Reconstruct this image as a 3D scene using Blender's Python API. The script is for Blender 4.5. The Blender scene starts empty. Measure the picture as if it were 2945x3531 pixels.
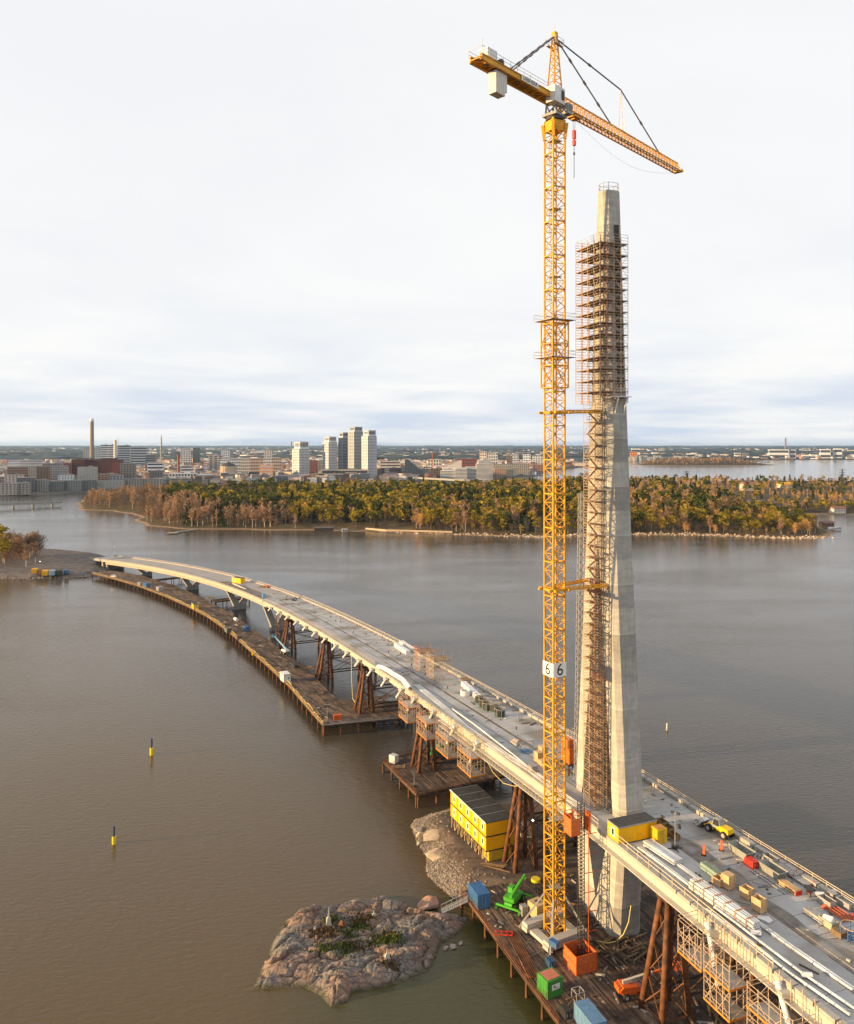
import bpy, math, random
import numpy as np
from mathutils import Vector, Matrix
SC = bpy.context.scene
COL = SC.collection
R = math.radians

# ---------------------------------------------------------------- camera
CAM_H, FPX, CX, CY = 88.0, 2750.0, 1472.5, 1537.0      # height above the sea, focal length and principal point in photo pixels
cam = bpy.data.cameras.new('camera'); camo = bpy.data.objects.new('camera', cam); COL.objects.link(camo)
camo.location = (0, 0, CAM_H); camo.rotation_euler = (R(90), 0, 0)
cam.sensor_fit = 'HORIZONTAL'; cam.sensor_width = 36; cam.lens = 36*FPX/2945
cam.shift_y = -(3531/2-CY)/2945
cam.clip_start = .5; cam.clip_end = 90000
SC.camera = camo

# ---------------------------------------------------------------- sky and sun
SUN_AZ, SUN_EL = R(180+12.5), R(8.)                            # towards the sun, in the xy plane (from the left, very low)
sdir = Vector((math.cos(SUN_AZ)*math.cos(SUN_EL), math.sin(SUN_AZ)*math.cos(SUN_EL), math.sin(SUN_EL)))
W = bpy.data.worlds.new('World'); SC.world = W; W.use_nodes = True
nt = W.node_tree; nt.nodes.clear()
def N(nt, t, **k):
    n = nt.nodes.new(t)
    for a, b in k.items():
        if a.startswith('i_'):
            key = a[2:]; key = int(key) if key.isdigit() else key.replace('_', ' ')
            n.inputs[key].default_value = b
        else: setattr(n, a, b)
    return n
def L(nt, a, b): nt.links.new(a, b)
out = N(nt, 'ShaderNodeOutputWorld'); bg = N(nt, 'ShaderNodeBackground')
sky = N(nt, 'ShaderNodeTexSky'); sky.sky_type = 'NISHITA'; sky.sun_disc = False
sky.sun_elevation = SUN_EL; sky.sun_rotation = math.atan2(sdir.x, sdir.y); sky.dust_density = 1.5
sk = N(nt, 'ShaderNodeVectorMath', operation='SCALE'); sk.inputs['Scale'].default_value = .11
L(nt, sky.outputs[0], sk.inputs[0])
tc = N(nt, 'ShaderNodeTexCoord'); sx = N(nt, 'ShaderNodeSeparateXYZ'); L(nt, tc.outputs['Generated'], sx.inputs[0])
zc = N(nt, 'ShaderNodeMath', operation='MAXIMUM', i_1=0.0); L(nt, sx.outputs[2], zc.inputs[0])
za = N(nt, 'ShaderNodeMath', operation='ADD', i_1=.07); L(nt, zc.outputs[0], za.inputs[0])
dx = N(nt, 'ShaderNodeMath', operation='DIVIDE'); dy = N(nt, 'ShaderNodeMath', operation='DIVIDE')
L(nt, sx.outputs[0], dx.inputs[0]); L(nt, za.outputs[0], dx.inputs[1]); L(nt, sx.outputs[1], dy.inputs[0]); L(nt, za.outputs[0], dy.inputs[1])
cv = N(nt, 'ShaderNodeCombineXYZ'); L(nt, dx.outputs[0], cv.inputs[0]); L(nt, dy.outputs[0], cv.inputs[1])
n1 = N(nt, 'ShaderNodeTexNoise', i_Scale=.55, i_Detail=7.0, i_Roughness=.55, i_Distortion=.4); L(nt, cv.outputs[0], n1.inputs['Vector'])
n2 = N(nt, 'ShaderNodeTexNoise', i_Scale=.23, i_Detail=3.0); L(nt, cv.outputs[0], n2.inputs['Vector'])
nm = N(nt, 'ShaderNodeMath', operation='ADD'); L(nt, n1.outputs[0], nm.inputs[0]); L(nt, n2.outputs[0], nm.inputs[1])
ramp = N(nt, 'ShaderNodeMapRange', i_1=.82, i_2=1.14); L(nt, nm.outputs[0], ramp.inputs[0])
hz = N(nt, 'ShaderNodeMapRange', i_1=.0, i_2=.20, interpolation_type='SMOOTHSTEP'); L(nt, zc.outputs[0], hz.inputs[0])
thick = N(nt, 'ShaderNodeMix', data_type='RGBA'); thick.inputs[6].default_value = (.64, .72, .85, 1); thick.inputs[7].default_value = (.87, .88, .905, 1)
L(nt, hz.outputs[0], thick.inputs[0])
cl = N(nt, 'ShaderNodeMix', data_type='RGBA'); cl.inputs[7].default_value = (.95, .945, .94, 1)
L(nt, ramp.outputs[0], cl.inputs[0]); L(nt, thick.outputs[2], cl.inputs[6])
fin = N(nt, 'ShaderNodeMix', data_type='RGBA'); fin.inputs[0].default_value = .93                  # a thin bright overcast in front of the clear sky
L(nt, sk.outputs[0], fin.inputs[6]); L(nt, cl.outputs[2], fin.inputs[7])
L(nt, fin.outputs[2], bg.inputs[0]); bg.inputs[1].default_value = .545
L(nt, bg.outputs[0], out.inputs[0])
sun = bpy.data.lights.new('sun', 'SUN'); sun.energy = 5.0; sun.angle = R(.6); sun.color = (1, .67, .31)
suno = bpy.data.objects.new('sun', sun); COL.objects.link(suno); suno.rotation_euler = sdir.to_track_quat('Z', 'Y').to_euler()
suno.location = (-200, 0, 300)
VS = SC.view_settings; SC.display_settings.display_device = 'sRGB'
VS.view_transform = 'Standard'; VS.look = 'None'; VS.exposure = 1.0; VS.gamma = 1.0; VS.use_curve_mapping = False
SC.cycles.max_bounces = 6; SC.cycles.diffuse_bounces = 3; SC.cycles.glossy_bounces = 3; SC.cycles.transmission_bounces = 3
SC.cycles.volume_bounces = 0; SC.cycles.transparent_max_bounces = 6; SC.cycles.use_denoising = True; SC.cycles.caustics_reflective = False

# ---------------------------------------------------------------- helpers
rnd = random.Random(7)
MATS = {}
def M(name, col, rough=.75, var=.18, scale=1.5, bump=0., metal=0., col2=None, island=0., emit=0., world=False, detail=5., spec=.3):
    """procedural paint or stone: two tones mixed by noise, an optional second colour in patches, random tone per loose piece"""
    if name in MATS: return MATS[name]
    m = bpy.data.materials.new(name); m.use_nodes = True; t = m.node_tree
    b = t.nodes['Principled BSDF']; b.inputs['Roughness'].default_value = rough; b.inputs['Metallic'].default_value = metal
    b.inputs['Specular IOR Level'].default_value = spec
    tcn = N(t, 'ShaderNodeTexCoord'); g = N(t, 'ShaderNodeNewGeometry')
    vec = g.outputs['Position'] if world else tcn.outputs['Object']
    nz = N(t, 'ShaderNodeTexNoise', i_Scale=scale, i_Detail=detail, i_Roughness=.6); L(t, vec, nz.inputs['Vector'])
    mp = N(t, 'ShaderNodeMapRange', i_1=.3, i_2=.7, i_3=1-var, i_4=1+var); L(t, nz.outputs[0], mp.inputs[0])
    fac = mp.outputs[0]
    if island:
        mi = N(t, 'ShaderNodeMapRange', i_1=0., i_2=1., i_3=1-island, i_4=1+island); L(t, g.outputs['Random Per Island'], mi.inputs[0])
        mm = N(t, 'ShaderNodeMath', operation='MULTIPLY'); L(t, fac, mm.inputs[0]); L(t, mi.outputs[0], mm.inputs[1]); fac = mm.outputs[0]
    vs = N(t, 'ShaderNodeVectorMath', operation='SCALE'); vs.inputs[0].default_value = col[:3]; L(t, fac, vs.inputs['Scale'])
    res = vs.outputs[0]
    if col2:
        n3 = N(t, 'ShaderNodeTexNoise', i_Scale=scale*.6, i_Detail=4.); L(t, vec, n3.inputs['Vector'])
        m3 = N(t, 'ShaderNodeMapRange', i_1=.5, i_2=.66); L(t, n3.outputs[0], m3.inputs[0])
        mx = N(t, 'ShaderNodeMix', data_type='RGBA'); L(t, m3.outputs[0], mx.inputs[0]); L(t, res, mx.inputs[6]); mx.inputs[7].default_value = (*col2, 1)
        res = mx.outputs[2]
    L(t, res, b.inputs['Base Color'])
    if bump:
        bp = N(t, 'ShaderNodeBump', i_Strength=bump, i_Distance=.1); nb = N(t, 'ShaderNodeTexNoise', i_Scale=scale*4, i_Detail=6.)
        L(t, vec, nb.inputs['Vector']); L(t, nb.outputs[0], bp.inputs['Height']); L(t, bp.outputs[0], b.inputs['Normal'])
    if emit:
        b.inputs['Emission Color'].default_value = (1, .93, .8, 1); b.inputs['Emission Strength'].default_value = emit
    MATS[name] = m
    return m

class MB:
    """collects shapes, then builds them as ONE mesh object"""
    def __init__(s): s.v = []; s.f = []
    def add(s, vs, fs):
        o = len(s.v); s.v += [tuple(p) for p in vs]; s.f += [tuple(i+o for i in q) for q in fs]; return s
    def box(s, cx, cy, cz, sx, sy, sz, rz=0.):
        c, n = math.cos(rz), math.sin(rz); vs = []
        for z in (-.5, .5):
            for x, y in ((-.5, -.5), (.5, -.5), (.5, .5), (-.5, .5)):
                X, Y = x*sx, y*sy; vs.append((cx+c*X-n*Y, cy+n*X+c*Y, cz+z*sz))
        return s.add(vs, [(3, 2, 1, 0), (4, 5, 6, 7), (0, 1, 5, 4), (1, 2, 6, 5), (2, 3, 7, 6), (3, 0, 4, 7)])
    def bar(s, p, q, w, h=None):
        p, q = Vector(p), Vector(q); d = q-p
        if d.length < 1e-6: return s
        d.normalize(); h = h or w
        a = d.cross(Vector((0, 0, 1)))
        if a.length < 1e-3: a = Vector((1, 0, 0))
        a.normalize(); b = a.cross(d)
        vs = [e+a*(i*w/2)+b*(j*h/2) for e in (p, q) for i, j in ((-1, -1), (1, -1), (1, 1), (-1, 1))]
        return s.add(vs, [(0, 1, 2, 3), (7, 6, 5, 4), (0, 4, 5, 1), (1, 5, 6, 2), (2, 6, 7, 3), (3, 7, 4, 0)])
    def tube(s, p, q, r, n=8, r2=None, cap=True):
        p, q = Vector(p), Vector(q); d = (q-p).normalized(); r2 = r if r2 is None else r2
        a = d.cross(Vector((0, 0, 1)))
        if a.length < 1e-3: a = Vector((1, 0, 0))
        a.normalize(); b = a.cross(d); vs = []
        for e, rr in ((p, r), (q, r2)):
            for i in range(n):
                t = 2*math.pi*i/n; vs.append(e+a*(rr*math.cos(t))+b*(rr*math.sin(t)))
        fs = [(i, i+n, (i+1) % n+n, (i+1) % n) for i in range(n)]
        if cap: fs += [tuple(range(n)), tuple(range(2*n-1, n-1, -1))]
        return s.add(vs, fs)
    def path(s, pts, r, n=6):
        for a, b in zip(pts, pts[1:]): s.tube(a, b, r, n)
        return s
    def prism(s, poly, z0, z1):
        n = len(poly); vs = [(x, y, z0) for x, y in poly]+[(x, y, z1) for x, y in poly]
        return s.add(vs, [tuple(range(n))[::-1], tuple(range(n, 2*n))]+[(i, (i+1) % n, (i+1) % n+n, i+n) for i in range(n)])
    def loft(s, rings, cap=True):
        n = len(rings[0]); vs = [p for r in rings for p in r]; fs = []
        for k in range(len(rings)-1):
            for i in range(n): fs.append((k*n+i, k*n+(i+1) % n, (k+1)*n+(i+1) % n, (k+1)*n+i))
        if cap: fs += [tuple(range(n))[::-1], tuple(range((len(rings)-1)*n, len(rings)*n))]
        return s.add(vs, fs)
    def side(s, poly, y0, y1):
        """prism of an xz outline, extruded along y"""
        n = len(poly); vs = [(x, y0, z) for x, z in poly]+[(x, y1, z) for x, z in poly]
        return s.add(vs, [tuple(range(n)), tuple(range(2*n-1, n-1, -1))]+[(i, i+n, (i+1) % n+n, (i+1) % n) for i in range(n)])
    def mesh(s, name):
        me = bpy.data.meshes.new(name); me.from_pydata(s.v, [], s.f); me.validate(); me.update(); return me
    def build(s, name, mat, parent=None, smooth=False, kind=None, label=None):
        return obj(name, s.mesh(name), mat, parent, smooth, kind, label)
def obj(name, me, mat, parent=None, smooth=False, kind=None, label=None):
    if mat is not None and not me.materials: me.materials.append(mat)
    if smooth and len(me.polygons): me.polygons.foreach_set('use_smooth', [True]*len(me.polygons))
    o = bpy.data.objects.new(name, me); COL.objects.link(o)
    if parent: o.parent = parent
    if kind: o['kind'] = kind
    if label: o['label'] = label
    return o
def tag(o, label, cat, group=None):
    o['label'] = label; o['category'] = cat
    if group: o['group'] = group
    return o
def thing(name, label, cat, loc=(0, 0, 0), rz=0., group=None):
    o = bpy.data.objects.new(name, None); COL.objects.link(o); o.empty_display_size = .5
    o.location = loc; o.rotation_euler = (0, 0, rz)
    return tag(o, label, cat, group)
def dup(root, loc, rz, label=None, group=None, scale=None):
    r = root.copy(); COL.objects.link(r); r.location = loc; r.rotation_euler = (0, 0, rz)
    if scale: r.scale = scale
    if label: r['label'] = label
    if group: r['group'] = group
    for ch in KIDS.get(root.name, None) or list(root.children):
        c = ch.copy(); COL.objects.link(c); c.parent = r
        for g in list(ch.children):
            d = g.copy(); COL.objects.link(d); d.parent = c
    return r
KIDS = {}
def nmesh(name, V, Fq):
    """mesh from numpy arrays: V (n,3), Fq (m,4) quads or (m,3) triangles"""
    me = bpy.data.meshes.new(name); k = Fq.shape[1]
    me.vertices.add(len(V)); me.vertices.foreach_set('co', np.asarray(V, np.float32).ravel())
    me.loops.add(Fq.size); me.loops.foreach_set('vertex_index', Fq.ravel().astype(np.int32))
    me.polygons.add(len(Fq)); me.polygons.foreach_set('loop_start', np.arange(0, Fq.size, k, dtype=np.int32))
    me.update(calc_edges=True); return me
def P(u, v, z=0.):
    """the point of the horizontal plane z seen at photo pixel (u, v): where a thing standing there really is"""
    d = (CAM_H-z)*FPX/(v-CY); return Vector(((u-CX)*d/FPX, d, z))

# ---------------------------------------------------------------- materials
m_conc = M('concrete', (.33, .315, .285), .85, .16, .35, .15)
m_conc2 = M('concrete_old', (.24, .23, .215), .9, .2, .6, .2)
m_white = M('white_paint', (.66, .65, .625), .5, .1, .6, col2=(.54, .52, .48))
m_cream = M('cream_paint', (.44, .41, .345), .5, .1, .4)
m_yel = M('crane_yellow', (.62, .30, .012), .5, .22, .35, col2=(.52, .22, .02))
m_caby = M('cabin_yellow', (.80, .42, .004), .5, .07, .4, col2=(.70, .37, .006))
m_rust = M('rusty_steel', (.15, .058, .022), .75, .45, .9, .2, col2=(.075, .038, .022))
m_dark = M('dark_steel', (.045, .042, .04), .6, .3, 1.5)
m_galv = M('galvanised', (.36, .35, .34), .5, .15, 2., metal=.3)
m_orange = M('orange_paint', (.62, .115, .016), .55, .28, .8, col2=(.42, .10, .03))
m_red = M('red_paint', (.55, .035, .02), .5, .2, 1.)
m_blue = M('blue_paint', (.045, .14, .32), .55, .25, .8, col2=(.075, .14, .22))
m_lblue = M('pale_blue_paint', (.18, .36, .58), .5, .12, .8)
m_green = M('green_paint', (.05, .25, .04), .55, .25, .8, col2=(.08, .19, .05))
m_wood = M('timber', (.19, .125, .07), .85, .25, 1.5, island=.25)
m_plank = M('trestle_boards', (.125, .083, .056), .85, .4, .35, island=.65, world=True, col2=(.045, .034, .028))
m_crate = M('crate_wood', (.50, .33, .17), .8, .18, 2., island=.15)
m_black = M('black_rubber', (.02, .02, .02), .8, .2, 3.)
m_glass = M('window_glass', (.03, .04, .05), .12, .2, 1., spec=.8)
m_roof = M('roof_felt', (.055, .055, .055), .9, .3, .8, .2)
m_grey = M('grey_paint', (.28, .28, .27), .6, .15, 1.)
m_film = M('white_film', (.62, .61, .60), .4, .08, 2., .15)
m_lamp = M('lit_lamp', (1, 1, 1), emit=18.)
m_pipe = M('white_pipe', (.62, .62, .62), .35, .08, .8)
# ================================================================ SETTING: water, land, far country
def wmat():
    m = bpy.data.materials.new('sea_water'); m.use_nodes = True; t = m.node_tree; b = t.nodes['Principled BSDF']
    g = N(t, 'ShaderNodeNewGeometry')
    mpg = N(t, 'ShaderNodeMapping'); mpg.inputs['Scale'].default_value = (.55, 1.25, 1); mpg.inputs['Rotation'].default_value = (0, 0, R(-18)); L(t, g.outputs['Position'], mpg.inputs[0])
    a = N(t, 'ShaderNodeTexNoise', i_Scale=.85, i_Detail=4., i_Roughness=.6, i_Distortion=.3); L(t, mpg.outputs[0], a.inputs['Vector'])
    c = N(t, 'ShaderNodeTexNoise', i_Scale=.012, i_Detail=4., i_Distortion=1.2); L(t, mpg.outputs[0], c.inputs['Vector'])   # wind streaks
    ws = N(t, 'ShaderNodeMapRange', i_1=.35, i_2=.65, i_3=.5, i_4=1.1); L(t, c.outputs[0], ws.inputs[0])
    bp = N(t, 'ShaderNodeBump', i_Distance=.16); L(t, a.outputs[0], bp.inputs['Height']); L(t, ws.outputs[0], bp.inputs['Strength'])
    L(t, bp.outputs[0], b.inputs['Normal'])
    d = N(t, 'ShaderNodeTexNoise', i_Scale=.0045, i_Detail=3., i_Distortion=.8); L(t, g.outputs['Position'], d.inputs['Vector'])  # broad noise that breaks up the colour edge
    dm = N(t, 'ShaderNodeMapRange', i_1=.38, i_2=.62); L(t, d.outputs[0], dm.inputs[0])
    mx = N(t, 'ShaderNodeMix', data_type='RGBA'); mx.inputs[6].default_value = (.098, .066, .028, 1); mx.inputs[7].default_value = (.060, .050, .038, 1)
    # browner colour on the left side, greyer beyond the bridge, with an uneven edge
    sp = N(t, 'ShaderNodeSeparateXYZ'); L(t, g.outputs['Position'], sp.inputs[0]); ed = N(t, 'ShaderNodeMath', operation='MULTIPLY_ADD', i_1=.7, i_2=-130.); L(t, sp.outputs[1], ed.inputs[0])
    e2_ = N(t, 'ShaderNodeMath', operation='ADD'); L(t, sp.outputs[0], e2_.inputs[0]); L(t, ed.outputs[0], e2_.inputs[1])
    e3_ = N(t, 'ShaderNodeMath', operation='MULTIPLY_ADD', i_1=170., i_2=-85.); L(t, d.outputs[0], e3_.inputs[0]); e4_ = N(t, 'ShaderNodeMath', operation='ADD'); L(t, e2_.outputs[0], e4_.inputs[0]); L(t, e3_.outputs[0], e4_.inputs[1])
    e5_ = N(t, 'ShaderNodeMapRange', i_1=-60., i_2=45., interpolation_type='SMOOTHSTEP'); L(t, e4_.outputs[0], e5_.inputs[0]); L(t, e5_.outputs[0], mx.inputs[0])
    # greener shallows round the skerry
    vd = N(t, 'ShaderNodeVectorMath', operation='DISTANCE'); L(t, g.outputs['Position'], vd.inputs[0]); vd.inputs[1].default_value = (8, 128, 0)
    sm = N(t, 'ShaderNodeMapRange', i_1=12., i_2=42., i_3=1., i_4=0., interpolation_type='SMOOTHSTEP'); L(t, vd.outputs['Value'], sm.inputs[0])
    m2 = N(t, 'ShaderNodeMix', data_type='RGBA'); m2.inputs[7].default_value = (.050, .048, .017, 1); L(t, mx.outputs[2], m2.inputs[6]); L(t, sm.outputs[0], m2.inputs[0])
    L(t, m2.outputs[2], b.inputs['Base Color'])
    b.inputs['Roughness'].default_value = .1; b.inputs['IOR'].default_value = 1.29
    return m
mb = MB(); mb.add([(-40000, -300, 0), (40000, -300, 0), (40000, 60000, 0), (-40000, 60000, 0)], [(0, 1, 2, 3)])
o = mb.build('water', wmat()); o['kind'] = 'structure'

def hashn(x, y, s):
    return (np.sin(x*.013*s+1.3)*np.cos(y*.017*s-.4)+.6*np.sin(x*.031*s-y*.027*s+2.)+.35*np.cos(x*.071*s+y*.063*s))/1.95
def pdist(px, py, poly):
    """signed distance to a polygon, + inside"""
    A = np.array(poly, float); Bq = np.roll(A, -1, 0); d = np.full(px.shape, 1e18); ins = np.zeros(px.shape, bool)
    for (ax, ay), (bx, by) in zip(A, Bq):
        ex, ey = bx-ax, by-ay; t = np.clip(((px-ax)*ex+(py-ay)*ey)/(ex*ex+ey*ey+1e-9), 0, 1)
        d = np.minimum(d, (px-ax-t*ex)**2+(py-ay-t*ey)**2)
        c = ((ay > py) != (by > py)) & (px < (bx-ax)*(py-ay)/(by-ay+1e-12)+ax); ins ^= c
    d = np.sqrt(d); return np.where(ins, d, -d)
def land_mat(name, ground, shore, zsplit, scale=.08, rock=None):
    m = bpy.data.materials.new(name); m.use_nodes = True; t = m.node_tree; b = t.nodes['Principled BSDF']; b.inputs['Roughness'].default_value = .95
    b.inputs['Specular IOR Level'].default_value = .1
    g = N(t, 'ShaderNodeNewGeometry'); nz = N(t, 'ShaderNodeTexNoise', i_Scale=scale, i_Detail=7., i_Roughness=.65); L(t, g.outputs['Position'], nz.inputs['Vector'])
    s = N(t, 'ShaderNodeSeparateXYZ'); L(t, g.outputs['Position'], s.inputs[0])
    za = N(t, 'ShaderNodeMath', operation='MULTIPLY_ADD', i_1=zsplit*1.2, i_2=-zsplit*.6); L(t, nz.outputs[0], za.inputs[0])
    zz = N(t, 'ShaderNodeMath', operation='ADD'); L(t, s.outputs[2], zz.inputs[0]); L(t, za.outputs[0], zz.inputs[1])
    k = N(t, 'ShaderNodeMapRange', i_1=zsplit*.8, i_2=zsplit*1.2); L(t, zz.outputs[0], k.inputs[0])
    mx = N(t, 'ShaderNodeMix', data_type='RGBA'); mx.inputs[6].default_value = (*shore, 1); L(t, k.outputs[0], mx.inputs[0])
    c2 = tuple(q*.55 for q in ground); gx = N(t, 'ShaderNodeMix', data_type='RGBA'); gx.inputs[6].default_value = (*c2, 1); gx.inputs[7].default_value = (*ground, 1)
    r = N(t, 'ShaderNodeMapRange', i_1=.38, i_2=.62); L(t, nz.outputs[0], r.inputs[0]); L(t, r.outputs[0], gx.inputs[0]); L(t, gx.outputs[2], mx.inputs[7])
    L(t, mx.outputs[2], b.inputs['Base Color']); return m
class Land:
    def __init__(s, poly, ramp, hmax, rough, fs=1., sink=-2.): s.poly, s.ramp, s.h, s.r, s.fs, s.sink = poly, ramp, hmax, rough, fs, sink
    def z(s, x, y):
        x = np.asarray(x, float); y = np.asarray(y, float); d = pdist(x, y, s.poly)+s.r*3*hashn(x*2.3, y*2.3, s.fs)
        k = np.clip(d/s.ramp, -1, 1)
        kk = np.clip(k, 0, 1)
        return np.where(k < 0, s.sink*np.minimum(-k*3, 1), .25+s.h*(kk*kk*(3-2*kk)*.8+.2*np.sqrt(kk))+s.r*hashn(x, y, s.fs)*kk)
    def mesh(s, name, cell, mat, pad=None, kind='structure'):
        A = np.array(s.poly); pad = cell*2 if pad is None else pad
        xs = np.arange(A[:, 0].min()-pad, A[:, 0].max()+pad+cell, cell); ys = np.arange(A[:, 1].min()-pad, A[:, 1].max()+pad+cell, cell)
        X, Y = np.meshgrid(xs, ys); Z = s.z(X, Y); nx = len(xs); n = len(ys)
        V = np.stack([X.ravel(), Y.ravel(), Z.ravel()], 1); i = np.arange(nx*n).reshape(n, nx)
        Fq = np.stack([i[:-1, :-1].ravel(), i[:-1, 1:].ravel(), i[1:, 1:].ravel(), i[1:, :-1].ravel()], 1)
        keep = (Z.ravel()[Fq] > s.sink*.98).any(1); Fq = Fq[keep]
        us, inv = np.unique(Fq, return_inverse=True); Fq = inv.reshape(Fq.shape); V = V[us]
        me = nmesh(name, V, Fq); o = obj(name, me, mat, smooth=True); o['kind'] = kind; return o
def pp(l, z=0.): return [tuple(P(u*1.682, v*1.682, z)[:2]) for u, v in l]
# the wooded island across the sound
isl_poly = pp([(160, 1044), (230, 1048), (290, 1057), (280, 1066), (306, 1076), (357, 1084), (480, 1085), (594, 1087), (775, 1090), (905, 1094), (1040, 1099),
               (1112, 1101), (1200, 1098), (1289, 1096), (1400, 1096), (1484, 1098), (1560, 1102), (1640, 1104), (1690, 1101), (1700, 1090), (1668, 1076), (1640, 1066), (1662, 1053), (1751, 1054), (1950, 1052)])
isl_poly += [(1100, 1150), (1250, 1750), (800, 1900), (300, 1800), (170, 1620), (60, 1500), (-60, 1520), (-250, 1480), (-480, 1420), (-560, 1300)]
ISL = Land(isl_poly, 90., 9.5, 2.6, 1.)
m_isl = land_mat('woodland_floor', (.115, .085, .045), (.27, .18, .105), .55, .06)
ISL.mesh('island_ground', 8., m_isl)
# the city shore
cit_poly = [(-1500, 1290), (-732, 1367), (-659, 1478), (-597, 1592), (-450, 1690), (-100, 1800), (10, 1960), (150, 2040), (178, 2190), (325, 2300), (420, 2800), (760, 3500), (900, 3900), (900, 5200), (-6000, 5200), (-6000, 1290)]
CIT = Land(cit_poly, 16., 3.2, .3, 1.)
m_cit = land_mat('city_ground', (.12, .11, .10), (.09, .085, .08), .8, .02)
CIT.mesh('city_ground', 40., m_cit)
# far shores and the wooded country up to the horizon
far_poly = [(-9000, 5000), (900, 4600), (1250, 4150), (1750, 4350), (2100, 4900), (2500, 4900), (3000, 4300), (9000, 4000), (30000, 9000), (32000, 42000), (-32000, 42000), (-30000, 9000)]
FAR = Land(far_poly, 500., 9., 3., .25)
class FarLand(Land):
    def z(s, x, y):
        z0 = Land.z(s, x, y); r = np.sqrt(np.asarray(x)**2+np.asarray(y)**2)
        return np.where(z0 > 0, z0+np.clip((r-6000)/16000, 0, 1.3)*58*(.8+.35*hashn(np.asarray(x)*.09, np.asarray(y)*.12, 1.)), z0)
FAR = FarLand(far_poly, 500., 9., 3., .25)
m_far = land_mat('far_country', (.028, .043, .060), (.17, .15, .12), 1.2, .0012)
FAR.mesh('far_country', 260., m_far, pad=300)
# the causeway behind the island
cw_poly = [(60, 1760), (190, 1700), (420, 1850), (600, 2100), (560, 2180), (300, 1960), (120, 1900)]
CW = Land(cw_poly, 30., 2.6, .5, 2.); CW.mesh('causeway_ground', 14., land_mat('causeway_heath', (.15, .10, .055), (.16, .12, .08), .9, .05))
# the far wooded islet on the right bay
ri_poly = [(960, 3560), (1080, 3480), (1300, 3500), (1430, 3540), (1600, 3640), (1500, 3900), (1150, 3900), (980, 3800)]
RI = Land(ri_poly, 160., 20., 3., 1.); RI.mesh('far_islet_ground', 30., land_mat('islet_floor', (.10, .07, .04), (.3, .24, .16), 1.2, .03))
# spits of reed beside it
rs_poly = [(560, 4050), (950, 3900), (1000, 4000), (620, 4150)]
RS = Land(rs_poly, 30., 1.5, .3, 1.); RS.mesh('reed_spit', 25., land_mat('dry_reed', (.32, .24, .14), (.3, .22, .13), .8, .02))
# the near shore on the left, where the bridge lands
ls_poly = pp([(-140, 1189), (0, 1187), (60, 1189), (130, 1186), (175, 1184), (197, 1181), (215, 1172), (232, 1160), (228, 1146), (214, 1141), (170, 1135), (128, 1131), (85, 1130), (40, 1128), (-140, 1122)])
LS = Land(ls_poly, 6., 2.6, .35, 3.); LS.mesh('bridgehead_ground', 2.5, land_mat('crushed_stone', (.155, .135, .125), (.16, .125, .10), 1.0, .25))
# the gravel island with the site offices
gi_poly = [tuple(P(x, y)[:2]) for x, y in [(1418, 2850), (1435, 2830), (1480, 2815), (1560, 2795), (1700, 2775), (1850, 2770), (2000, 2790), (2150, 2830), (2260, 2850), (2420, 2960), (2420, 3200), (2200, 3240), (1900, 3180), (1700, 3150), (1560, 3100), (1520, 3060), (1487, 3020), (1470, 2960), (1440, 2910)]]
GI = Land(gi_poly, 6.5, 2.7, .22, 5.)
GI.mesh('gravel_island', .8, land_mat('site_gravel', (.15, .115, .09), (.19, .16, .125), 1.7, .5))
# ================================================================ THE BRIDGE
near = np.array([(-230.8, 561.9), (-192.9, 527.9), (-148.7, 478.), (-109.3, 421.9), (-75.5, 367.7), (-26.1, 262.1), (-6.3, 217.1), (8., 183.5), (16., 160.4), (21.6, 147.4),
                 (26.4, 132.), (32.2, 117.4), (35.6, 108.8), (40.6, 97.3), (43.6, 90.5)])
pf = np.polyfit(near[:, 1], near[:, 0], 4)
ys = np.linspace(640, 40, 1200); xs = np.polyval(pf, ys)
tg = np.stack([np.gradient(xs), np.gradient(ys)], 1); tg /= np.linalg.norm(tg, axis=1)[:, None]      # towards the camera side
nrm = np.stack([-tg[:, 1], tg[:, 0]], 1)                                                             # towards the far side of the deck
arc = np.concatenate([[0], np.cumsum(np.hypot(np.diff(xs), np.diff(ys)))])
k0 = np.argmin(abs(ys-139.7)); S_ = arc[k0]-arc                                                       # s = 0 at the pylon, + towards the far bridgehead
def hw(s): return float(np.interp(s, [-120, -50, 0, 60, 130, 250, 500], [10.9, 10.5, 10.1, 9.7, 9.4, 9.1, 8.9]))
hwv = np.array([hw(s) for s in S_])
cxs, cys = xs+nrm[:, 0]*(hwv+1.4), ys+nrm[:, 1]*(hwv+1.4)
def zdk(s): return 24.-.034*max(s-6, 0)-.0002*max(-s, 0)
Sr = S_[::-1]
def B(s, t=0., dz=0.):
    x = np.interp(s, Sr, cxs[::-1]); y = np.interp(s, Sr, cys[::-1]); nx = np.interp(s, Sr, nrm[::-1, 0]); ny = np.interp(s, Sr, nrm[::-1, 1])
    return Vector((x+nx*t, y+ny*t, zdk(s)+dz))
def yaw(s):
    a, b = B(s-1.), B(s+1.); return math.atan2(a.y-b.y, a.x-b.x)            # local +x runs towards the camera, +y towards the far edge
def proj(x, y):
    d = (cxs-x)**2+(cys-y)**2; k = int(np.argmin(d)); t = (x-cxs[k])*nrm[k, 0]+(y-cys[k])*nrm[k, 1]; return float(S_[k]), float(t)
def D(u, v, dz=0.):
    """a point of the bridge deck seen at photo pixel (u, v) -> (point, s, t)"""
    z = 22.
    for _ in range(12):
        p = P(u, v, z); s, t = proj(p.x, p.y); z = zdk(s)+dz
    return Vector((p.x, p.y, z)), s, t

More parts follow.
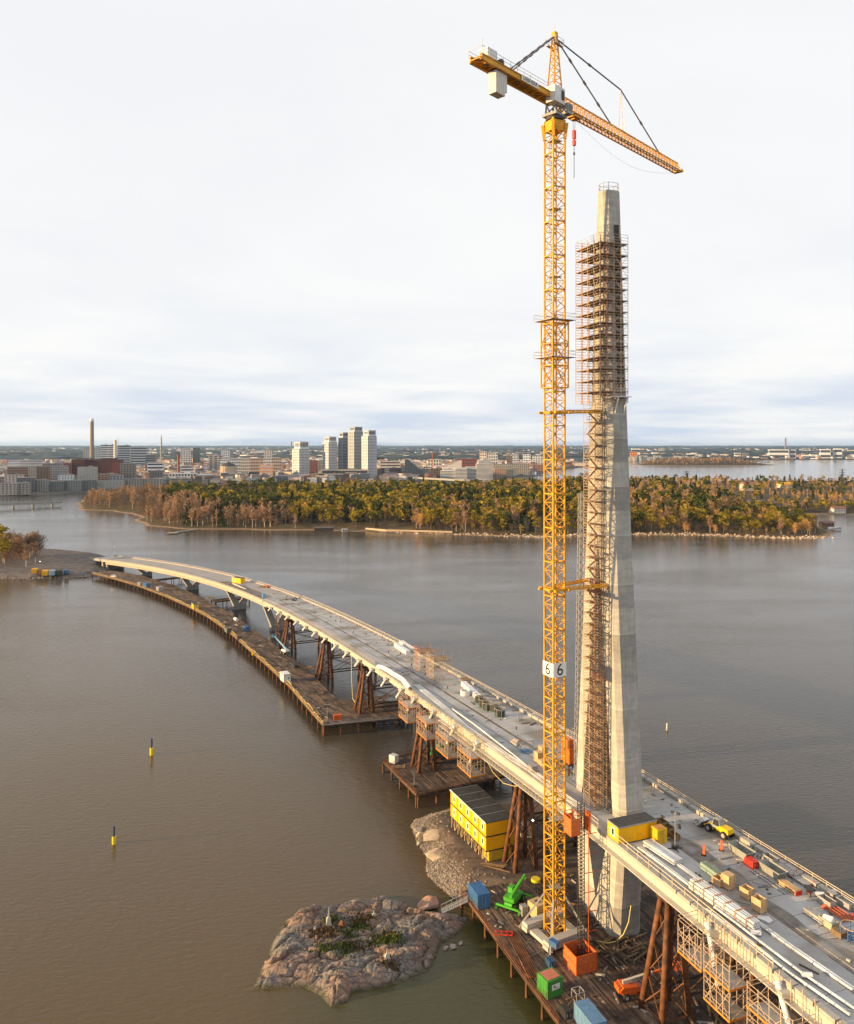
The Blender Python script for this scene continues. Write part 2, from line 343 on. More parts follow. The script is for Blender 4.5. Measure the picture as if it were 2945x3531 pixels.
bridge = thing('bridge', 'unfinished concrete and steel road bridge curving across the sound', 'bridge')
m_deck = M('deck_concrete', (.345, .338, .332), .8, .22, .16, .12, world=True, col2=(.20, .175, .15), detail=9.)
m_deck2 = M('deck_concrete_far', (.29, .27, .25), .8, .14, .15, .1, world=True)
m_track = M('dirty_track', (.15, .125, .105), .9, .3, .5, world=True, col2=(.24, .22, .20))
def strip(mb, s0, s1, t0, t1, dz0, dz1, n=None):
    """a solid that follows the bridge between two stations; t may be a pair (value or function of s)"""
    n = n or max(1, int(abs(s1-s0)/6)); f = lambda q, s: q(s) if callable(q) else q
    rings = []
    for k in range(n+1):
        s = s0+(s1-s0)*k/n; a, b = f(t0, s), f(t1, s)
        rings.append([B(s, a, dz0), B(s, b, dz0), B(s, b, dz1), B(s, a, dz1)])
    return mb.loft(rings)
e = lambda d: (lambda s: -hw(s)+d)
g = lambda d: (lambda s: hw(s)-d)
S0, S1, S2 = -92., 252., 497.
TR = -1.2                                                                     # the track trench between the two rows of slabs
s = S0
while s < S1-2:                                                               # far row: precast slabs with open joints
    mb = MB(); strip(mb, s+.05, s+4.45, TR+.45, g(1.0), -.30, 0., 1); mb.build('deck_slab', m_deck, bridge); s += 4.5
s = S0
while s < S1-6:
    mb = MB(); strip(mb, s+.04, s+13.46, e(1.0), TR-.45, -.30, .0, 3); mb.build('deck_slab', m_deck, bridge); s += 13.5
s = S1+.6
while s < S2-4:
    mb = MB(); strip(mb, s+.03, s+16.2, e(1.0), g(1.0), -.35, -.01, 4); mb.build('deck_slab', m_deck2, bridge); s += 16.25
mb = MB(); strip(mb, S0, S1, TR-.44, TR+.44, -.32, -.05, 90); mb.build('track_trench', m_track, bridge)
mb = MB(); strip(mb, S0, S1, TR-3.3, TR-3.05, .004, .012, 90); mb.build('rail_groove', m_track, bridge)
mb = MB(); strip(mb, S0, -8, TR+.5, lambda s: TR+2.6+.7*math.sin(s*.21)+.4*math.sin(s*.63), .004, .010, 60); mb.build('mud_streak', M('mud', (.17, .15, .13), .9, .35, .5, world=True, col2=(.25, .235, .22)), bridge)
mb = MB(); strip(mb, 262, 330, e(1.05), TR, .0, .012, 20); mb.build('dark_membrane', m_track, bridge)
# girders below
for t0 in (-7.4, 5.4):
    mb = MB(); strip(mb, S0, S1, t0, t0+2., -2.7, -.32, 60); mb.build('box_girder', M('girder_cream', (.42, .38, .30), .5, .12, .3), bridge)
s = S0+2
while s < S1:
    mb = MB(); strip(mb, s, s+.5, e(.2), g(.2), -1.9, -.31, 1); mb.build('cross_beam', m_cream, bridge); s += 4.5
mb = MB(); strip(mb, S1+.2, S2+2, e(.4), g(.4), -.9, -.36, 40); mb.build('deck_wing', m_conc, bridge)
mb = MB(); strip(mb, S1+.2, S2, e(1.6), g(1.6), -3.0, -.91, 40); mb.build('concrete_girder', M('girder_concrete', (.36, .33, .28), .8, .12, .3), bridge)
# edge beams and kerb blocks
mb = MB(); strip(mb, S0, S1, e(.0), e(.35), -1.35, -.1, 80); mb.build('edge_beam', m_cream, bridge)
mb = MB(); strip(mb, S0, S1, g(.35), g(.0), -1.35, -.1, 80); mb.build('edge_beam', m_cream, bridge)
mb = MB(); strip(mb, S0, 60, e(-.9), e(-.02), -1.5, -1.35, 40); mb.build('lower_flange', m_cream, bridge)
for q0, q1 in ((e(-.25), e(.9)), (g(.9), g(-.25))):
    mb = MB(); strip(mb, S1+.2, S2+6, q0, q1, -.95, .35, 50); mb.build('parapet', M('parapet_concrete', (.40, .36, .30), .8, .1, .3), bridge)
s = S0
while s < S1-3:                                                               # kerb blocks, far edge
    mb = MB(); strip(mb, s+.12, s+2.9, g(.95), g(.05), -.08, .62, 1); mb.build('kerb_block', M('kerb_concrete', (.345, .325, .285), .8, .16, .5), bridge); s += 3.05
s = S0
while s < 112:                                                                # kerb blocks, near edge
    if not (-26 < s < 34):
        mb = MB(); strip(mb, s+.12, s+2.9, e(.02), e(.95), -.08, .36, 1); mb.build('kerb_block', MATS['kerb_concrete'], bridge)
    s += 3.05
mb = MB(); strip(mb, -26, 34, e(.02), e(.95), -.08, .25, 16); mb.build('kerb_beam', MATS['kerb_concrete'], bridge)
mb = MB(); strip(mb, 112, S1, e(.02), e(.95), -.08, .30, 30); mb.build('kerb_beam', MATS['kerb_concrete'], bridge)
m_rail = M('rail_beige', (.58, .47, .33), .5, .1, 1.)
def railing(s0, s1, tf, dz, parent, h=1.15, step=2.6, mat=None, w=.07):
    n = max(1, round(abs(s1-s0)/step)); mb = MB(); pts = [B(s0+(s1-s0)*k/n, tf(s0+(s1-s0)*k/n), dz) for k in range(n+1)]
    for p in pts: mb.bar(p, p+Vector((0, 0, h)), w)
    for a, b in zip(pts, pts[1:]):
        for q in (h, h*.55): mb.bar(a+Vector((0, 0, q)), b+Vector((0, 0, q)), w)
    mb.build('railing', mat or m_rail, parent)
for a in range(-90, 20, 22):
    if a < -88 or a > -50: railing(a, a+22, e(.25), .2, bridge, 1.35, w=.09)
for a in range(20, 40, 20): railing(a, a+20, e(.25), .2, bridge)
for a in range(112, 252, 20): railing(a, min(a+20, 252), e(.4), .3, bridge, 1.2, 1.5)
for a in range(-90, 250, 20): railing(a, a+20, g(.05), .6, bridge, .75)
for a in range(252, 500, 31): railing(a, a+31, g(.1), .35, bridge, .8, 2.)
for a in range(252, 500, 31): railing(a, a+31, e(.1), .35, bridge, .45, 2.)
# work gantry below the near edge by the pylon: open grating and upright bars
mb = MB(); strip(mb, 2, 58, e(-1.6), e(-.3), -2.15, -2.03, 24); mb.build('work_gantry', m_cream, bridge)
s = 3.
while s < 56:
    mb = MB(); a = B(s, -hw(s)-1.5, -2.03); mb.bar(a, a+Vector((0, 0, 1.2)), .07); mb.build('gantry_post', m_rail, bridge); s += 1.3
# cable anchor brackets and their tubes
PYC = Vector((32.7, 143.6, 0))
def anchor(s, side, ln):
    t = side*(hw(s)+.9); a = B(s, t, -1.2); za = 97+min(abs(s), 250)/250*26
    top = Vector((PYC.x, PYC.y, za)); d = (top-a).normalized()
    mb = MB(); mb.tube(a-d*ln, a+d*1.3, .36, 12); mb.tube(a+d*1.3, a+d*1.55, .46, 12); mb.tube(a-d*ln, a-d*(ln+.15), .43, 12)
    o = mb.build('anchor_tube', m_white, bridge, smooth=False)
    mb = MB(); p0, p1, p2 = B(s+.9, side*(hw(s)-.1), -1.35), B(s-.9, side*(hw(s)-.1), -1.35), B(s-.5, side*(hw(s)+1.3), -.95)
    p3 = B(s+.5, side*(hw(s)+1.3), -.95); up = Vector((0, 0, .9)); u2 = Vector((0, 0, .5))
    mb.loft([[p0, p1, p2, p3], [p0+up, p1+up, p2+u2, p3+u2]]); mb.build('anchor_bracket', m_cream, bridge)
for k in range(13): anchor(238-k*12.6, -1, 3.0); anchor(238-k*12.6, 1, 3.0)
for s in (77, 64, 51, 38.5): anchor(s, -1, 4.4); anchor(s, 1, 4.4)
for s in (-36, -48.5, -61): anchor(s, -1, 5.4); anchor(s, 1, 5.4)
# ---- concrete V piers under the approach
def vpier(u, v, lab):
    p = P(u, v, 1.); s, t = proj(p.x, p.y); q = B(s, 0); zt = q.z-3.05; a = yaw(s)
    o = thing('bridge_pier', lab, 'pier', (q.x, q.y, 0), a, 'concrete bridge piers'); w = 2.3
    for sg in (-1, 1):
        mb = MB()
        def ring(y0, y1, z, hx): return [(-hx, y0, z), (hx, y0, z), (hx, y1, z), (-hx, y1, z)]
        lo, hi = sorted((sg*.02, sg*3.4)), sorted((sg*4.4, sg*7.2))
        mb.loft([ring(lo[0], lo[1], 2.3, 1.25), ring(hi[0], hi[1], zt, .9)]); mb.build('leg', m_conc, o)
    mb = MB(); mb.loft([[(-1.5, -3.6, -1), (1.5, -3.6, -1), (1.5, 3.6, -1), (-1.5, 3.6, -1)], [(-1.27, -3.42, 2.3), (1.27, -3.42, 2.3), (1.27, 3.42, 2.3), (-1.27, 3.42, 2.3)]])
    mb.build('base', m_conc2, o)
vpier(908, 2171, 'tall V-shaped concrete pier next to the first rusty support tower')
vpier(788, 2097, 'V-shaped concrete pier below the step in the bridge edge')
vpier(634, 2031, 'V-shaped concrete pier standing in open water below the approach')
vpier(465, 1986, 'low concrete pier of the approach nearest the bridgehead')
# abutment
q = B(S2+2); o = thing('abutment', 'grey concrete abutment where the bridge meets the shore', 'abutment', (q.x, q.y, 0), yaw(S2))
zt = q.z-.9
mb = MB(); mb.box(-1.6, 0, zt/2, 2.2, 15.5, zt); mb.build('bearing_wall', m_conc2, o)
mb = MB(); mb.box(-12, 0, zt/2, 1.2, 15.5, zt-.5); mb.build('back_wall', m_conc2, o)
mb = MB(); mb.box(2, -5.6, zt/2-.6, 1.4, 1.6, zt-1.3); mb.box(2, 5.6, zt/2-.6, 1.4, 1.6, zt-1.3); mb.build('column', m_conc, o)
mb = MB(); mb.box(-8.5, 0, zt+.35, 15, 19.5, .8); mb.build('approach_slab', m_conc, o)
for t in (-9.3, 9.3):
    mb = MB(); mb.box(-10, t, zt+1.05, 16, .4, .9); mb.build('wing_parapet', m_conc, o)

# ================================================================ THE PYLON
def pylon_mat():
    m = bpy.data.materials.new('pylon_concrete'); m.use_nodes = True; t = m.node_tree; b = t.nodes['Principled BSDF']; b.inputs['Roughness'].default_value = .85
    b.inputs['Specular IOR Level'].default_value = .25
    tcn = N(t, 'ShaderNodeTexCoord'); s = N(t, 'ShaderNodeSeparateXYZ'); L(t, tcn.outputs['Object'], s.inputs[0])
    dv = N(t, 'ShaderNodeMath', operation='DIVIDE', i_1=4.25); L(t, s.outputs[2], dv.inputs[0])
    fl = N(t, 'ShaderNodeMath', operation='FLOOR'); L(t, dv.outputs[0], fl.inputs[0]); wn = N(t, 'ShaderNodeTexWhiteNoise', noise_dimensions='1D'); L(t, fl.outputs[0], wn.inputs['W'])
    band = N(t, 'ShaderNodeMapRange', i_1=0., i_2=1., i_3=.76, i_4=1.18); L(t, wn.outputs[0], band.inputs[0])
    fr = N(t, 'ShaderNodeMath', operation='FRACT'); L(t, dv.outputs[0], fr.inputs[0])
    jn = N(t, 'ShaderNodeMapRange', i_1=.0, i_2=.06, i_3=1.28, i_4=1.); L(t, fr.outputs[0], jn.inputs[0])
    mp = N(t, 'ShaderNodeMapping'); mp.inputs['Scale'].default_value = (1.6, 1.6, .22); L(t, tcn.outputs['Object'], mp.inputs[0])
    nz = N(t, 'ShaderNodeTexNoise', i_Scale=1.1, i_Detail=7., i_Roughness=.65); L(t, mp.outputs[0], nz.inputs['Vector'])
    mp2 = N(t, 'ShaderNodeMapping'); mp2.inputs['Scale'].default_value = (.5, .5, 1.6); L(t, tcn.outputs['Object'], mp2.inputs[0])
    nz2 = N(t, 'ShaderNodeTexNoise', i_Scale=.9, i_Detail=5.); L(t, mp2.outputs[0], nz2.inputs['Vector'])
    v1 = N(t, 'ShaderNodeMapRange', i_1=.3, i_2=.7, i_3=.82, i_4=1.16); L(t, nz.outputs[0], v1.inputs[0])
    v2 = N(t, 'ShaderNodeMapRange', i_1=.3, i_2=.7, i_3=.86, i_4=1.12); L(t, nz2.outputs[0], v2.inputs[0])
    pr = band.outputs[0]
    for x in (jn, v1, v2):
        mm = N(t, 'ShaderNodeMath', operation='MULTIPLY'); L(t, pr, mm.inputs[0]); L(t, x.outputs[0], mm.inputs[1]); pr = mm.outputs[0]
    vs = N(t, 'ShaderNodeVectorMath', operation='SCALE'); vs.inputs[0].default_value = (.345, .33, .298); L(t, pr, vs.inputs['Scale']); L(t, vs.outputs[0], b.inputs['Base Color'])
    bp = N(t, 'ShaderNodeBump', i_Strength=.25, i_Distance=.05); L(t, nz.outputs[0], bp.inputs['Height']); L(t, bp.outputs[0], b.inputs['Normal'])
    return m
m_pyl = pylon_mat()
PY = yaw(0.)
pylon = thing('pylon', 'tall tapering concrete bridge pylon with two legs straddling the deck', 'pylon', PYC, PY)
def ao(z): return float(np.interp(z, [0, 3, 7.2, 24, 72, 97, 133.6], [6.1, 6.25, 6.45, 7.7, 4.4, 3.1, 1.5]))   # outer half length along the bridge
def ai(z): return float(np.interp(z, [0, 7.2, 24, 72, 140], [0, 0, 4.8, 0, 0]))
def bo(z): return float(np.interp(z, [0, 24, 72, 134], [2.9, 2.5, 2.3, 1.75]))
def chm(z): return float(np.interp(z, [0, 24, 134], [1.0, .9, .7]))
def ringp(x0, x1, b, c, z, cin=None):
    """octagonal section between x0 and x1; c: chamfer at the outer end, cin: at the inner end"""
    ci = c if cin is None else cin
    return [(x0+ci, -b, z), (x1-c, -b, z), (x1, -b+c, z), (x1, b-c, z), (x1-c, b, z), (x0+ci, b, z), (x0, b-ci, z), (x0, -b+ci, z)]
def mir(r): return [(-x, y, z) for x, y, z in r][::-1]
zs = [7.2, 24, 48, 72]
rl = [ringp(ai(z), ao(z), bo(z), chm(z), z, .05) for z in zs]
mb = MB(); mb.loft(rl); mb.build('leg', m_pyl, pylon)
mb = MB(); mb.loft([mir(r) for r in rl]); mb.build('leg', m_pyl, pylon)
mb = MB(); mb.loft([ringp(-ao(z), ao(z), bo(z), chm(z), z) for z in (1.5, 3, 7.2)]); mb.build('foot', m_pyl, pylon)
mb = MB(); mb.loft([ringp(-ao(z), ao(z), bo(z), chm(z), z) for z in (72, 97, 115, 132.6, 133.6)]); mb.build('shaft', m_pyl, pylon)
for k in range(13):                                                            # cable niches, enlarged so their dark colour also paints the scaffold's shade
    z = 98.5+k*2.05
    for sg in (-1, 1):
        x = ao(z+.8)*sg; mb = MB(); mb.box(x+sg*.02, .45, z+.85, .16, 1.35, 1.75); mb.build('anchor_niche_shade', M('niche_dark', (.05, .045, .04), .8), pylon)
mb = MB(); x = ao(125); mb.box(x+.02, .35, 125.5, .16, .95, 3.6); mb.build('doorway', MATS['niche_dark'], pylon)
mb = MB(); rr = ringp(-1.35, 1.35, 1.6, .65, 0)
for i in range(8):
    p, q = Vector(rr[i]), Vector(rr[(i+1) % 8]); mb.bar(p+Vector((0, 0, 133.55)), p+Vector((0, 0, 135.0)), .07)
    for h in (134.3, 135.0): mb.bar(p+Vector((0, 0, h)), q+Vector((0, 0, h)), .06)
mb.build('top_railing', m_galv, pylon)
# a small bracketed ledge above the merging of the shaft
mb = MB()
for sg in (-.9, .9): mb.bar((ao(95)-.1, sg, 93.2), (ao(95)+1.1, sg, 96.4), .18); mb.bar((ao(95)-.1, sg, 96.4), (ao(95)+1.1, sg, 96.4), .18)
mb.box(ao(95)+.6, 0, 96.6, 1.3, 3.6, .14); mb.build('ledge', m_white, pylon)

# ---- scaffolding on the pylon
m_scaf = M('scaffold_tube', (.47, .34, .23), .5, .2, 2.)
m_scafr = M('scaffold_red', (.46, .12, .05), .55, .2, 1.)
m_sboard = M('scaffold_board', (.24, .155, .09), .85, .3, .8)
def scaffold(name, label, x0, x1, y0, y1, z0, z1, nx, ny, hole=None, parent_loc=None, rz=0., lift=2., stairs=False, tw=.085, skip=None):
    o = thing(name, label, 'scaffold', parent_loc, rz, 'scaffolding'); X = np.linspace(x0, x1, nx+1); Y = np.linspace(y0, y1, ny+1)
    inh = lambda x, y: hole and hole[0] < x < hole[1] and hole[2] < y < hole[3]
    pts = [(x, y) for x in X for y in Y if not inh(x, y)]
    for i, (x, y) in enumerate(pts):
        mb = MB(); mb.bar((x, y, z0), (x, y, z1+1.1+rnd.random()*.6), tw); mb.build('standard', m_scafr if rnd.random() < .15 else m_scaf, o)
    nl = int(round((z1-z0)/lift))
    for k in range(nl+1):
        z = z0+k*lift; mb = MB(); md = MB()
        for a in range(nx):
            for c in range(ny):
                xm, ym = (X[a]+X[a+1])/2, (Y[c]+Y[c+1])/2
                if inh(xm, ym) or (skip and skip(xm, ym, z)): continue
                md.box(xm, ym, z, X[1]-X[0]-.02, Y[1]-Y[0]-.02, .12)
        if k and md.v and (not stairs or k % 1 == 0): md.build('platform', m_sboard, o)
        for h in (.15, .6, 1.1, 1.6):
            if k == nl and h > .2 and not stairs: pass
            for y in (y0, y1):
                if hole and y == y1 and hole[3] > y1: continue
                mb.bar((x0, y, z+h), (x1, y, z+h), tw*.7)
            for x in (x0, x1): mb.bar((x, y0, z+h), (x, y1 if not (hole and inh(x+.01*(1 if x == x0 else -1), y1-.1)) else y1, z+h), tw*.7)
        if k < nl:
            for a in range(nx):
                up = (a+k) % 2; xa, xb = (X[a], X[a+1]) if up else (X[a+1], X[a])
                if (a+k) % 3 != 2: mb.bar((xa, y0, z+.1), (xb, y0, z+lift), tw*.65)
            for c in range(ny):
                ya, yb = (Y[c], Y[c+1]) if (c+k) % 2 else (Y[c+1], Y[c]); mb.bar((x1, ya, z+.1), (x1, yb, z+lift), tw*.65)
        mb.build('guard_rails', m_scafr if rnd.random() < .04 else m_scaf, o, kind='stuff')
        if stairs and k < nl:
            mb = MB(); xa, xb = (x0+.3, x1-.3) if k % 2 else (x1-.3, x0+.3)
            for y in (y0+.5, y0+.9): mb.bar((xa, y, z+.1), (xb, y, z+lift), .05)
            mb.bar((xa, y0+.7, z+.08), (xb, y0+.7, z+lift-.02), .3, .04); mb.build('stair_flight', m_scaf, o)
    return o
def upper_skip(xm, ym, z): return False
scaffold('pylon_scaffold', 'wide upper scaffold wrapped round the top of the pylon with many board platforms', -4.1, 3.7, -4.3, 1.5, 95.5, 123.5, 4, 4, (-2.6, 2.6, -2.1, 5), PYC, PY, tw=.075)
scaffold('pylon_scaffold', 'tall narrow stair scaffold climbing between the pylon legs from the deck', -1.3, 2.3, -4.4, -2.7, 24.1, 94.1, 2, 1, None, PYC, PY, stairs=True, tw=.06)
scaffold('pylon_scaffold', 'short braced scaffold standing inside the gap between the pylon legs', -2.7, 2.7, -2.2, 1.5, 24.1, 46.1, 3, 2, None, PYC, PY, tw=.075,
         skip=lambda x, y, z: z > 44 and abs(x) > 1)
# ================================================================ THE TOWER CRANE
CRX, CRY = 22.1, 138.1
MZ0, MZ1 = 3.3, 144.2; MW = 2.46/2; MROT = R(28.9)
crane = thing('tower_crane', 'tall yellow lattice tower crane with a long jib beside the pylon', 'crane', (CRX, CRY, 0), MROT)
SEC = (MZ1-MZ0)/24
def msec():
    mb = MB(); cs = [(-MW, -MW), (MW, -MW), (MW, MW), (-MW, MW)]
    for x, y in cs: mb.bar((x, y, 0), (x, y, SEC), .24)
    for i in range(4):
        a, b = cs[i], cs[(i+1) % 4]
        mb.bar((*a, .1), (*b, .1), .2)
        m = 4
        for k in range(m):
            z0, z1 = .1+k*SEC/m, .1+(k+1)*SEC/m
            p, q = (a, b) if k % 2 else (b, a); mb.bar((*p, z0), (*q, z1), .11)
            if k % 2 == 1: mb.bar((*a, z0), (*b, z0), .09)
    return mb.mesh('mast_section')
me = msec()
for k in range(24):
    o = obj('mast_section', me, m_yel, crane); o.location = (0, 0, MZ0+k*SEC)
mbl = MB(); mbl.box(.15, .1, 0, 1.9, 1.7, .08); lp = mbl.mesh('landing')
ml = MB()
for sx_ in (-.22, .22): ml.bar((sx_, -.5, 0), (sx_, .5, SEC), .06)
for k in range(14): ml.bar((-.22, -.5+k/14, SEC*k/14), (.22, -.5+k/14, SEC*k/14), .05)
lad = ml.mesh('ladder')
for k in range(24):
    o = obj('ladder', lad, m_galv, crane); o.location = (-.45, .35, MZ0+k*SEC); o.rotation_euler = (0, 0, R(90)*(k % 2)*2)
    if k % 2: o = obj('landing', lp, m_galv, crane); o.location = (0, 0, MZ0+k*SEC+2.4)
# climbing frame
cf = MB(); w2 = MW+.42; cs = [(-w2, -w2), (w2, -w2), (w2, w2), (-w2, w2)]; z0, z1 = 98.0, 109.5
for i in range(4):
    a, b = cs[i], cs[(i+1) % 4]; cf.bar((*a, z0), (*a, z1), .2)
    for z in (z0, z0+3.8, z0+7.6, z1): cf.bar((*a, z), (*b, z), .18)
    for k in range(3): cf.bar((*a, z0+k*3.8), (*b, z0+(k+1)*3.8), .1); cf.bar((*b, z0+k*3.8), (*a, z0+(k+1)*3.8), .1)
cf.build('climbing_frame', m_yel, crane)
for z in (103.2, 109.6):
    mb = MB(); w3 = w2+.9
    for i in range(4):
        c4 = [(-w3, -w3), (w3, -w3), (w3, w3), (-w3, w3)]; a, b = c4[i], c4[(i+1) % 4]
        mb.bar((*a, z+1.1), (*b, z+1.1), .06); mb.bar((*a, z+.55), (*b, z+.55), .05); mb.bar((*a, z), (*a, z+1.1), .06)
        mx, my = (a[0]+b[0])/2, (a[1]+b[1])/2; mb.box(mx*.84, my*.84, z, 2*w3 if abs(my) > .1 else .8, .8 if abs(my) > .1 else 2*w3, .1)
    mb.build('climbing_platform', m_galv, crane)
# ties to the pylon
def tie(z, lat):
    mb = MB(); w = MW+.2; cs = [(-w, -w), (w, -w), (w, w), (-w, w)]
    for i in range(4):
        a, b = Vector((*cs[i], z)), Vector((*cs[(i+1) % 4], z)); d = (b-a).normalized()*.9; mb.bar(a-d, b+d, .35, .4)
    o = mb.build('tie_collar', m_yel, crane)
    inv = Matrix.Rotation(-MROT, 3, 'Z')
    for (sx, sy), (px_, py_) in lat:
        q = Vector((PYC.x-CRX, PYC.y-CRY, 0))+Matrix.Rotation(PY, 3, 'Z') @ Vector((px_, py_, 0)); q = inv @ q; q.z = z+.2
        a = Vector((sx*w, sy*w, z)); mb = MB(); d = (q-a).normalized(); s = d.cross(Vector((0, 0, 1)))*.28
        mb.bar(a+s, q+s, .2); mb.bar(a-s, q-s, .2); n = 9; up = Vector((0, 0, .42)); mb.bar(a+up, q+up, .16)
        for k in range(n):
            u0, u1 = a+(q-a)*k/n, a+(q-a)*(k+1)/n; mb.bar(u0+s, u1-s, .08); mb.bar(u0-s, u1+up, .08); mb.bar(u0+s, u1+up, .08)
        mb.build('tie_strut', m_yel, crane)
tie(93.7, [((1, -1), (1.9, -2.4)), ((1, 1), (1.0, -2.4))])
tie(63.2, [((1, -1), (3.2, -2.4)), ((1, 1), (-3.0, -2.4))])
# number boards on two faces
def text_mesh(txt, size, ext=.01):
    c = bpy.data.curves.new('t', 'FONT'); c.body = txt; c.size = size; c.extrude = ext; c.align_x = 'CENTER'; c.align_y = 'CENTER'
    o = bpy.data.objects.new('t', c); COL.objects.link(o); bpy.context.view_layer.update()
    me = bpy.data.meshes.new_from_object(o.evaluated_get(bpy.context.evaluated_depsgraph_get())); bpy.data.objects.remove(o); bpy.data.curves.remove(c); return me
six = text_mesh('6', 2.9); m_ink = M('black_print', (.02, .02, .02), .6)
for rot in (0, -90):
    mb = MB(); mb.box(0, -MW-.22, 49.55, 2.75, .08, 2.4); o = mb.build('number_board', M('board_white', (.72, .70, .66), .6, .08, 1.5), crane); o.rotation_euler = (0, 0, R(rot))
    t = obj('number', six, m_ink, o); t.location = (0, -MW-.275, 49.5); t.rotation_euler = (R(90), 0, 0); t.scale = (1.0, 1.0, 1)
# base: cross frame, ballast blocks, stays
mb = MB()
for a in (R(45), R(135)):
    c, s_ = math.cos(a), math.sin(a); mb.bar((-5*c, -5*s_, 3.5), (5*c, 5*s_, 3.5), .6, .5)
mb.build('base_frame', m_grey, crane)
for sx_, sy_ in ((1, 1), (1, -1), (-1, 1), (-1, -1)):
    mb = MB(); mb.bar((sx_*4.4, sy_*4.4, 3.6), (sx_*MW, sy_*MW, 10.3), .26); mb.build('base_stay', m_galv, crane)
for y in (-3.0, 3.0):
    for k in range(2):
        mb = MB(); mb.box(0, y, 3.95+k*.72, 8.6-k*.3, 1.5, .66); mb.build('ballast_block', M('ballast', (.42, .40, .37), .85, .12, .6), crane)
for x in (-3.0, 3.0):
    mb = MB(); mb.box(x, 0, 3.85, 1.5, 4.2, .6); mb.build('ballast_block', MATS['ballast'], crane)
# slewing part: local x along the jib
jdir = math.atan2(.727, .687); ZT = MZ1
def J(): return jdir-MROT
def jp(mb, name, mat, parent=crane):
    o = mb.build(name, mat, parent)
    if parent is crane: o.rotation_euler = (0, 0, J())
    return o
mb = MB(); r8 = [[(rr*math.cos(i*math.pi/4+.39), rr*math.sin(i*math.pi/4+.39), z) for i in range(8)] for rr, z in ((1.35, ZT-3.0), (2.35, ZT-1.2), (2.35, ZT-.1), (1.7, ZT))]
r4 = MB()
for i in range(4):
    a = R(45+90*i); r4.bar((1.74*math.cos(a), 1.74*math.sin(a), ZT-3.2), (2.1*math.cos(a), 2.1*math.sin(a), ZT-.6), .5)
r4.loft([[(1.75*math.cos(R(45+90*i)), 1.75*math.sin(R(45+90*i)), z) for i in range(4)] for z in (ZT-1.9, ZT-.1)])
r4.build('slew_support', m_yel, crane)
mb = MB(); mb.tube((0, 0, ZT), (0, 0, ZT+.55), 1.55, 20); mb.build('slew_ring', m_dark, crane)
mb = MB(); mb.box(0, 0, ZT+.8, 3.3, 2.9, .45); mb.build('slew_platform', m_grey, crane).rotation_euler = (0, 0, J())
mb = MB()
for x in (-1.1, 1.1):
    for y in (-1.1, 1.1): mb.bar((x, y, ZT+1), (x*.9, y*.9, ZT+3.0), .3)
for y in (-1.1, 1.1): mb.bar((-1.1, y, ZT+1), (1.1, y, ZT+3), .18); mb.bar((1.1, y, ZT+1), (-1.1, y, ZT+3), .18)
jp(mb, 'turntable_frame', M('slate_steel', (.12, .12, .12), .6))
mb = MB(); mb.box(-1.5, -1.2, ZT+3.5, 3.0, 1.8, 2.7); cabin = jp(mb, 'control_box', m_white)
mb = MB(); mb.box(1.3, -1.7, ZT+1.9, 1.4, 1.3, 1.8); cab = jp(mb, 'driver_cab', m_grey)
mb = MB(); mb.box(2.02, -1.7, ZT+2.1, .04, 1.1, 1.2); mb.box(1.4, -2.37, ZT+2.1, 1.0, .04, 1.0); mb.build('cab_glass', m_glass, cab)
mb = MB(); mb.box(-.6, -2.13, ZT+3.6, .9, .05, 1.6); mb.build('louvre', m_dark, cabin)
ZJ = ZT+4.3                                                                    # foot of the jib
# A-frame
mb = MB(); ztop = 158.8
for x in (-1.2, 1.2):
    for y in (-.9, .9): mb.bar((x, y, ZT+3), (x*.28, y*.3, ztop), .2)
n = 8
for k in range(n):
    f0, f1 = k/n, (k+1)/n; z0, z1 = ZJ+1+(ztop-ZJ-1)*f0, ZJ+1+(ztop-ZJ-1)*f1
    def at(x, y, z): q = (z-ZT-3)/(ztop-ZT-3); return (x*(1.2+(.336-1.2)*q), y*(.9+(.27-.9)*q), z)
    for y in (-1, 1): mb.bar(at(-1, y, z0), at(1, y, z1), .09); mb.bar(at(-1, y, z1), at(1, y, z1), .09)
    for x in (-1, 1): mb.bar(at(x, -1, z0), at(x, 1, z1), .09); mb.bar(at(x, -1, z1), at(x, 1, z1), .09)
mb.box(0, 0, ztop+.3, .9, .8, .9); jp(mb, 'tower_head', m_yel)
mb = MB()
for x, y in ((-1.2, -1.1), (1.2, -1.1), (1.2, 1.1), (-1.2, 1.1)): mb.bar((x, y, ztop-1.6), (x, y, ztop-.5), .05)
for h in (-1.05, -.5):
    for a, b in (((-1.2, -1.1), (1.2, -1.1)), ((1.2, -1.1), (1.2, 1.1)), ((1.2, 1.1), (-1.2, 1.1)), ((-1.2, 1.1), (-1.2, -1.1))): mb.bar((*a, ztop+h), (*b, ztop+h), .05)
mb.box(0, -.8, ztop-1.65, 2.3, .5, .08); mb.box(0, .8, ztop-1.65, 2.3, .5, .08); mb.bar((0, 0, ztop+.7), (0, 0, ztop+2.2), .07); jp(mb, 'head_platform', m_galv)
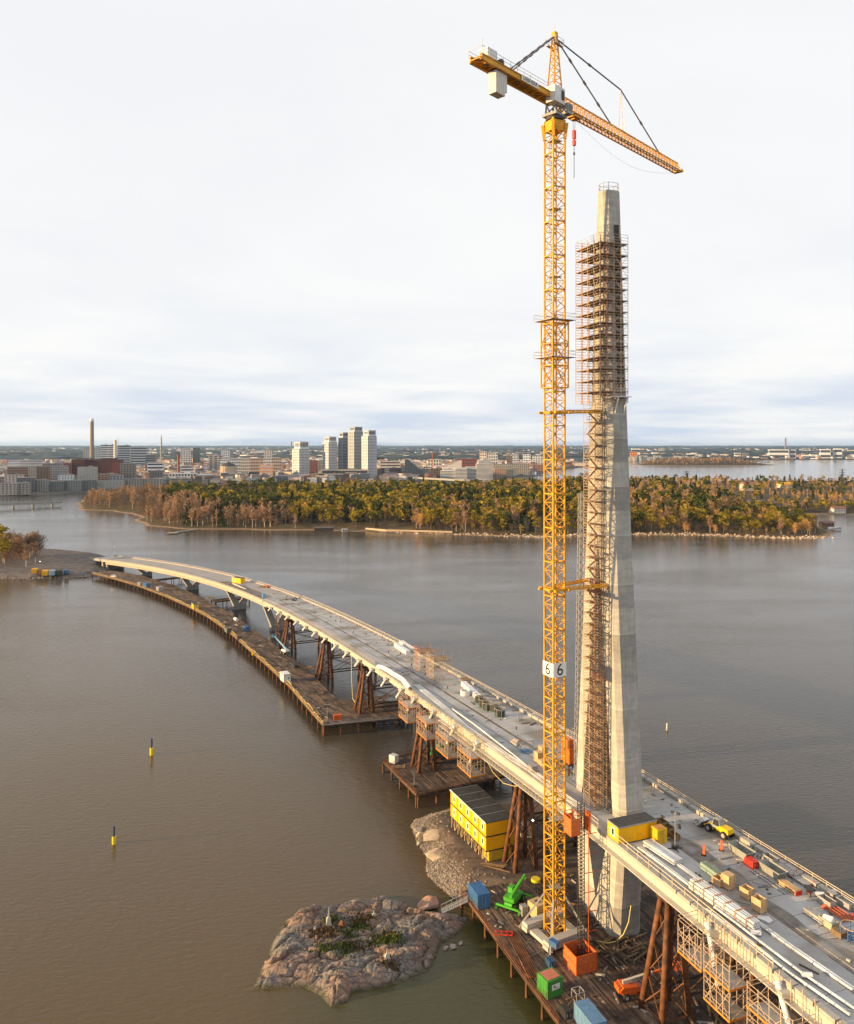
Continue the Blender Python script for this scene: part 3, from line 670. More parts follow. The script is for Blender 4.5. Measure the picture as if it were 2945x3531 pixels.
# jib: three-chord lattice
JL = 46.6
def jib():
    out = []
    nb = 12; bl = (JL-1.5)/nb
    for k in range(nb):
        mb = MB(); x0, x1 = 1.5+k*bl, 1.5+(k+1)*bl; hh = 2.3-.5*k/nb; zb, zt_ = ZJ-1.5, ZJ-1.5+hh
        for y in (-.85, .85): mb.bar((x0, y, zb), (x1, y, zb), .2)
        mb.bar((x0, 0, zt_), (x1, 0, zt_), .22); m = 3
        for q in range(m):
            a, c, b = x0+bl*q/m, x0+bl*(q+.5)/m, x0+bl*(q+1)/m
            for y in (-.85, .85): mb.bar((a, y, zb), (c, 0, zt_), .1); mb.bar((c, 0, zt_), (b, y, zb), .1)
            mb.bar((a, -.85, zb), (a, .85, zb), .1); mb.bar((a, -.85, zb), (b, .85, zb), .08)
        jp(mb, 'jib_section', m_yel)
        mb = MB(); mb.box((x0+x1)/2, 0, zb+.14, bl*.96, .5, .05); jp(mb, 'jib_walkway', m_galv)
jib()
mb = MB(); mb.box(JL+.2, 0, ZJ-1.3, .8, 1.9, .5); mb.bar((JL+.3, .5, ZJ-1.2), (JL+.5, .5, ZJ+.8), .09); jp(mb, 'jib_tip', m_yel)
# counter jib with hand rails, ballast slabs and winch
CJ = -21.4
mb = MB(); zc_ = ZJ-.9
for y in (-1.05, 1.05):
    mb.box(CJ/2, y, zc_, -CJ, .16, .9); mb.box(CJ/2, y, zc_+.45, -CJ, .42, .1); mb.box(CJ/2, y, zc_-.45, -CJ, .42, .1)
for k in range(12):
    x = CJ*k/11.; mb.bar((x, -1.05, zc_-.2), (x, 1.05, zc_-.2), .2)
    if k < 11: mb.bar((x, -1.05, zc_-.3), (CJ*(k+1)/11, 1.05, zc_-.3), .1)
jp(mb, 'counter_jib', m_yel)
mb = MB(); mb.box(CJ/2, 0, zc_+.42, -CJ-1, 1.6, .06); jp(mb, 'counter_jib_deck', m_galv)
mb = MB()
for y in (-1.35, 1.35):
    for k in range(13): x = CJ*k/12; mb.bar((x, y, zc_+.4), (x, y, zc_+1.5), .05)
    for h in (.95, 1.5): mb.bar((CJ, y, zc_+h), (-1.8, y, zc_+h), .05)
mb.bar((CJ, -1.35, zc_+1.5), (CJ, 1.35, zc_+1.5), .05); mb.bar((CJ, -1.35, zc_-.2), (CJ, -1.35, zc_+2.6), .08); jp(mb, 'hand_rail', m_galv)
for k in range(6):
    mb = MB(); mb.box(CJ+4.4+k*.48, 0, zc_-2.3+(.35 if k > 4 else 0), .42, 1.5, 3.5-(.7 if k > 4 else 0)); jp(mb, 'counterweight_slab', M('counterweight', (.60, .57, .52), .8, .08, .8))
mb = MB(); mb.box(CJ+3.4, .1, zc_+1.5, 2.4, 1.5, 1.8); jp(mb, 'winch_housing', m_white)
mb = MB(); mb.tube((CJ+5.8, -.7, zc_+1.1), (CJ+5.8, .7, zc_+1.1), .6, 14); jp(mb, 'winch_drum', m_dark)
sg = MB(); sg.box(CJ*.42, -1.33, zc_+.05, 4.6, .06, .95); sgn = jp(sg, 'name_board', MATS['board_white'])
t = obj('lettering', text_mesh('LIEBHERR', .92), m_ink, sgn); t.location = (CJ*.42, -1.375, zc_+.05); t.rotation_euler = (R(90), 0, 0); t.scale = (1.03, 1, 1)
# tie bars with their couplings
def tie_bar(a, b, nj, name='tie_bar', r=.09):
    a, b = Vector(a), Vector(b); mb = MB(); mb.bar(a, b, r*2)
    for k in range(1, nj+1):
        c = a+(b-a)*k/(nj+1); d = (b-a).normalized()*.45; mb.bar(c-d, c+d, .3)
    jp(mb, name, M('tie_grey', (.10, .10, .11), .5))
tie_bar((-.2, 0, ztop), (CJ*.62, -.9, zc_+.5), 6); tie_bar((-.2, .2, ztop), (CJ*.62, .9, zc_+.5), 6)
tie_bar((.2, 0, ztop), (18.9, 0, ZJ+.6), 3); tie_bar((.2, .1, ztop), (22.6, .1, 157.0), 1); tie_bar((22.6, .1, 157.0), (38.4, 0, ZJ+.2), 1)
mb = MB(); mb.bar((22.5, -.4, ZJ+.4), (22.6, .1, 157.), .1); mb.bar((22.5, .5, ZJ+.4), (22.6, .1, 157.), .1); mb.bar((24.6, .1, ZJ+.4), (22.6, .1, 157.), .07)
for k in range(6): mb.bar((22.5, -.35+.05*k, ZJ+.9+k*1.15), (22.5, .4-.05*k, ZJ+1.4+k*1.15), .05)
jp(mb, 'tie_post', m_galv)
mb = MB(); mb.box(6.1, 0, ZJ-1.85, 2.2, 1.7, .4); mb.box(6.1, 0, ZJ-2.1, 1., .8, .4); jp(mb, 'trolley', m_yel)
# hoist ropes and hook block
hook = thing('hook_block', 'red crane hook block hanging on thin ropes below the jib', 'hook', (CRX, CRY, 0), jdir)
mb = MB()
for x in (5.7, 6.5): mb.bar((x, 0, ZJ-2.2), (6.1+(x-6.1)*.5, 0, 144.4), .05)
mb.build('rope', m_dark, hook)
mb = MB(); mb.box(6.1, 0, 143.6, .62, .45, 1.5); mb.box(6.1, 0, 142.1, .55, .45, .9); mb.box(6.1, 0, 142.7, .3, .3, .8); mb.build('block', m_red, hook)
mb = MB(); mb.bar((6.1, 0, 141.7), (6.1, 0, 135.8), .08); mb.box(6.1, 0, 140.2, .25, .25, .5); mb.build('chain', m_dark, hook)
# slack power cable under the jib
mb = MB(); pts = [(8+x*38., .9, ZJ-1.6-4.2*math.sin(math.pi*x)*.75) for x in np.linspace(0, 1, 14)]; mb.path(pts, .02, 4); jp(mb, 'trolley_cable', m_grey)
# ================================================================ TEMPORARY SUPPORT TOWERS
def support(u, v, lab, zb=1.5, thick=.47):
    p = P(u, v, 3.); s, t = proj(p.x, p.y); q = B(s); zt = q.z-2.75; o = thing('support_tower', lab, 'support tower', (q.x, q.y, 0), yaw(s), 'rusty temporary support towers')
    for sd in (-1, 1):
        tc_ = sd*7.6
        legs = []
        for ix in (-1, 1):
            for iy in (-1, 1):
                a = Vector((ix*2.5, tc_+iy*2.5+sd*.9, zb)); b = Vector((ix*.8, tc_+iy*.95, zt-1.0)); legs.append((a, b, ix, iy))
                mb = MB(); mb.tube(a, b, thick, 12); mb.build('leg', m_rust, o, smooth=True)
                mb = MB(); mb.tube((a.x, a.y, -1), (a.x, a.y, zb+.1), .48, 10); mb.build('pile', m_rust, o)
        mb = MB(); mb.box(0, tc_, zt-.75, 2.6, 3.0, .5); mb.box(0, tc_, zt-.28, .8, 3.4, .56); mb.build('cap', M('rust_dark', (.06, .035, .022), .8, .4, 1.), o)
        at = lambda L_, f: L_[0]+(L_[1]-L_[0])*f
        for i, j in ((0, 1), (1, 3), (3, 2), (2, 0)):
            for f0, f1 in ((.04, .33), (.33, .62), (.62, .9)):
                mb = MB(); mb.bar(at(legs[i], f0), at(legs[j], f1), .16); mb.build('brace', m_rust, o)
                mb = MB(); mb.bar(at(legs[j], f0), at(legs[i], f1), .16); mb.build('brace', m_rust, o)
            mb = MB(); mb.bar(at(legs[i], .05), at(legs[j], .05), .26); mb.build('tie_beam', m_rust, o)
    h = zt-1
    for x in (-1.5, 1.5):
        for f in (.18, .58):
            z = zb+(h-zb)*f; mb = MB(); mb.bar((x, -6.6, z), (x, 6.6, z), .34); mb.build('cross_girder', MATS['rust_dark'], o)
        z0, z1 = zb+(h-zb)*.18, zb+(h-zb)*.58
        mb = MB(); mb.bar((x, -6.4, z0), (x, 6.4, z1), .16); mb.build('brace', m_rust, o)
        mb = MB(); mb.bar((x, 6.4, z0), (x, -6.4, z1), .16); mb.build('brace', m_rust, o)
        mb = MB(); mb.bar((x, -6.4, z1), (x, 6.4, h*.97), .16); mb.build('brace', m_rust, o)
    mb = MB(); mb.box(0, 0, zt-.6, .7, 12., .6); mb.build('cap_beam', MATS['rust_dark'], o)
    return o
support(962, 2229, 'rusty steel support tower beside the tall V pier, behind the blue boom lift')
support(1085, 2330, 'rusty steel support tower, second from the V piers, next to the open water')
support(1235, 2455, 'rusty steel support tower on the end of the long trestle')
support(1428, 2655, 'rusty steel support tower on the separate plank platform')
support(1755, 2992, 'rusty steel support tower in front of the yellow site offices')
support(2275, 3500, 'rusty steel support tower beside the orange boom lift', 3.)
# trestle bent beside the tall pier
q = P(806, 2165, 3.); o = thing('steel_bent', 'slim rusty steel bent standing by the tall V pier', 'support tower', (q.x+22, q.y-12, 0), yaw(240))
for x, y in ((0, 0), (5, 0), (0, 4), (5, 4)): mb = MB(); mb.bar((x, y, -1), (x, y, 11.), .3); mb.build('post', m_rust, o)
for y in (0, 4):
    for z in (4, 7.6, 11): mb = MB(); mb.bar((-2.5 if z > 10 else 0, y, z), (6.5, y, z), .25); mb.build('beam', m_rust, o)
    mb = MB(); mb.bar((0, y, 4), (5, y, 11), .12); mb.bar((5, y, 4), (0, y, 11), .12); mb.build('brace', m_rust, o)

# ================================================================ PLANK TRESTLES
def clip_line(poly, px, py, dx, dy):
    ts = []
    for (ax, ay), (bx, by) in zip(poly, poly[1:]+poly[:1]):
        ex, ey = bx-ax, by-ay; den = dx*ey-dy*ex
        if abs(den) < 1e-9: continue
        t = ((ax-px)*ey-(ay-py)*ex)/den; u = ((ax-px)*dy-(ay-py)*dx)/den
        if 0 <= u < 1: ts.append(t)
    return sorted(ts)
def trestle(name, label, poly, z, ang, bw=.32, bl=5., pile_step=5., rail=None, kerb=True, pmat=None):
    o = thing(name, label, 'trestle', (0, 0, 0)); c, s_ = math.cos(ang), math.sin(ang)
    A = np.array(poly); off = A @ np.array([-s_, c]); mb = MB(); k = off.min()+bw/2; r = random.Random(len(label))
    while k < off.max():
        ts = clip_line(poly, -s_*k, c*k, c, s_)
        for t0, t1 in zip(ts[::2], ts[1::2]):
            a = t0+r.uniform(-.35, .25); jit = r.random()*bl
            while a < t1:
                b = min(a+(jit if jit > 1 else bl), t1+r.uniform(-.1, .45)); jit = bl
                if b-a > .3: mb.box(-s_*k+c*(a+b)/2, c*k+s_*(a+b)/2, z+r.uniform(-.025, .03), b-a-.03, bw*.95, .14, ang)
                a = max(b, a+.4)
        k += bw
    mb.build('planking', pmat or m_plank, o, kind='stuff')
    n = len(poly)
    for i in range(n):
        a, b = Vector((*poly[i], 0)), Vector((*poly[(i+1) % n], 0)); d = b-a; Ln = d.length
        if Ln < 1: continue
        inw = Vector((-d.y, d.x, 0)).normalized()*.35
        mb = MB(); mb.bar(a+inw+Vector((0, 0, z-.38)), b+inw+Vector((0, 0, z-.38)), .3, .5); mb.build('edge_beam', MATS['rust_dark'], o)
        m = max(1, int(Ln/pile_step))
        for k in range(m+1):
            q = a+d*(k/m)+inw; mb = MB(); mb.tube((q.x, q.y, -1.2), (q.x, q.y, z-.3), .22, 8); mb.build('pile', m_rust, o)
        if rail and i in rail:
            mb = MB(); m2 = max(1, int(Ln/2.5)); lo = inw*.6
            for k in range(m2+1):
                q = a+d*(k/m2)+lo; mb.bar((q.x, q.y, z-.2), (q.x, q.y, z+1.1), .08)
            for h in (.6, 1.1): mb.bar(a+lo+Vector((0, 0, z+h)), b+lo+Vector((0, 0, z+h)), .07)
            mb.bar(a+lo+Vector((0, 0, z+.15)), b+lo+Vector((0, 0, z+.15)), .22, .18)
            mb.build('guard_rail', rail[i], o)
    return o
PZ = 3.
w3 = lambda l: [tuple(P(x, y, PZ)[:2]) for x, y in l]
m_railt = M('trestle_rail', (.36, .24, .12), .8, .3, 1., col2=(.55, .34, .06))
nearj = [(317, 1977), (395, 1997), (474, 2020), (571, 2057), (640, 2088), (714, 2126), (790, 2180), (857, 2240), (925, 2300), (994, 2365), (1055, 2436), (1113, 2503)]
farj = [(1422, 2473), (1380, 2418), (1166, 2415), (1102, 2352), (1052, 2297), (992, 2262), (935, 2215), (869, 2167), (775, 2103), (690, 2058), (600, 2018), (500, 1988), (385, 1967)]
rj = {i: m_railt for i in range(len(nearj)-1)}; rj[len(nearj)-1] = m_galv
trestle('long_trestle', 'long curved brown plank trestle running beside the bridge from the shore', w3(nearj+farj), PZ, R(-58), rail=rj, pmat=m_plank)
trestle('small_trestle', 'square brown plank platform on piles with a support tower on it', w3([(1319, 2625), (1437, 2744), (1772, 2668), (1650, 2588), (1490, 2578)]), PZ, R(-63), rail={1: m_rust, 0: m_rust, 4: m_rust})
main_poly = [(6.4, 151.9), (19.2, 117.2), (31, 85), (66, 98), (52, 130), (42, 152), (24, 158)]
trestle('main_trestle', 'large brown plank work platform round the foot of the pylon and crane', main_poly, PZ, R(-69), rail={0: m_rust}, bl=6.)
for (u, v, nm, ln, wd) in ((760, 2068, 'plank finger platform under the approach between the third and fourth V piers', 13, 7), (545, 1998, 'narrow plank finger platform under the approach near the shore', 20, 4)):
    q = P(u, v, PZ); s, t = proj(q.x, q.y); cs = [B(s+a*wd, b) for a, b in ((-.5, -9), (.5, -9), (.5, 8+ln*.2), (-.5, 8+ln*.2))]
    trestle('finger_trestle', nm, [(c.x, c.y) for c in cs][::-1], PZ-.15, yaw(s)+R(90))
def loose_planks(u, v, n, L_, spread, label, z=PZ+.15, mat=None, seed=1):
    q = P(u, v, z); o = thing('timber_pile', label, 'timber', (q.x, q.y, z)); r = random.Random(seed); a0 = r.random()*3.1
    for k in range(n):
        mb = MB(); mb.box(0, 0, 0, L_*(.7+.5*r.random()), .28, .14); b = mb.build('plank', mat or m_wood, o)
        b.location = (r.uniform(-1, 1)*spread, r.uniform(-1, 1)*spread, .07+.15*(k//max(1, n//4))); b.rotation_euler = (r.uniform(-.03, .03), r.uniform(-.05, .05), a0+r.gauss(0, .35))
loose_planks(2150, 3270, 16, 4.5, 3., 'grey loose planks scattered by the foot of the pylon', seed=3)
loose_planks(2190, 3330, 12, 8., 3.5, 'long dark loose timbers lying between pylon foot and boom lift', seed=5, mat=M('dark_timber', (.09, .065, .045), .9, .3, 1.))
loose_planks(2020, 3160, 10, 4., 2.2, 'dark stacked beams beside the crane mast', seed=9, mat=MATS['dark_timber'])
loose_planks(2420, 3480, 9, 4., 3., 'pale plank scraps lying under the bridge right of the boom lift', seed=11)
loose_planks(1310, 2410, 14, 4., 2.4, 'heap of pale timber at the end of the long trestle', seed=13)
loose_planks(1070, 2305, 10, 2.6, 1.4, 'small heap of broken timber beside the second support tower', seed=17)
loose_planks(722, 2062, 12, 5., 2.2, 'stacked brown timber under the approach beside the V pier', seed=19)
loose_planks(1700, 2990, 5, 5., .8, 'boards laid as a walkway below the yellow site offices', seed=23, z=3.2)

# ================================================================ PROPS: builders
def cont(label, loc, rz, Lx, Ly, H, mat, group=None, doors=True, roofm=None, name='container', cat='container'):
    """corrugated steel container; loc = centre of its base"""
    o = thing(name, label, cat, loc, rz, group)
    mb = MB(); mb.box(0, 0, H/2, Lx-.08, Ly-.08, H-.06); mb.build('body', mat, o)
    mb = MB()
    for x in (-1, 1):
        for y in (-1, 1): mb.bar((x*(Lx/2-.06), y*(Ly/2-.06), 0), (x*(Lx/2-.06), y*(Ly/2-.06), H), .14)
    for z in (.07, H-.07):
        for y in (-1, 1): mb.bar((-Lx/2, y*(Ly/2-.06), z), (Lx/2, y*(Ly/2-.06), z), .13)
        for x in (-1, 1): mb.bar((x*(Lx/2-.06), -Ly/2, z), (x*(Lx/2-.06), Ly/2, z), .13)
    mb.build('frame', mat, o)
    mb = MB(); n = int(Lx/.36)
    for k in range(1, n):
        x = -Lx/2+Lx*k/n
        for y in (-1, 1): mb.box(x, y*(Ly/2-.03), H/2, Lx/n*.5, .07, H-.3)
        mb.box(x, 0, H-.02, Lx/n*.5, Ly-.3, .05)
    n = int(Ly/.36)
    for k in range(1, n): mb.box(-Lx/2+.03, -Ly/2+Ly*k/n, H/2, .07, Ly/n*.5, H-.3); (None if doors else mb.box(Lx/2-.03, -Ly/2+Ly*k/n, H/2, .07, Ly/n*.5, H-.3))
    mb.build('corrugation', mat, o, kind='stuff')
    if doors:
        for y in (-1, 1):
            mb = MB(); mb.box(Lx/2-.01, y*Ly*.235, H/2, .06, Ly*.43, H-.35); d = mb.build('door', mat, o)
            mb = MB(); mb.bar((Lx/2+.05, y*.25, .25), (Lx/2+.05, y*.25, H-.25), .05); mb.build('lock_bar', m_galv, d)
    if roofm: mb = MB(); mb.box(0, 0, H+.03, Lx*.8, Ly*.8, .04); mb.build('roof_patch', roofm, o)
    return o
def cabin(label, loc, rz, Lx, Ly, H, mat, wins, doors=(), group=None, roofm=None, legs=0., name='site_cabin'):
    """flat-roofed site cabin; wins / doors: (face, offset, z, w, h) on faces '-x','x','-y','y'"""
    o = thing(name, label, 'cabin', loc, rz, group); z0 = legs
    mb = MB(); mb.box(0, 0, z0+H/2, Lx, Ly, H-.2); mb.build('wall', mat, o)
    mb = MB(); mb.box(0, 0, z0+H-.02, Lx+.16, Ly+.16, .2); mb.build('roof_rim', m_grey, o)
    mb = MB(); mb.box(0, 0, z0+H+.09, Lx-.05, Ly-.05, .06); mb.build('roof', roofm or m_roof, o)
    mb = MB(); mb.box(0, 0, z0+.06, Lx+.06, Ly+.06, .16); mb.build('floor_frame', m_dark, o)
    for lst, isd in ((wins, 0), (doors, 1)):
        for f, off, z, w, h in lst:
            ax = f[-1]; sg = -1 if f[0] == '-' else 1
            def bx(d, ww, hh, th, zz=0.):
                m_ = MB()
                if ax == 'x': m_.box(sg*(Lx/2+d), off, z0+z+zz, th, ww, hh)
                else: m_.box(off, sg*(Ly/2+d), z0+z+zz, ww, th, hh)
                return m_
            if isd:
                d = bx(.02, w, h, .07).build('door', mat, o); bx(.07, .1, .1, .06).build('handle', m_dark, d)
            else:
                wn = bx(.02, w, h, .08).build('window', m_white, o); bx(.07, w*.5, h*.66, .03).build('pane', m_glass, wn)
    if legs:
        for x in (-Lx/2+.2, 0, Lx/2-.2):
            for y in (-Ly/2+.2, Ly/2-.2): mb = MB(); mb.bar((x, y, 0), (x, y, z0), .16); mb.build('leg', m_dark, o)
    return o
def crate(label, loc, rz, a, b, h, open_=False, mat=None, group=None, name='crate', cat='crate'):
    o = thing(name, label, cat, loc, rz, group); m_ = mat or m_crate; n = max(2, int(h/.3))
    for k in range(n):
        mb = MB(); z = .1+(h-.1)*(k+.5)/n; hh = (h-.1)/n-.03
        for y in (-1, 1): mb.box(0, y*(b/2-.03), z, a, .06, hh)
        for x in (-1, 1): mb.box(x*(a/2-.03), 0, z, .06, b-.13, hh)
        mb.build('slat_ring', m_, o)
    mb = MB()
    for x in (-1, 1):
        for y in (-1, 1): mb.box(x*(a/2+.0), y*(b/2+.0), h/2, .1, .1, h)
    mb.build('corner_post', m_, o)
    mb = MB(); mb.box(0, 0, .05, a-.15, b-.15, .1); mb.build('floor', m_wood, o)
    if not open_: mb = MB(); mb.box(0, 0, h+.03, a+.06, b+.06, .06); mb.build('lid', m_, o)
    return o
def tub(label, loc, rz, a, b, h, mat, fill=None, group=None, name='skip', cat='skip'):
    o = thing(name, label, cat, loc, rz, group)
    lo = [(-a*.36, -b*.42), (a*.36, -b*.42), (a*.36, b*.42), (-a*.36, b*.42)]; hi = [(-a/2, -b/2), (a/2, -b/2), (a/2, b/2), (-a/2, b/2)]
    mb = MB(); i1 = [(x*.95, y*.93) for x, y in hi]; i0 = [(x*.95, y*.93) for x, y in lo]
    mb.loft([[(x, y, .05) for x, y in lo], [(x, y, h) for x, y in hi], [(x, y, h) for x, y in i1], [(x, y, .15) for x, y in i0]]); mb.build('tub', mat, o)
    mb = MB()
    for y in (-1, 1): mb.bar((-a/2, y*b/2, h), (a/2, y*b/2, h), .1)
    for x in (-1, 1): mb.bar((x*a/2, -b/2, h), (x*a/2, b/2, h), .1)
    mb.build('rim', mat, o)
    if fill: mb = MB(); mb.loft([[(x*.9, y*.9, h*.55) for x, y in hi], [(x*.4, y*.5, h*.95) for x, y in hi]]); mb.build('load', fill, o)
    return o
def wheel(o, x, y, r, w, rim=None):
    mb = MB(); mb.tube((x, y-w/2, r), (x, y+w/2, r), r, 16); wv = mb.build('wheel', m_black, o)
    mb = MB(); mb.tube((x, y-w/2-.02, r), (x, y+w/2+.02, r), r*.55, 12); mb.build('rim', rim or m_grey, wv)
def boom_lift(label, loc, rz, mat, elev, stretch, stow=False, text=None, whitebody=None):
    o = thing('boom_lift', label, 'boom lift', loc, rz)
    mb = MB(); mb.box(0, 0, .75, 3.4, 1.3, .45); mb.build('chassis', m_dark if not stow else mat, o)
    for x in (-1.3, 1.3):
        for y in (-1.05, 1.05): wheel(o, x, y, .5, .4)
    mb = MB(); mb.side([(-2.2, 1.1), (1.2, 1.1), (1.3, 1.6), (.6, 1.95), (-1.8, 2.0), (-2.3, 1.6)], -1.05, 1.05); tb = mb.build('turntable', whitebody or mat, o)
    mb = MB(); mb.box(-2.25, 0, 1.55, .5, 1.7, .8); mb.build('counterweight', whitebody or mat, o)
    a = Vector((-1.5, 0, 2.2)); d = Vector((math.cos(elev), 0, math.sin(elev))); b = a+d*stretch
    mb = MB(); mb.bar(a, a+d*stretch*.6, .42, .52); bo_ = mb.build('boom', mat if not stow else m_cream, o)
    mb = MB(); mb.bar(a+d*stretch*.55, b, .3, .36); mb.build('inner_boom', mat, o)
    mb = MB(); mb.bar((-.1, 0, 1.8), a+d*stretch*.4+Vector((0, 0, -.2)), .18); mb.build('lift_cylinder', m_galv, o)
    c = b+Vector((.2, 0, -1.6 if elev > .3 else -.2)); mb = MB(); mb.bar(b, c+Vector((0, 0, .4)), .22); mb.build('jib_arm', mat, o)
    mb = MB(); bx0, bz0 = c.x, max(c.z, .35)
    for x in (0, .9):
        for y in (-.9, .9): mb.bar((bx0+x, y, bz0), (bx0+x, y, bz0+1.1), .06)
    for z in (0, .55, 1.1):
        for y in (-.9, .9): mb.bar((bx0, y, bz0+z), (bx0+.9, y, bz0+z), .06)
        for x in (0, .9): mb.bar((bx0+x, -.9, bz0+z), (bx0+x, .9, bz0+z), .06)
    mb.box(bx0+.45, 0, bz0, .9, 1.8, .06); mb.build('basket', mat, o)
    return o
def telehandler(label, loc, rz, mat, elev=R(24), outrig=True):
    o = thing('telehandler', label, 'telehandler', loc, rz)
    mb = MB(); mb.side([(-2.5, .7), (2.6, .7), (2.7, 1.25), (-2.4, 1.35)], -.75, .75); mb.build('chassis', mat, o)
    for x in (-1.7, 1.7):
        for y in (-1.0, 1.0): wheel(o, x, y, .62, .45, mat)
    mb = MB(); mb.side([(-2.1, 1.4), (1.0, 1.4), (1.0, 1.9), (-.6, 2.2), (-2.3, 2.2)], -1.05, 1.05); mb.build('turntable', mat, o)
    mb = MB(); mb.side([(-.4, 1.45), (1.1, 1.45), (1.25, 2.2), (.85, 3.1), (-.35, 3.1)], .15, 1.05); cb = mb.build('cab', mat, o)
    mb = MB(); mb.side([(-.2, 2.1), (1.05, 2.1), (.78, 2.9), (-.2, 2.9)], .12, 1.08); mb.side([(.9, 1.7), (1.27, 2.15), (.93, 3.0), (.84, 3.0)], .25, .95); mb.build('cab_glass', m_glass, cb)
    a = Vector((-2.1, -.35, 2.4)); d = Vector((math.cos(elev), 0, math.sin(elev)))
    mb = MB(); mb.bar(a, a+d*4.6, .45, .55); mb.build('boom', mat, o)
    mb = MB(); mb.bar(a+d*4.2, a+d*6.2, .33, .4); e_ = a+d*6.2; mb.bar(e_, e_+Vector((.3, 0, -.8)), .3); mb.build('boom_head', mat, o)
    mb = MB(); mb.bar((-.5, -.35, 1.8), a+d*2.2, .16); mb.build('lift_cylinder', m_galv, o)
    if outrig:
        for x in (-2.7, 2.8):
            mb = MB(); mb.bar((x, -2.3, .75), (x, 2.3, .75), .3, .3)
            for y in (-2.3, 2.3): mb.bar((x, y, .8), (x, y, .05), .18); mb.box(x, y, .06, .5, .5, .08)
            mb.build('outrigger', mat, o)
    return o
def reel(label, loc, r, h, mat, fill=None, group=None):
    o = thing('cable_reel', label, 'cable reel', loc, rnd.random()*3, group); n = 14
    for z in (.12, h):
        mb = MB()
        for k in range(n):
            a, b = 2*math.pi*k/n, 2*math.pi*(k+1)/n; mb.bar((r*math.cos(a), r*math.sin(a), z), (r*math.cos(b), r*math.sin(b), z), .09)
        mb.build('hoop', mat if z < .5 else M('hoop_rust', (.40, .27, .15), .6), o)
    mb = MB()
    for k in range(0, n, 2):
        a = 2*math.pi*k/n; mb.bar((r*math.cos(a), r*math.sin(a), .1), (r*math.cos(a), r*math.sin(a), h), .08)
        mb.bar((0, 0, .1), (r*1.12*math.cos(a), r*1.12*math.sin(a), .1), .12)
    mb.build('spokes', mat, o)
    if fill: mb = MB(); mb.tube((0, 0, .15), (0, 0, h*.75), r*.8, 16); mb.build('cable_coil', fill, o)
    return o
def lamp_mast(label, loc, h, lit=True):
    o = thing('light_mast', label, 'light mast', loc, rnd.random()*6)
    mb = MB(); mb.tube((0, 0, 0), (0, 0, h), .07, 8, .045); mb.build('pole', m_galv, o)
    mb = MB(); mb.box(0, 0, .25, 1.0, .8, .5); mb.bar((-.9, -.9, .05), (.9, .9, .05), .1); mb.bar((-.9, .9, .05), (.9, -.9, .05), .1); mb.build('base', m_dark, o)
    for k, y in enumerate((-.45, .45)):
        mb = MB(); mb.box(.1, y, h, .28, .5, .36); l = mb.build('lamp_head', m_dark, o); mb = MB(); mb.box(.26, y, h, .03, .42, .28); mb.build('lens', m_lamp if lit else m_white, l)
    mb = MB(); mb.bar((0, -.5, h), (0, .5, h), .06); mb.build('cross_arm', m_galv, o)
    return o
def pipes(label, pts, n, r, mat=None, name='pipe_run', cat='pipes', group=None, gap=1.04, straps=0, stack=1, z0=None):
    """n parallel pipes following points; every pipe is a part"""
    o = thing(name, label, cat, pts[0], 0, group); pts = [Vector(p)-Vector(pts[0]) for p in pts]
    for j in range(stack):
        for k in range(n-j % 2):
            mb = MB(); off = (k-(n-1-j % 2)/2)*2*r*gap; qs = []
            for i, p in enumerate(pts):
                d = (pts[min(i+1, len(pts)-1)]-pts[max(i-1, 0)]); sdv = Vector((-d.y, d.x, 0)).normalized(); qs.append(p+sdv*off+Vector((0, 0, r+.02+j*r*1.75)))
            mb.path(qs, r, 8); mb.build('pipe', mat or m_pipe, o, smooth=True)
    if straps:
        a, b = pts[0], pts[-1]; d = (b-a).normalized(); sdv = Vector((-d.y, d.x, 0)); wd = n*r*gap+.06; hh = r*2+(stack-1)*r*1.75+.06
        for k in range(straps):
            c = a+(b-a)*(k+.5)/straps; mb = MB(); q = [c-sdv*wd, c+sdv*wd, c+sdv*wd+Vector((0, 0, hh)), c-sdv*wd+Vector((0, 0, hh))]
            for i in range(4): mb.bar(q[i], q[(i+1) % 4], .09)
            mb.build('strap', M('strap_rust', (.5, .22, .06), .7), o)
    return o
# ================================================================ PROPS: placing
def at3(u, v, z=PZ+.1): return P(u, v, z)
EA = math.atan2(-34.7, 12.8)                                                   # direction of the main platform's edge
cont('blue corrugated container at the shore corner of the main platform', at3(1652, 3112), EA, 4.4, 2.5, 2.7, m_blue)
cont('green container with a white sign on the plank platform edge', at3(1896, 3420), EA+R(8), 2.7, 2.9, 2.7, m_green, doors=False, roofm=M('red_roof_patch', (.45, .16, .10), .7))
g_ = [o for o in bpy.data.objects if o.get('label', '').startswith('green container')][0]
mb = MB(); mb.box(1.42, .1, 1.6, .05, 1.5, .85); sgn = mb.build('sign', m_white, g_); mb = MB(); mb.box(1.455, -.2, 1.72, .02, .3, .25); mb.box(1.455, .1, 1.5, .02, .8, .07); mb.build('sign_mark', M('print_dark', (.05, .12, .08), .6), sgn)
cont('blue container cut by the lower picture edge beside the generator', at3(2035, 3548), EA, 5.0, 2.4, 2.6, M('blue_faded', (.13, .25, .40), .55, .15, .8))
telehandler('bright green telehandler on outriggers beside the blue container', at3(1772, 3118), R(58), M('lime_paint', (.07, .36, .03), .45, .15, 1.), R(12))
crate('tan plywood box with a dark hatch in its lid by the crane base', at3(1853, 3158), EA+R(12), 2.5, 2.3, 2.5, mat=M('plywood', (.50, .36, .18), .8, .12, 1.), name='plywood_box', cat='box')
q = at3(1853, 3158); mb = MB(); mb.box(0, 0, 2.62, .9, .7, .06); o = mb.build('dark_hatch', m_dark, [x for x in bpy.data.objects if x.name.startswith('plywood_box')][0])
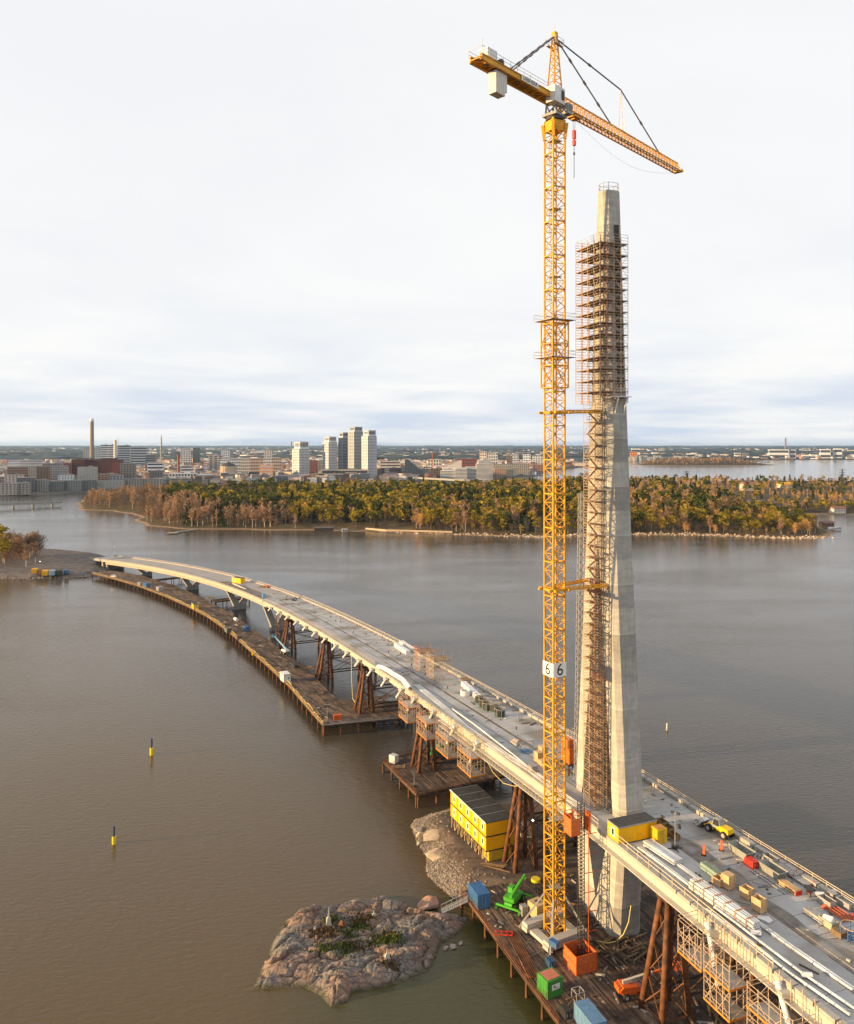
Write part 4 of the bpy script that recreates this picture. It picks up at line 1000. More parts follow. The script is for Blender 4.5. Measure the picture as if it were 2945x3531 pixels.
cont('small grey switch cabinet between telehandler and plywood box', at3(1806, 3154), EA, 1.2, 1.1, 1.7, m_galv, name='switch_cabinet', cat='cabinet')
cont('small blue tool box lying on the crane ballast', at3(1911, 3262, 5.35), EA+R(20), 1.6, .9, .9, m_blue, name='tool_box', cat='box')
cont('dark blue tool chest beside the crane base frame', at3(1898, 3328), EA, 1.5, 1.1, 1.0, M('navy_paint', (.035, .09, .17), .5, .2, 1.), name='tool_chest', cat='box')
pipes('bundle of long rusty steel pipes lying along the platform edge', [at3(1762, 3216), at3(1842, 3374)], 6, .16, m_rust, name='steel_pipes', straps=0, stack=1)
o = thing('ladder_frame', 'small red steel frame lying at the platform edge', 'frame', at3(1736, 3226), EA+R(60))
for y in (-.5, .5): mb = MB(); mb.bar((-1.6, y, .3), (1.6, y, .5), .14); mb.build('side_bar', m_red, o)
for x in (-1.4, -.4, .6, 1.5): mb = MB(); mb.bar((x, -.5, .3), (x, .5, .55), .12); mb.build('rung', m_red, o)
# hoist against the deck edge: mast, orange cage and enclosure at the foot
HX, HY = 25.3, 131.
ho = thing('mast_hoist', 'dark rack mast of the hoist climbing the near deck edge with an orange cage', 'hoist', (HX, HY, 0), PY)
mb = MB()
for x, y in ((-.4, -.4), (.4, -.4), (.4, .4), (-.4, .4)): mb.bar((x, y, 3), (x, y, 29.6), .1)
mb.build('mast', m_dark, ho); mb = MB()
for k in range(44):
    z = 3.1+k*.6
    for a, b in (((-.4, -.4), (.4, -.4)), ((.4, -.4), (.4, .4)), ((.4, .4), (-.4, .4)), ((-.4, .4), (-.4, -.4))): mb.bar((*a, z), (*b, z), .07)
mb.build('rungs', m_dark, ho, kind='stuff')
mb = MB(); mb.box(-.2, -1.6, 24.6, 2.2, 1.7, .15)
for x in (-1.3, .9):
    for y in (-2.4, -.8): mb.bar((x, y, 24.6), (x, y, 27.9), .12)
for a, b in (((-1.3, -2.4), (.9, -2.4)), ((.9, -2.4), (.9, -.8)), ((.9, -.8), (-1.3, -.8)), ((-1.3, -.8), (-1.3, -2.4))):
    for z in (25.6, 26.7, 27.9): mb.bar((*a, z), (*b, z), .08)
cg = mb.build('cage', m_orange, ho)
mb = MB(); mb.box(-1.32, -1.6, 26.0, .05, 1.6, 2.7); mb.box(-.2, -2.42, 26.0, 2.1, .05, 2.7); mb.box(.92, -1.6, 26.0, .05, 1.6, 2.7); mb.build('cage_panel', M('orange_mesh', (.55, .13, .035), .6, .3, 3.), cg)
mb = MB()
for y in (1.1, 1.5): mb.bar((.6, y, 24.2), (.6, y, 28.), .1); mb.bar((-.9, y, 24.2), (-.9, y, 28.), .1)
mb.box(-.1, 1.3, 26.1, 1.5, .06, 3.2); mb.build('landing_gate', m_orange, ho)
for k in range(7):
    mb = MB(); mb.bar((.3, .3, 5+k*3.2), (.8, 2.5, 5.2+k*3.2), .09); mb.build('wall_tie', m_orange, ho)
mb = MB(); mb.bar((1.6, .4, 3), (1.6, .4, 26), .07); mb.bar((.9, .9, 3), (.9, .9, 26), .07); mb.build('guide_pole', m_orange, ho)
en = thing('hoist_enclosure', 'orange mesh enclosure round the foot of the hoist mast', 'enclosure', (HX-.3, HY-.8, 3.1), PY)
for f, (x, y, a, b) in enumerate(((-1.9, 0, .06, 3.9), (1.9, 0, .06, 3.9), (0, -1.9, 3.7, .06), (0, 1.9, 3.7, .06))):
    mb = MB(); mb.box(x, y, 1.45, a, b, 2.9); pn = mb.build('panel', MATS['orange_mesh'], en)
    mb = MB(); 
    for z in (.05, 1.45, 2.9): mb.bar((x-a/2, y-b/2 if a < b else y-.05, z), (x+a/2, y+b/2 if a < b else y-.05, z), .12)
    mb.build('panel_rail', m_orange, pn)
for x in (-1.9, 1.9):
    for y in (-1.9, 1.9): mb = MB(); mb.bar((x, y, 0), (x, y, 3.), .16); mb.build('post', m_orange, en)
boom_lift('orange boom lift with pale boom stowed low beside the rusty tower', at3(2178, 3432), R(12), m_orange, R(9), 8.5, stow=True)
tx = obj('lettering', text_mesh('ULTRA BOOM', .4), m_ink, [o for o in bpy.data.objects if o.name.startswith('boom_lift')][0]); tx.location = (1.2, -.235, 2.62); tx.rotation_euler = (R(90), R(-9), 0)
o = thing('steel_cage', 'small open steel cage standing behind the cut-off blue container', 'cage', at3(1994, 3448), EA)
for x in (-.7, .7):
    for y in (-.7, .7): mb = MB(); mb.bar((x, y, 0), (x, y, 1.5), .1); mb.build('post', m_galv, o)
for a, b in (((-.7, -.7), (.7, -.7)), ((.7, -.7), (.7, .7)), ((.7, .7), (-.7, .7)), ((-.7, .7), (-.7, -.7))):
    for z in (.1, 1.5): mb = MB(); mb.bar((*a, z), (*b, z), .1); mb.build('rail', m_galv, o)
cont('small dark generator on the platform edge near the lower picture edge', at3(1950, 3500), EA, 1.8, 1.0, 1.1, m_dark, name='generator', cat='generator')
mb = MB(); zz = [(2176, 3122, 12.), (2168, 3180, 9.), (2150, 3222, 6.), (2125, 3246, 4.2), (2095, 3252, 3.3), (2050, 3243, 3.25), (2010, 3236, 3.25)]
pts = []
for u, v, z in zz:
    d = 136.0 if z > 3.4 else None; q = P(u, v, z) if d is None else Vector(((u-CX)*d/FPX, d, CAM_H-(v-CY)*d/FPX)); pts.append(q)
mb.path(pts, .09, 6); tag(mb.build('hose', M('yellow_hose', (.62, .50, .16), .6)), 'yellow hose curling down the foot of the pylon onto the planks', 'hose')
def flood(label, p):
    o = thing('flood_light', label, 'flood light', p, R(-90)); mb = MB(); mb.box(0, 0, 0, .3, .4, .35); mb.build('housing', m_dark, o); mb = MB(); mb.box(.17, 0, 0, .04, .26, .22); mb.build('lens', m_lamp, o)
    mb = MB(); mb.bar((0, 0, -.2), (0, 0, -.9), .06); mb.build('bracket', m_dark, o)
flood('lit flood light fixed among the braces behind the site offices', Vector((21.3, 160.5, 12.7)))
flood('lit flood light on the scaffold foot between the pylon legs', Vector((29.9, 141.2, 28.)))
flood('lit flood light on the shore beside the bare trees', Vector(((138-CX)*545/FPX, 545, CAM_H-(1936-CY)*545/FPX)))
# ---- site offices on the gravel island: two floors of yellow modules on posts
OX, OY = P(1554, 2856, 2.6)[:2]; ox2, oy2 = P(1676, 2984, 2.6)[:2]; oa = math.atan2(oy2-OY, ox2-OX); OL = math.hypot(ox2-OX, oy2-OY)
off = thing('site_office', 'two-storey yellow container office block on posts on the gravel island', 'site office', (OX, OY, 2.6), oa)
mw = OL/5; wd = 6.6; fz = [2.75, 5.7]
for f in fz:
    for k in range(5):
        mb = MB(); mb.box(mw*(k+.5), wd/2, f+1.42, mw-.05, wd, 2.62); m_ = mb.build('module', m_caby, off)
        mb = MB(); mb.box(mw*(k+.5)+.25, -.03, f+1.6, 1.2, .1, 1.6); w_ = mb.build('window', m_white, off); mb = MB(); mb.box(mw*(k+.5)+.3, -.1, f+1.6, .5, .06, .95); mb.build('pane', m_glass, w_)
        mb = MB(); mb.box(mw*k+.04, -.02, f+1.42, .1, .06, 2.6); mb.build('seam', M('seam_brown', (.35, .17, .01), .6), off)
    mb = MB(); mb.box(OL/2, wd/2, f+.02, OL+.12, wd+.12, .22); mb.build('floor_frame', m_dark, off)
    mb = MB(); mb.box(OL+.03, 1.4, f+1.2, .08, 1.0, 2.1); mb.build('end_panel', m_caby, off)
for k in range(5):
    mb = MB(); mb.box(mw*(k+.5), wd/2, fz[1]+2.82, mw-.03, wd+.2, .2); mb.build('roof', m_roof, off)
    mb = MB(); mb.box(mw*k+.02, wd/2, fz[1]+2.94, .14, wd+.1, .05); mb.build('roof_seam', m_grey, off)
mb = MB(); mb.box(OL/2, -.12, fz[1]+2.86, OL+.1, .12, .26); mb.build('roof_trim', m_white, off)
for k in range(11):
    for y in (.2, 1.4): mb = MB(); mb.bar((.2+k*(OL-.4)/10, y, 0), (.2+k*(OL-.4)/10, y, 2.7), .16); mb.build('post', M('post_pale', (.5, .36, .18), .8), off)
    if k % 2 == 0: mb = MB(); mb.bar((.2+k*(OL-.4)/10, wd-.3, 0), (.2+k*(OL-.4)/10, wd-.3, 2.7), .2); mb.build('post', m_dark, off)
for k in range(10): mb = MB(); mb.bar((.2+k*(OL-.4)/10, .2, .2 if k % 2 else 2.5), (.2+(k+1)*(OL-.4)/10, .2, 2.5 if k % 2 else .2), .08); mb.build('post_brace', MATS['post_pale'], off)
c_ = Matrix.Rotation(oa, 3, 'Z') @ Vector((OL-1.5, wd/2+.3, 0))
cont('yellow corrugated container under the end of the site offices', (OX+c_.x, OY+c_.y, 2.55), oa+R(90), 5.6, 2.5, 2.6, M('dusty_yellow', (.62, .42, .03), .6, .15, .7))
o = tag(MB().tube((0, 0, 0), (0, 0, .5), .9, 14).build('yellow_basin', M('basin_yellow', (.7, .55, .02), .5)), 'round yellow plastic basin lying below the support tower', 'basin'); o.location = (21.2, 155.5, 3.15)
cont('white tank beside the support tower behind the site offices', P(1812, 2880, 3.), 0., 2.2, 2.2, 2.4, m_white, name='white_tank', cat='tank')
# ---- on the gravel: boulders
def rock(label, loc, r, seed, mat, group=None, flat=.75, sub=3, name='boulder'):
    import bmesh
    bm = bmesh.new(); bmesh.ops.create_icosphere(bm, subdivisions=sub, radius=1.); rr = random.Random(seed)
    pl = [(Vector((rr.gauss(0, 1), rr.gauss(0, 1), rr.gauss(0, .8))).normalized(), rr.uniform(.5, .9)) for _ in range(20)]
    for v in bm.verts:
        for n, d in pl:
            k = v.co.dot(n)
            if k > d: v.co -= n*(k-d)
        v.co.x *= 1.15; v.co.z *= flat; v.co *= 1+.04*math.sin(9*v.co.x+seed)*math.cos(7*v.co.y)
    me = bpy.data.meshes.new(name); bm.to_mesh(me); bm.free(); o = obj(name, me, mat); o.location = loc; o.scale = (r, r, r); o.rotation_euler = (0, 0, rr.random()*6)
    return tag(o, label, 'boulder', group)
m_gran = M('pink_granite', (.33, .19, .13), .85, .25, 1.2, .3, col2=(.24, .19, .17))
m_grrk = M('grey_granite', (.30, .255, .22), .85, .25, 1.2, .3, col2=(.20, .18, .17))
rock('large pink granite block in the water beside the gangway', P(1474, 3118, .7), 2.3, 4, m_gran, flat=.62)
rock('pale grey boulder on the water edge of the gravel island', P(1448, 2864, 1.), 1.3, 8, m_grrk)
rock('sunlit tan boulder on the water edge of the gravel island', P(1449, 2882, 1.), 1.2, 12, M('tan_rock', (.45, .34, .22), .9, .2, 1.))
rock('small rounded stone at the waterline of the gravel island', P(1446, 2910, .4), .7, 15, m_grrk)
m_tan = M('pale_bedrock', (.42, .34, .24), .9, .25, .7, .3)
rock('pale flat bedrock slab on the slope of the gravel island', P(1492, 2880, 1.4), 3.1, 21, m_tan, flat=.34)
rock('lower pale bedrock slab on the slope of the gravel island', P(1505, 2945, 1.3), 2.7, 27, m_tan, flat=.34)
# loose stones along its waterline
def rubble(name, label, pts, n, r0, r1, mat, spread, zf, seed):
    r = random.Random(seed); mb = MB()
    for k in range(n):
        i = r.randrange(len(pts)-1); f = r.random(); x = pts[i][0]+(pts[i+1][0]-pts[i][0])*f+r.gauss(0, spread); y = pts[i][1]+(pts[i+1][1]-pts[i][1])*f+r.gauss(0, spread)
        rr = r.uniform(r0, r1); z = float(zf(x, y))
        if z < -.6: continue
        vs = []
        for sx_, sy_, sz_ in ((1, 0, 0), (-1, 0, 0), (0, 1, 0), (0, -1, 0), (0, 0, 1), (0, 0, -1)): j = rr*r.uniform(.7, 1.2); vs.append((x+sx_*j, y+sy_*j, max(z, -.3)+sz_*j*.7))
        a = r.random()*3; c, s_ = math.cos(a), math.sin(a); vs = [(x+(p[0]-x)*c-(p[1]-y)*s_, y+(p[0]-x)*s_+(p[1]-y)*c, p[2]) for p in vs]
        mb.add(vs, [(0, 2, 4), (2, 1, 4), (1, 3, 4), (3, 0, 4), (2, 0, 5), (1, 2, 5), (3, 1, 5), (0, 3, 5)])
    o = mb.build(name, mat); o['kind'] = 'stuff'; o['label'] = label; o['category'] = 'stones'; return o
m_rub = M('rubble_stone', (.205, .17, .14), .9, .2, .5, island=.4, world=True)
rubble('gravel', 'grey and tan rubble stones on the bank of the gravel island', gi_poly[13:]+gi_poly[:4], 6500, .08, .40, m_rub, 2.3, GI.z, 5)
rubble('gravel', 'tan rubble stones along the edge of the bridgehead', ls_poly[:9], 900, .3, 1.1, m_rub, 1.1, LS.z, 6)
# gangway from skerry to platform
o = thing('gangway', 'grey steel gangway stairs from the rocks up to the platform', 'gangway', P(1522, 3148, 1.), 0)
b0, b1 = Vector((0, 0, .2)), P(1612, 3102, 3.3)-P(1522, 3148, 1.)
sd = (b1-b0).cross(Vector((0, 0, 1))).normalized()*.55
for k in (-1, 1):
    mb = MB(); mb.bar(b0+sd*k, b1+sd*k, .16); mb.build('stringer', m_galv, o)
    mb = MB(); mb.bar(b0+sd*k+Vector((0, 0, 1.)), b1+sd*k+Vector((0, 0, 1.)), .07)
    for f in np.linspace(0, 1, 6): mb.bar(b0+(b1-b0)*f+sd*k, b0+(b1-b0)*f+sd*k+Vector((0, 0, 1.)), .06)
    mb.build('hand_rail', m_galv, o)
for f in np.linspace(.03, .97, 14): mb = MB(); c = b0+(b1-b0)*f; mb.bar(c-sd, c+sd, .24, .06); mb.build('tread', m_galv, o)
# ================================================================ ON THE DECK
def dk(u, v, dz=0.): return D(u, v, dz)
def on(u, v, dz=.01):
    p, s, t = D(u, v); return Vector((p.x, p.y, p.z+dz)), yaw(s), s, t
p, a, s, t = on(2180, 2886); 
cabin('yellow site cabin with dark flat roof in front of the pylon on the deck', p, a, 3.0, 7.4, 2.75, m_caby, [('-y', 0, 1.55, 1.1, 1.5)], [('x', .4, 1.15, .95, 2.0), ('x', -1.6, .75, .9, .6)])
p, a, s, t = on(2272, 2902); cont('rusty-topped yellow steel box next to the deck cabin', p, a, 1.7, 1.9, 2.35, M('scuffed_yellow', (.70, .42, .015), .5, .15, 1., col2=(.5, .27, .03)), roofm=M('rust_top', (.42, .20, .06), .8), name='steel_box', cat='container')
p, a, s, t = on(2328, 2926); lamp_mast('light mast with black foot behind the white pipes on the deck', p, 5.6, False)
for k, (u, v, lb) in enumerate(((2284, 2846, 'brown crate behind the rusty-topped yellow box, farther one'), (2306, 2866, 'brown crate behind the light mast, middle one'), (2322, 2890, 'brown crate right beside the light mast'))):
    p, a, s, t = on(u, v); crate(lb, p, a, 1.9, 1.1, .9, True, m_wood, 'brown crates behind the yellow box')
for u, v, lb in ((2427, 2950, 'orange traffic beacon standing alone in the middle of the deck'), (2488, 2934, 'orange traffic beacon beside the small machine parts')):
    p, a, s, t = on(u, v); o = thing('traffic_beacon', lb, 'beacon', p, a+.6, 'orange traffic beacons'); mb = MB(); mb.side([(-.18, .1), (.18, .1), (.14, 1.7), (-.14, 1.7)], -.05, .05); mb.build('blade', m_orange, o); mb = MB(); mb.box(0, 0, .06, .7, .4, .12); mb.build('foot', m_black, o)
# wheel loader
p, a, s, t = on(2484, 2878); o = thing('wheel_loader', 'yellow and grey wheel loader parked at the far deck edge', 'wheel loader', p, a+R(8)); o.scale = (.86, .86, .86)
mb = MB(); mb.side([(-.3, .9), (2.2, .8), (2.5, 1.2), (2.4, 1.9), (.6, 2.0), (-.2, 1.6)], -.85, .85); mb.build('engine_hood', M('loader_yellow', (.75, .45, .01), .45, .1, 1.), o)
mb = MB(); mb.side([(-1.3, 1.0), (.2, 1.0), (.5, 1.9), (.2, 3.0), (-1.0, 3.0), (-1.4, 1.9)], -.7, .7); cb = mb.build('cab', m_grey, o)
mb = MB(); mb.side([(-1.25, 1.7), (.38, 1.7), (.15, 2.9), (-.95, 2.9)], -.73, .73); mb.build('cab_glass', m_glass, cb)
for x in (-2.0, 1.6):
    for y in (-.95, .95): wheel(o, x, y, .72, .5)
mb = MB(); mb.side([(-3.2, .5), (-1.2, .6), (-1.2, 1.3), (-2.9, 1.1)], -.6, .6); mb.build('front_frame', MATS['loader_yellow'], o)
for y in (-.5, .5): mb = MB(); mb.bar((-1.5, y, 1.6), (-3.6, y, .6), .25); mb.build('lift_arm', MATS['loader_yellow'], o)
mb = MB(); mb.side([(-4.5, .15), (-3.6, .15), (-3.5, 1.1), (-3.7, 1.1), (-3.8, .35), (-4.5, .25)], -1.2, 1.2); mb.build('bucket', m_dark, o)
p, a, s, t = on(2430, 2842); rock('white plastic-covered heap at the far deck edge beside the wheel loader', p+Vector((0, 0, .4)), 1.2, 41, m_film, name='covered_heap')
def load(label, u, v, kind, **k):
    p, a, s, t = on(u, v); a += k.pop('da', 0.)
    return p, a
p, a = load('', 2557, 2948, 0); tub('empty grey steel tub nearest the traffic beacons', p, a, 4.2, 2.0, 1.2, M('tub_grey', (.24, .245, .22), .6, .2, 1.), None, 'grey steel tubs')
p, a = load('', 2668, 3016, 0); tub('long grey steel tub beside the aluminium ladder beams', p, a, 4.0, 1.9, 1.2, MATS['tub_grey'], None, 'grey steel tubs')
p, a = load('', 2592, 2986, 0); cont('small red steel box between the two grey tubs', p, a, 1.8, 1.2, 1.0, m_red, name='red_box', cat='box')
p, a = load('', 2657, 2974, 0); crate('grey lattice box at the far deck edge behind the tubs', p, a, 2.2, 1.2, 1.0, True, m_galv, name='lattice_box', cat='box')
p, a = load('', 2653, 3042, 0); o = thing('ladder_beam', 'long aluminium ladder beam lying on the deck beside the tub', 'beam', p, a)
for y in (-.35, .35): mb = MB(); mb.bar((-3.4, y, .12), (3.4, y, .12), .14); mb.build('chord', m_galv, o)
for k in range(12): mb = MB(); mb.bar((-3.3+k*.6, -.35, .12), (-3.0+k*.6, .35, .12), .07); mb.build('rung', m_galv, o)
p1, a = load('', 2690, 3045, 0); q1 = p1+Vector((math.cos(a), math.sin(a), 0))*3.4
pipes('stack of pale timber beams with red painted ends on the deck', [p1, q1], 5, .12, m_crate, 'timber_stack', 'timber', stack=3)
mb = MB(); d = (q1-p1).normalized(); mb.bar(q1+Vector((0, 0, .3)), q1+d*.1+Vector((0, 0, .3)), 1.2, .6); tag(mb.build('red_end_cap', m_red), 'dark red end board against the stack of pale timber beams', 'board')
p, a = load('', 2716, 3004, 0); o = thing('panel_rack', 'low rack of grey panels with red end brackets at the far deck edge', 'rack', p, a)
for k in range(5): mb = MB(); mb.box(0, -.8+k*.4, .45, 4.2, .3, .18); mb.build('panel', m_galv, o)
for x in (-2.1, 2.1): mb = MB(); mb.bar((x, -1., .1), (x, 1., .1), .16); mb.bar((x, -1., .1), (x, -1., .9), .12); mb.bar((x, 1., .1), (x, 1., .9), .12); mb.build('bracket', m_red, o)
p, a = load('', 2762, 3040, 0); o = thing('panel_rack', 'low rack of grey panels beside the wheelbarrow', 'rack', p, a)
for k in range(4): mb = MB(); mb.box(0, -.6+k*.4, .35, 3.2, .3, .15); mb.build('panel', m_galv, o)
for x in (-1.6, 1.6): mb = MB(); mb.bar((x, -.8, .1), (x, .8, .1), .16); mb.bar((x, .8, .1), (x, .8, .8), .12); mb.build('bracket', m_red, o)
p, a = load('', 2790, 3084, 0); o = thing('wheelbarrow', 'black wheelbarrow with orange frame standing on the deck', 'wheelbarrow', p, a+R(-35))
mb = MB(); mb.loft([[(-.5, -.3, .45), (.4, -.3, .45), (.4, .3, .45), (-.5, .3, .45)], [(-.8, -.5, .95), (.75, -.5, .95), (.75, .5, .95), (-.8, .5, .95)]]); mb.build('tray', m_dark, o)
for y in (-.28, .28): mb = MB(); mb.bar((.75, y*.4, .3), (-1.1, y, .65), .07); mb.bar((-.4, y, .5), (-.5, y, 0), .07); mb.build('frame', m_orange, o)
wheel(o, .75, 0, .26, .14)
for u, v, lb in ((2829, 3092, 'short white pipe piece lying beside the wheelbarrow'), (2610, 3226, 'short white pipe piece on a mat near the near edge, farther one'), (2785, 3372, 'short white pipe piece on a mat near the near edge, nearer one')):
    p, a = load('', u, v, 0); mb = MB(); mb.tube((-.7, 0, .34), (.5, 0, .34), .33, 14); o = tag(mb.build('pipe_piece', m_pipe), lb, 'pipe'); o.location = p; o.rotation_euler = (0, 0, a+R(60))
for u, v, lb, aa, bb, hh, op in ((2479, 3052, 'open wooden crate beside the tall closed crate', 1.3, 1.3, 1.2, True), (2511, 3062, 'tall closed wooden crate on the middle of the deck', 1.3, 1.3, 2.0, False),
                                 (2576, 3096, 'open square wooden crate standing apart on the deck', 1.4, 1.2, 1.5, True), (2618, 3142, 'open orange-lit crate with dark frame next to the white sheet', 1.4, 1.2, 1.9, True)):
    p, a = load('', u, v, 0); crate(lb, p, a+.15, aa, bb, hh, op, None, 'wooden crates on the deck')
p, a = load('', 2611, 3102, 0); o = tag(MB().tube((0, 0, 0), (0, 0, .75), .38, 14, .46).build('bucket', m_galv), 'grey bucket between two wooden crates', 'bucket'); o.location = p
p, a = load('', 2637, 3172, 0); rock('crumpled white plastic sheet lying beside the last crate', p+Vector((0, 0, .1)), 1.1, 57, m_film, flat=.25, name='plastic_sheet')
p, a = load('', 2453, 3014, 0); o = thing('panel_stack', 'stack of greenish glass panels leaning on a frame on the deck', 'panels', p, a)
for k in range(6): mb = MB(); mb.box(0, -.5+k*.2, .55, 3.6, .06, 1.0); mb.build('panel', M('green_glass', (.22, .30, .25), .3, .1, 1.), o)
for u, v, lb, mt, fl in ((2853, 3122, 'grey lattice box with rails, left of the pair', m_galv, None), (2917, 3128, 'grey lattice box with rails, right of the pair', m_galv, None), (2857, 3194, 'grey-green box holding a crumpled white bag', M('box_olive', (.36, .35, .24), .6), m_film)):
    p, a = load('', u, v, 0); o = crate(lb, p, a, 2.1, 1.2, 1.0, True, mt, 'steel lattice boxes', 'lattice_box', 'box')
    if fl: mb = MB(); mb.loft([[(-.8, -.5, .6), (.8, -.5, .6), (.8, .5, .6), (-.8, .5, .6)], [(-.5, -.3, 1.4), (.4, -.2, 1.3), (.5, .3, 1.45), (-.3, .3, 1.3)]]); mb.build('white_bag', fl, o)
p, a = load('', 2889, 3152, 0); o = thing('red_scaffold_bundle', 'bundle of red scaffold frames lying on the deck', 'scaffold frames', p, a)
for k in range(9): mb = MB(); mb.bar((-2., -.8+k*.2, .2+.1*(k % 3)), (1.9, -.8+k*.2, .2+.1*(k % 3)), .1); mb.build('tube', m_scafr, o)
for x in (-1.6, 1.6): mb = MB(); mb.bar((x, -1., .1), (x, 1., .1), .15); mb.bar((x, 1., .1), (x, 1., .8), .12); mb.build('bracket', m_red, o)
p, a = load('', 2813, 3168, 0); d = Vector((math.cos(a), math.sin(a), 0)); pipes('stack of grey boards with dark red ends beside the muddy track', [p-d*1.6, p+d*1.6], 4, .14, m_galv, 'board_stack', 'boards', stack=3)
p, a = load('', 2893, 3226, 0)
o = thing('pallet_stack', 'small stack of wooden pallets near the picture edge', 'pallets', p, a)
for k in range(4): 
    mb = MB(); mb.box(0, 0, .08+k*.2, 1.6, 1.1, .06); b = mb.build('pallet', m_wood, o); mb = MB()
    for y in (-.5, 0, .5): mb.box(0, y, .0+k*.2, 1.6, .1, .1)
    mb.build('bearer', m_wood, b)
p, a = load('', 2937, 3238, 0); reel('blue steel cable reel cut by the right picture edge', p, 1.3, 1.7, m_blue)
# cables: five grey-green reels and one blue one
m_reel = M('reel_green', (.20, .30, .28), .5, .15, 1.)
for k, (u, v) in enumerate(((1652, 2421), (1668, 2436), (1681, 2448), (1706, 2452), (1724, 2470))):
    p, a = load('', u, v, 0); reel(('first', 'second', 'third', 'fourth', 'fifth')[k]+' grey-green cable reel in the row, counted from the white packages', p, 1.35, 1.9, m_reel, m_dark, 'grey-green cable reels')
p, a = load('', 1814, 2592, 0); reel('empty blue steel cable reel near the crane on the deck', p, 1.25, 1.6, m_blue)
# white packages
def packs(label, pts, nx, w, h, mat=m_film):
    p0, a, s, t = on(*pts[0]); p1 = on(*pts[1])[0]; d = p1-p0; o = thing('wrapped_packs', label, 'packages', p0, math.atan2(d.y, d.x)); L_ = d.length/nx
    for k in range(nx):
        mb = MB(); j = .02*(k % 3); mb.loft([[(L_*k+.04, -w/2, .2), (L_*(k+1)-.04, -w/2, .2), (L_*(k+1)-.04, w/2, .2), (L_*k+.04, w/2, .2)], [(L_*k+.1, -w/2+.08, h+j), (L_*(k+1)-.1, -w/2+.05, h+j), (L_*(k+1)-.1, w/2-.07, h-j), (L_*k+.08, w/2-.06, h+j)]]); mb.build('pack', mat, o)
    mb = MB(); mb.box(d.length/2, 0, .1, d.length, w*.9, .16); mb.build('pallet', m_orange, o)
packs('white wrapped packages in a row on pallets before the scaffold towers', ((1366, 2232), (1408, 2256)), 6, 1.6, 1.5)
packs('second row of white wrapped packages beside the far kerb', ((1383, 2222), (1425, 2247)), 6, 1.6, 1.4)
packs('long white wrapped packages with orange straps beside the cable reels', ((1598, 2366), (1654, 2412)), 6, 1.5, 1.4)
p, a = load('', 1604, 2398, 0); o = thing('white_coil', 'coil of white hose lying on the deck beside the packages', 'coil', p, 0); mb = MB()
for z in (.2, .55, .9, 1.2):
    for k in range(16): q0, q1 = 2*math.pi*k/16, 2*math.pi*(k+1)/16; mb.tube((1.1*math.cos(q0), 1.1*math.sin(q0), z), (1.1*math.cos(q1), 1.1*math.sin(q1), z), .2, 6)
mb.build('hose', m_pipe, o)
p, a = load('', 1608, 2358, 0); o = thing('formwork_frames', 'dark stacked formwork frames at the end of the white packages', 'formwork', p, a)
for k in range(4): mb = MB(); mb.box(-.6*k, .5*(k % 2), .2+.2*k, 3., 2.2, .14); mb.build('frame', m_wood if k % 2 else m_grey, o)
p, a = load('', 1782, 2566, 0); o = thing('rubble_pallet', 'grey pallet of rubble and white rags on the deck', 'pallet', p, a); mb = MB(); mb.box(0, 0, .3, 2.8, 1.7, .6); mb.build('box', m_galv, o); mb = MB(); mb.loft([[(-1.2, -.7, .6), (1.2, -.7, .6), (1.2, .7, .6), (-1.2, .7, .6)], [(-.5, -.3, 1.1), (.6, -.2, 1.), (.5, .3, 1.2), (-.4, .3, 1.)]]); mb.build('rubble', m_grrk, o)
for u, v, dz, lb, h in ((1858, 2628, 0, 'tall wooden crate left of the crane mast on the deck', 2.1), (1872, 2640, 0, 'low wooden crate in front of the tall crate beside the crane mast', 1.1), (1873, 2602, 0, 'wooden crate behind the crane mast beside the orange hoist', 1.7), (1886, 2650, 0, 'lowest wooden crate half hidden by the crane mast', .9)):
    p, a = load('', u, v, 0); crate(lb, p, a, 1.5, 1.3, h, False, None, 'wooden crates beside the crane')
# scaffold towers standing on the deck
for u, v, lb in ((1448, 2312, 'scaffold tower on the deck nearer the white packages'), (1494, 2340, 'scaffold tower on the deck nearer the cable reels')):
    p, a = load('', u, v, 0); scaffold('deck_scaffold', lb, -2.6, 2.6, -1.0, 4.5, 0., 5.6, 2, 2, (-1.0, 1.0, .9, 5), p, a, lift=1.4, tw=.075, skip=lambda x, y, z: z < 5 or y < 0)
# orange passenger hoist on a raised landing, with its grey lattice mast up the pylon leg
hp, a, s, t = on(1968, 2662)
o = thing('passenger_hoist', 'orange passenger hoist on a raised landing with grey lattice mast along the pylon', 'hoist', hp, PY)
mb = MB(); mb.box(0, 0, 2.0, 3.6, 3.3, .25); mb.build('landing', m_dark, o)
for x in (-1.5, 1.5):
    for y in (-1.4, 1.4): mb = MB(); mb.bar((x, y, 0), (x, y, 2.), .25); mb.build('leg', m_rust, o)
mb = MB(); mb.box(0, 0, 3.6, 2.9, 2.5, 2.9); cg = mb.build('car', m_orange, o)
for y in (-.65, .65): mb = MB(); mb.box(1.48, y, 3.5, .06, 1.15, 2.5); mb.build('door', m_orange, cg)
mb = MB(); mb.box(1.52, .2, 4., .04, .3, .5); mb.build('notice', m_white, cg)
mb = MB(); mb.box(-.2, -.6, 5.9, 2.2, 1.3, 1.6); mb.build('motor_box', m_orange, o)
mb = MB()
for x in (-1., 1.):
    for y in (-1., 1.): mb.bar((x, y, 5.1), (x, y, 8.2), .07)
for z in (7.1, 7.6, 8.2):
    for q0, q1 in (((-1, -1), (1, -1)), ((1, -1), (1, 1)), ((1, 1), (-1, 1)), ((-1, 1), (-1, -1))): mb.bar((*q0, z), (*q1, z), .06)
mb.build('roof_rail', m_galv, o)
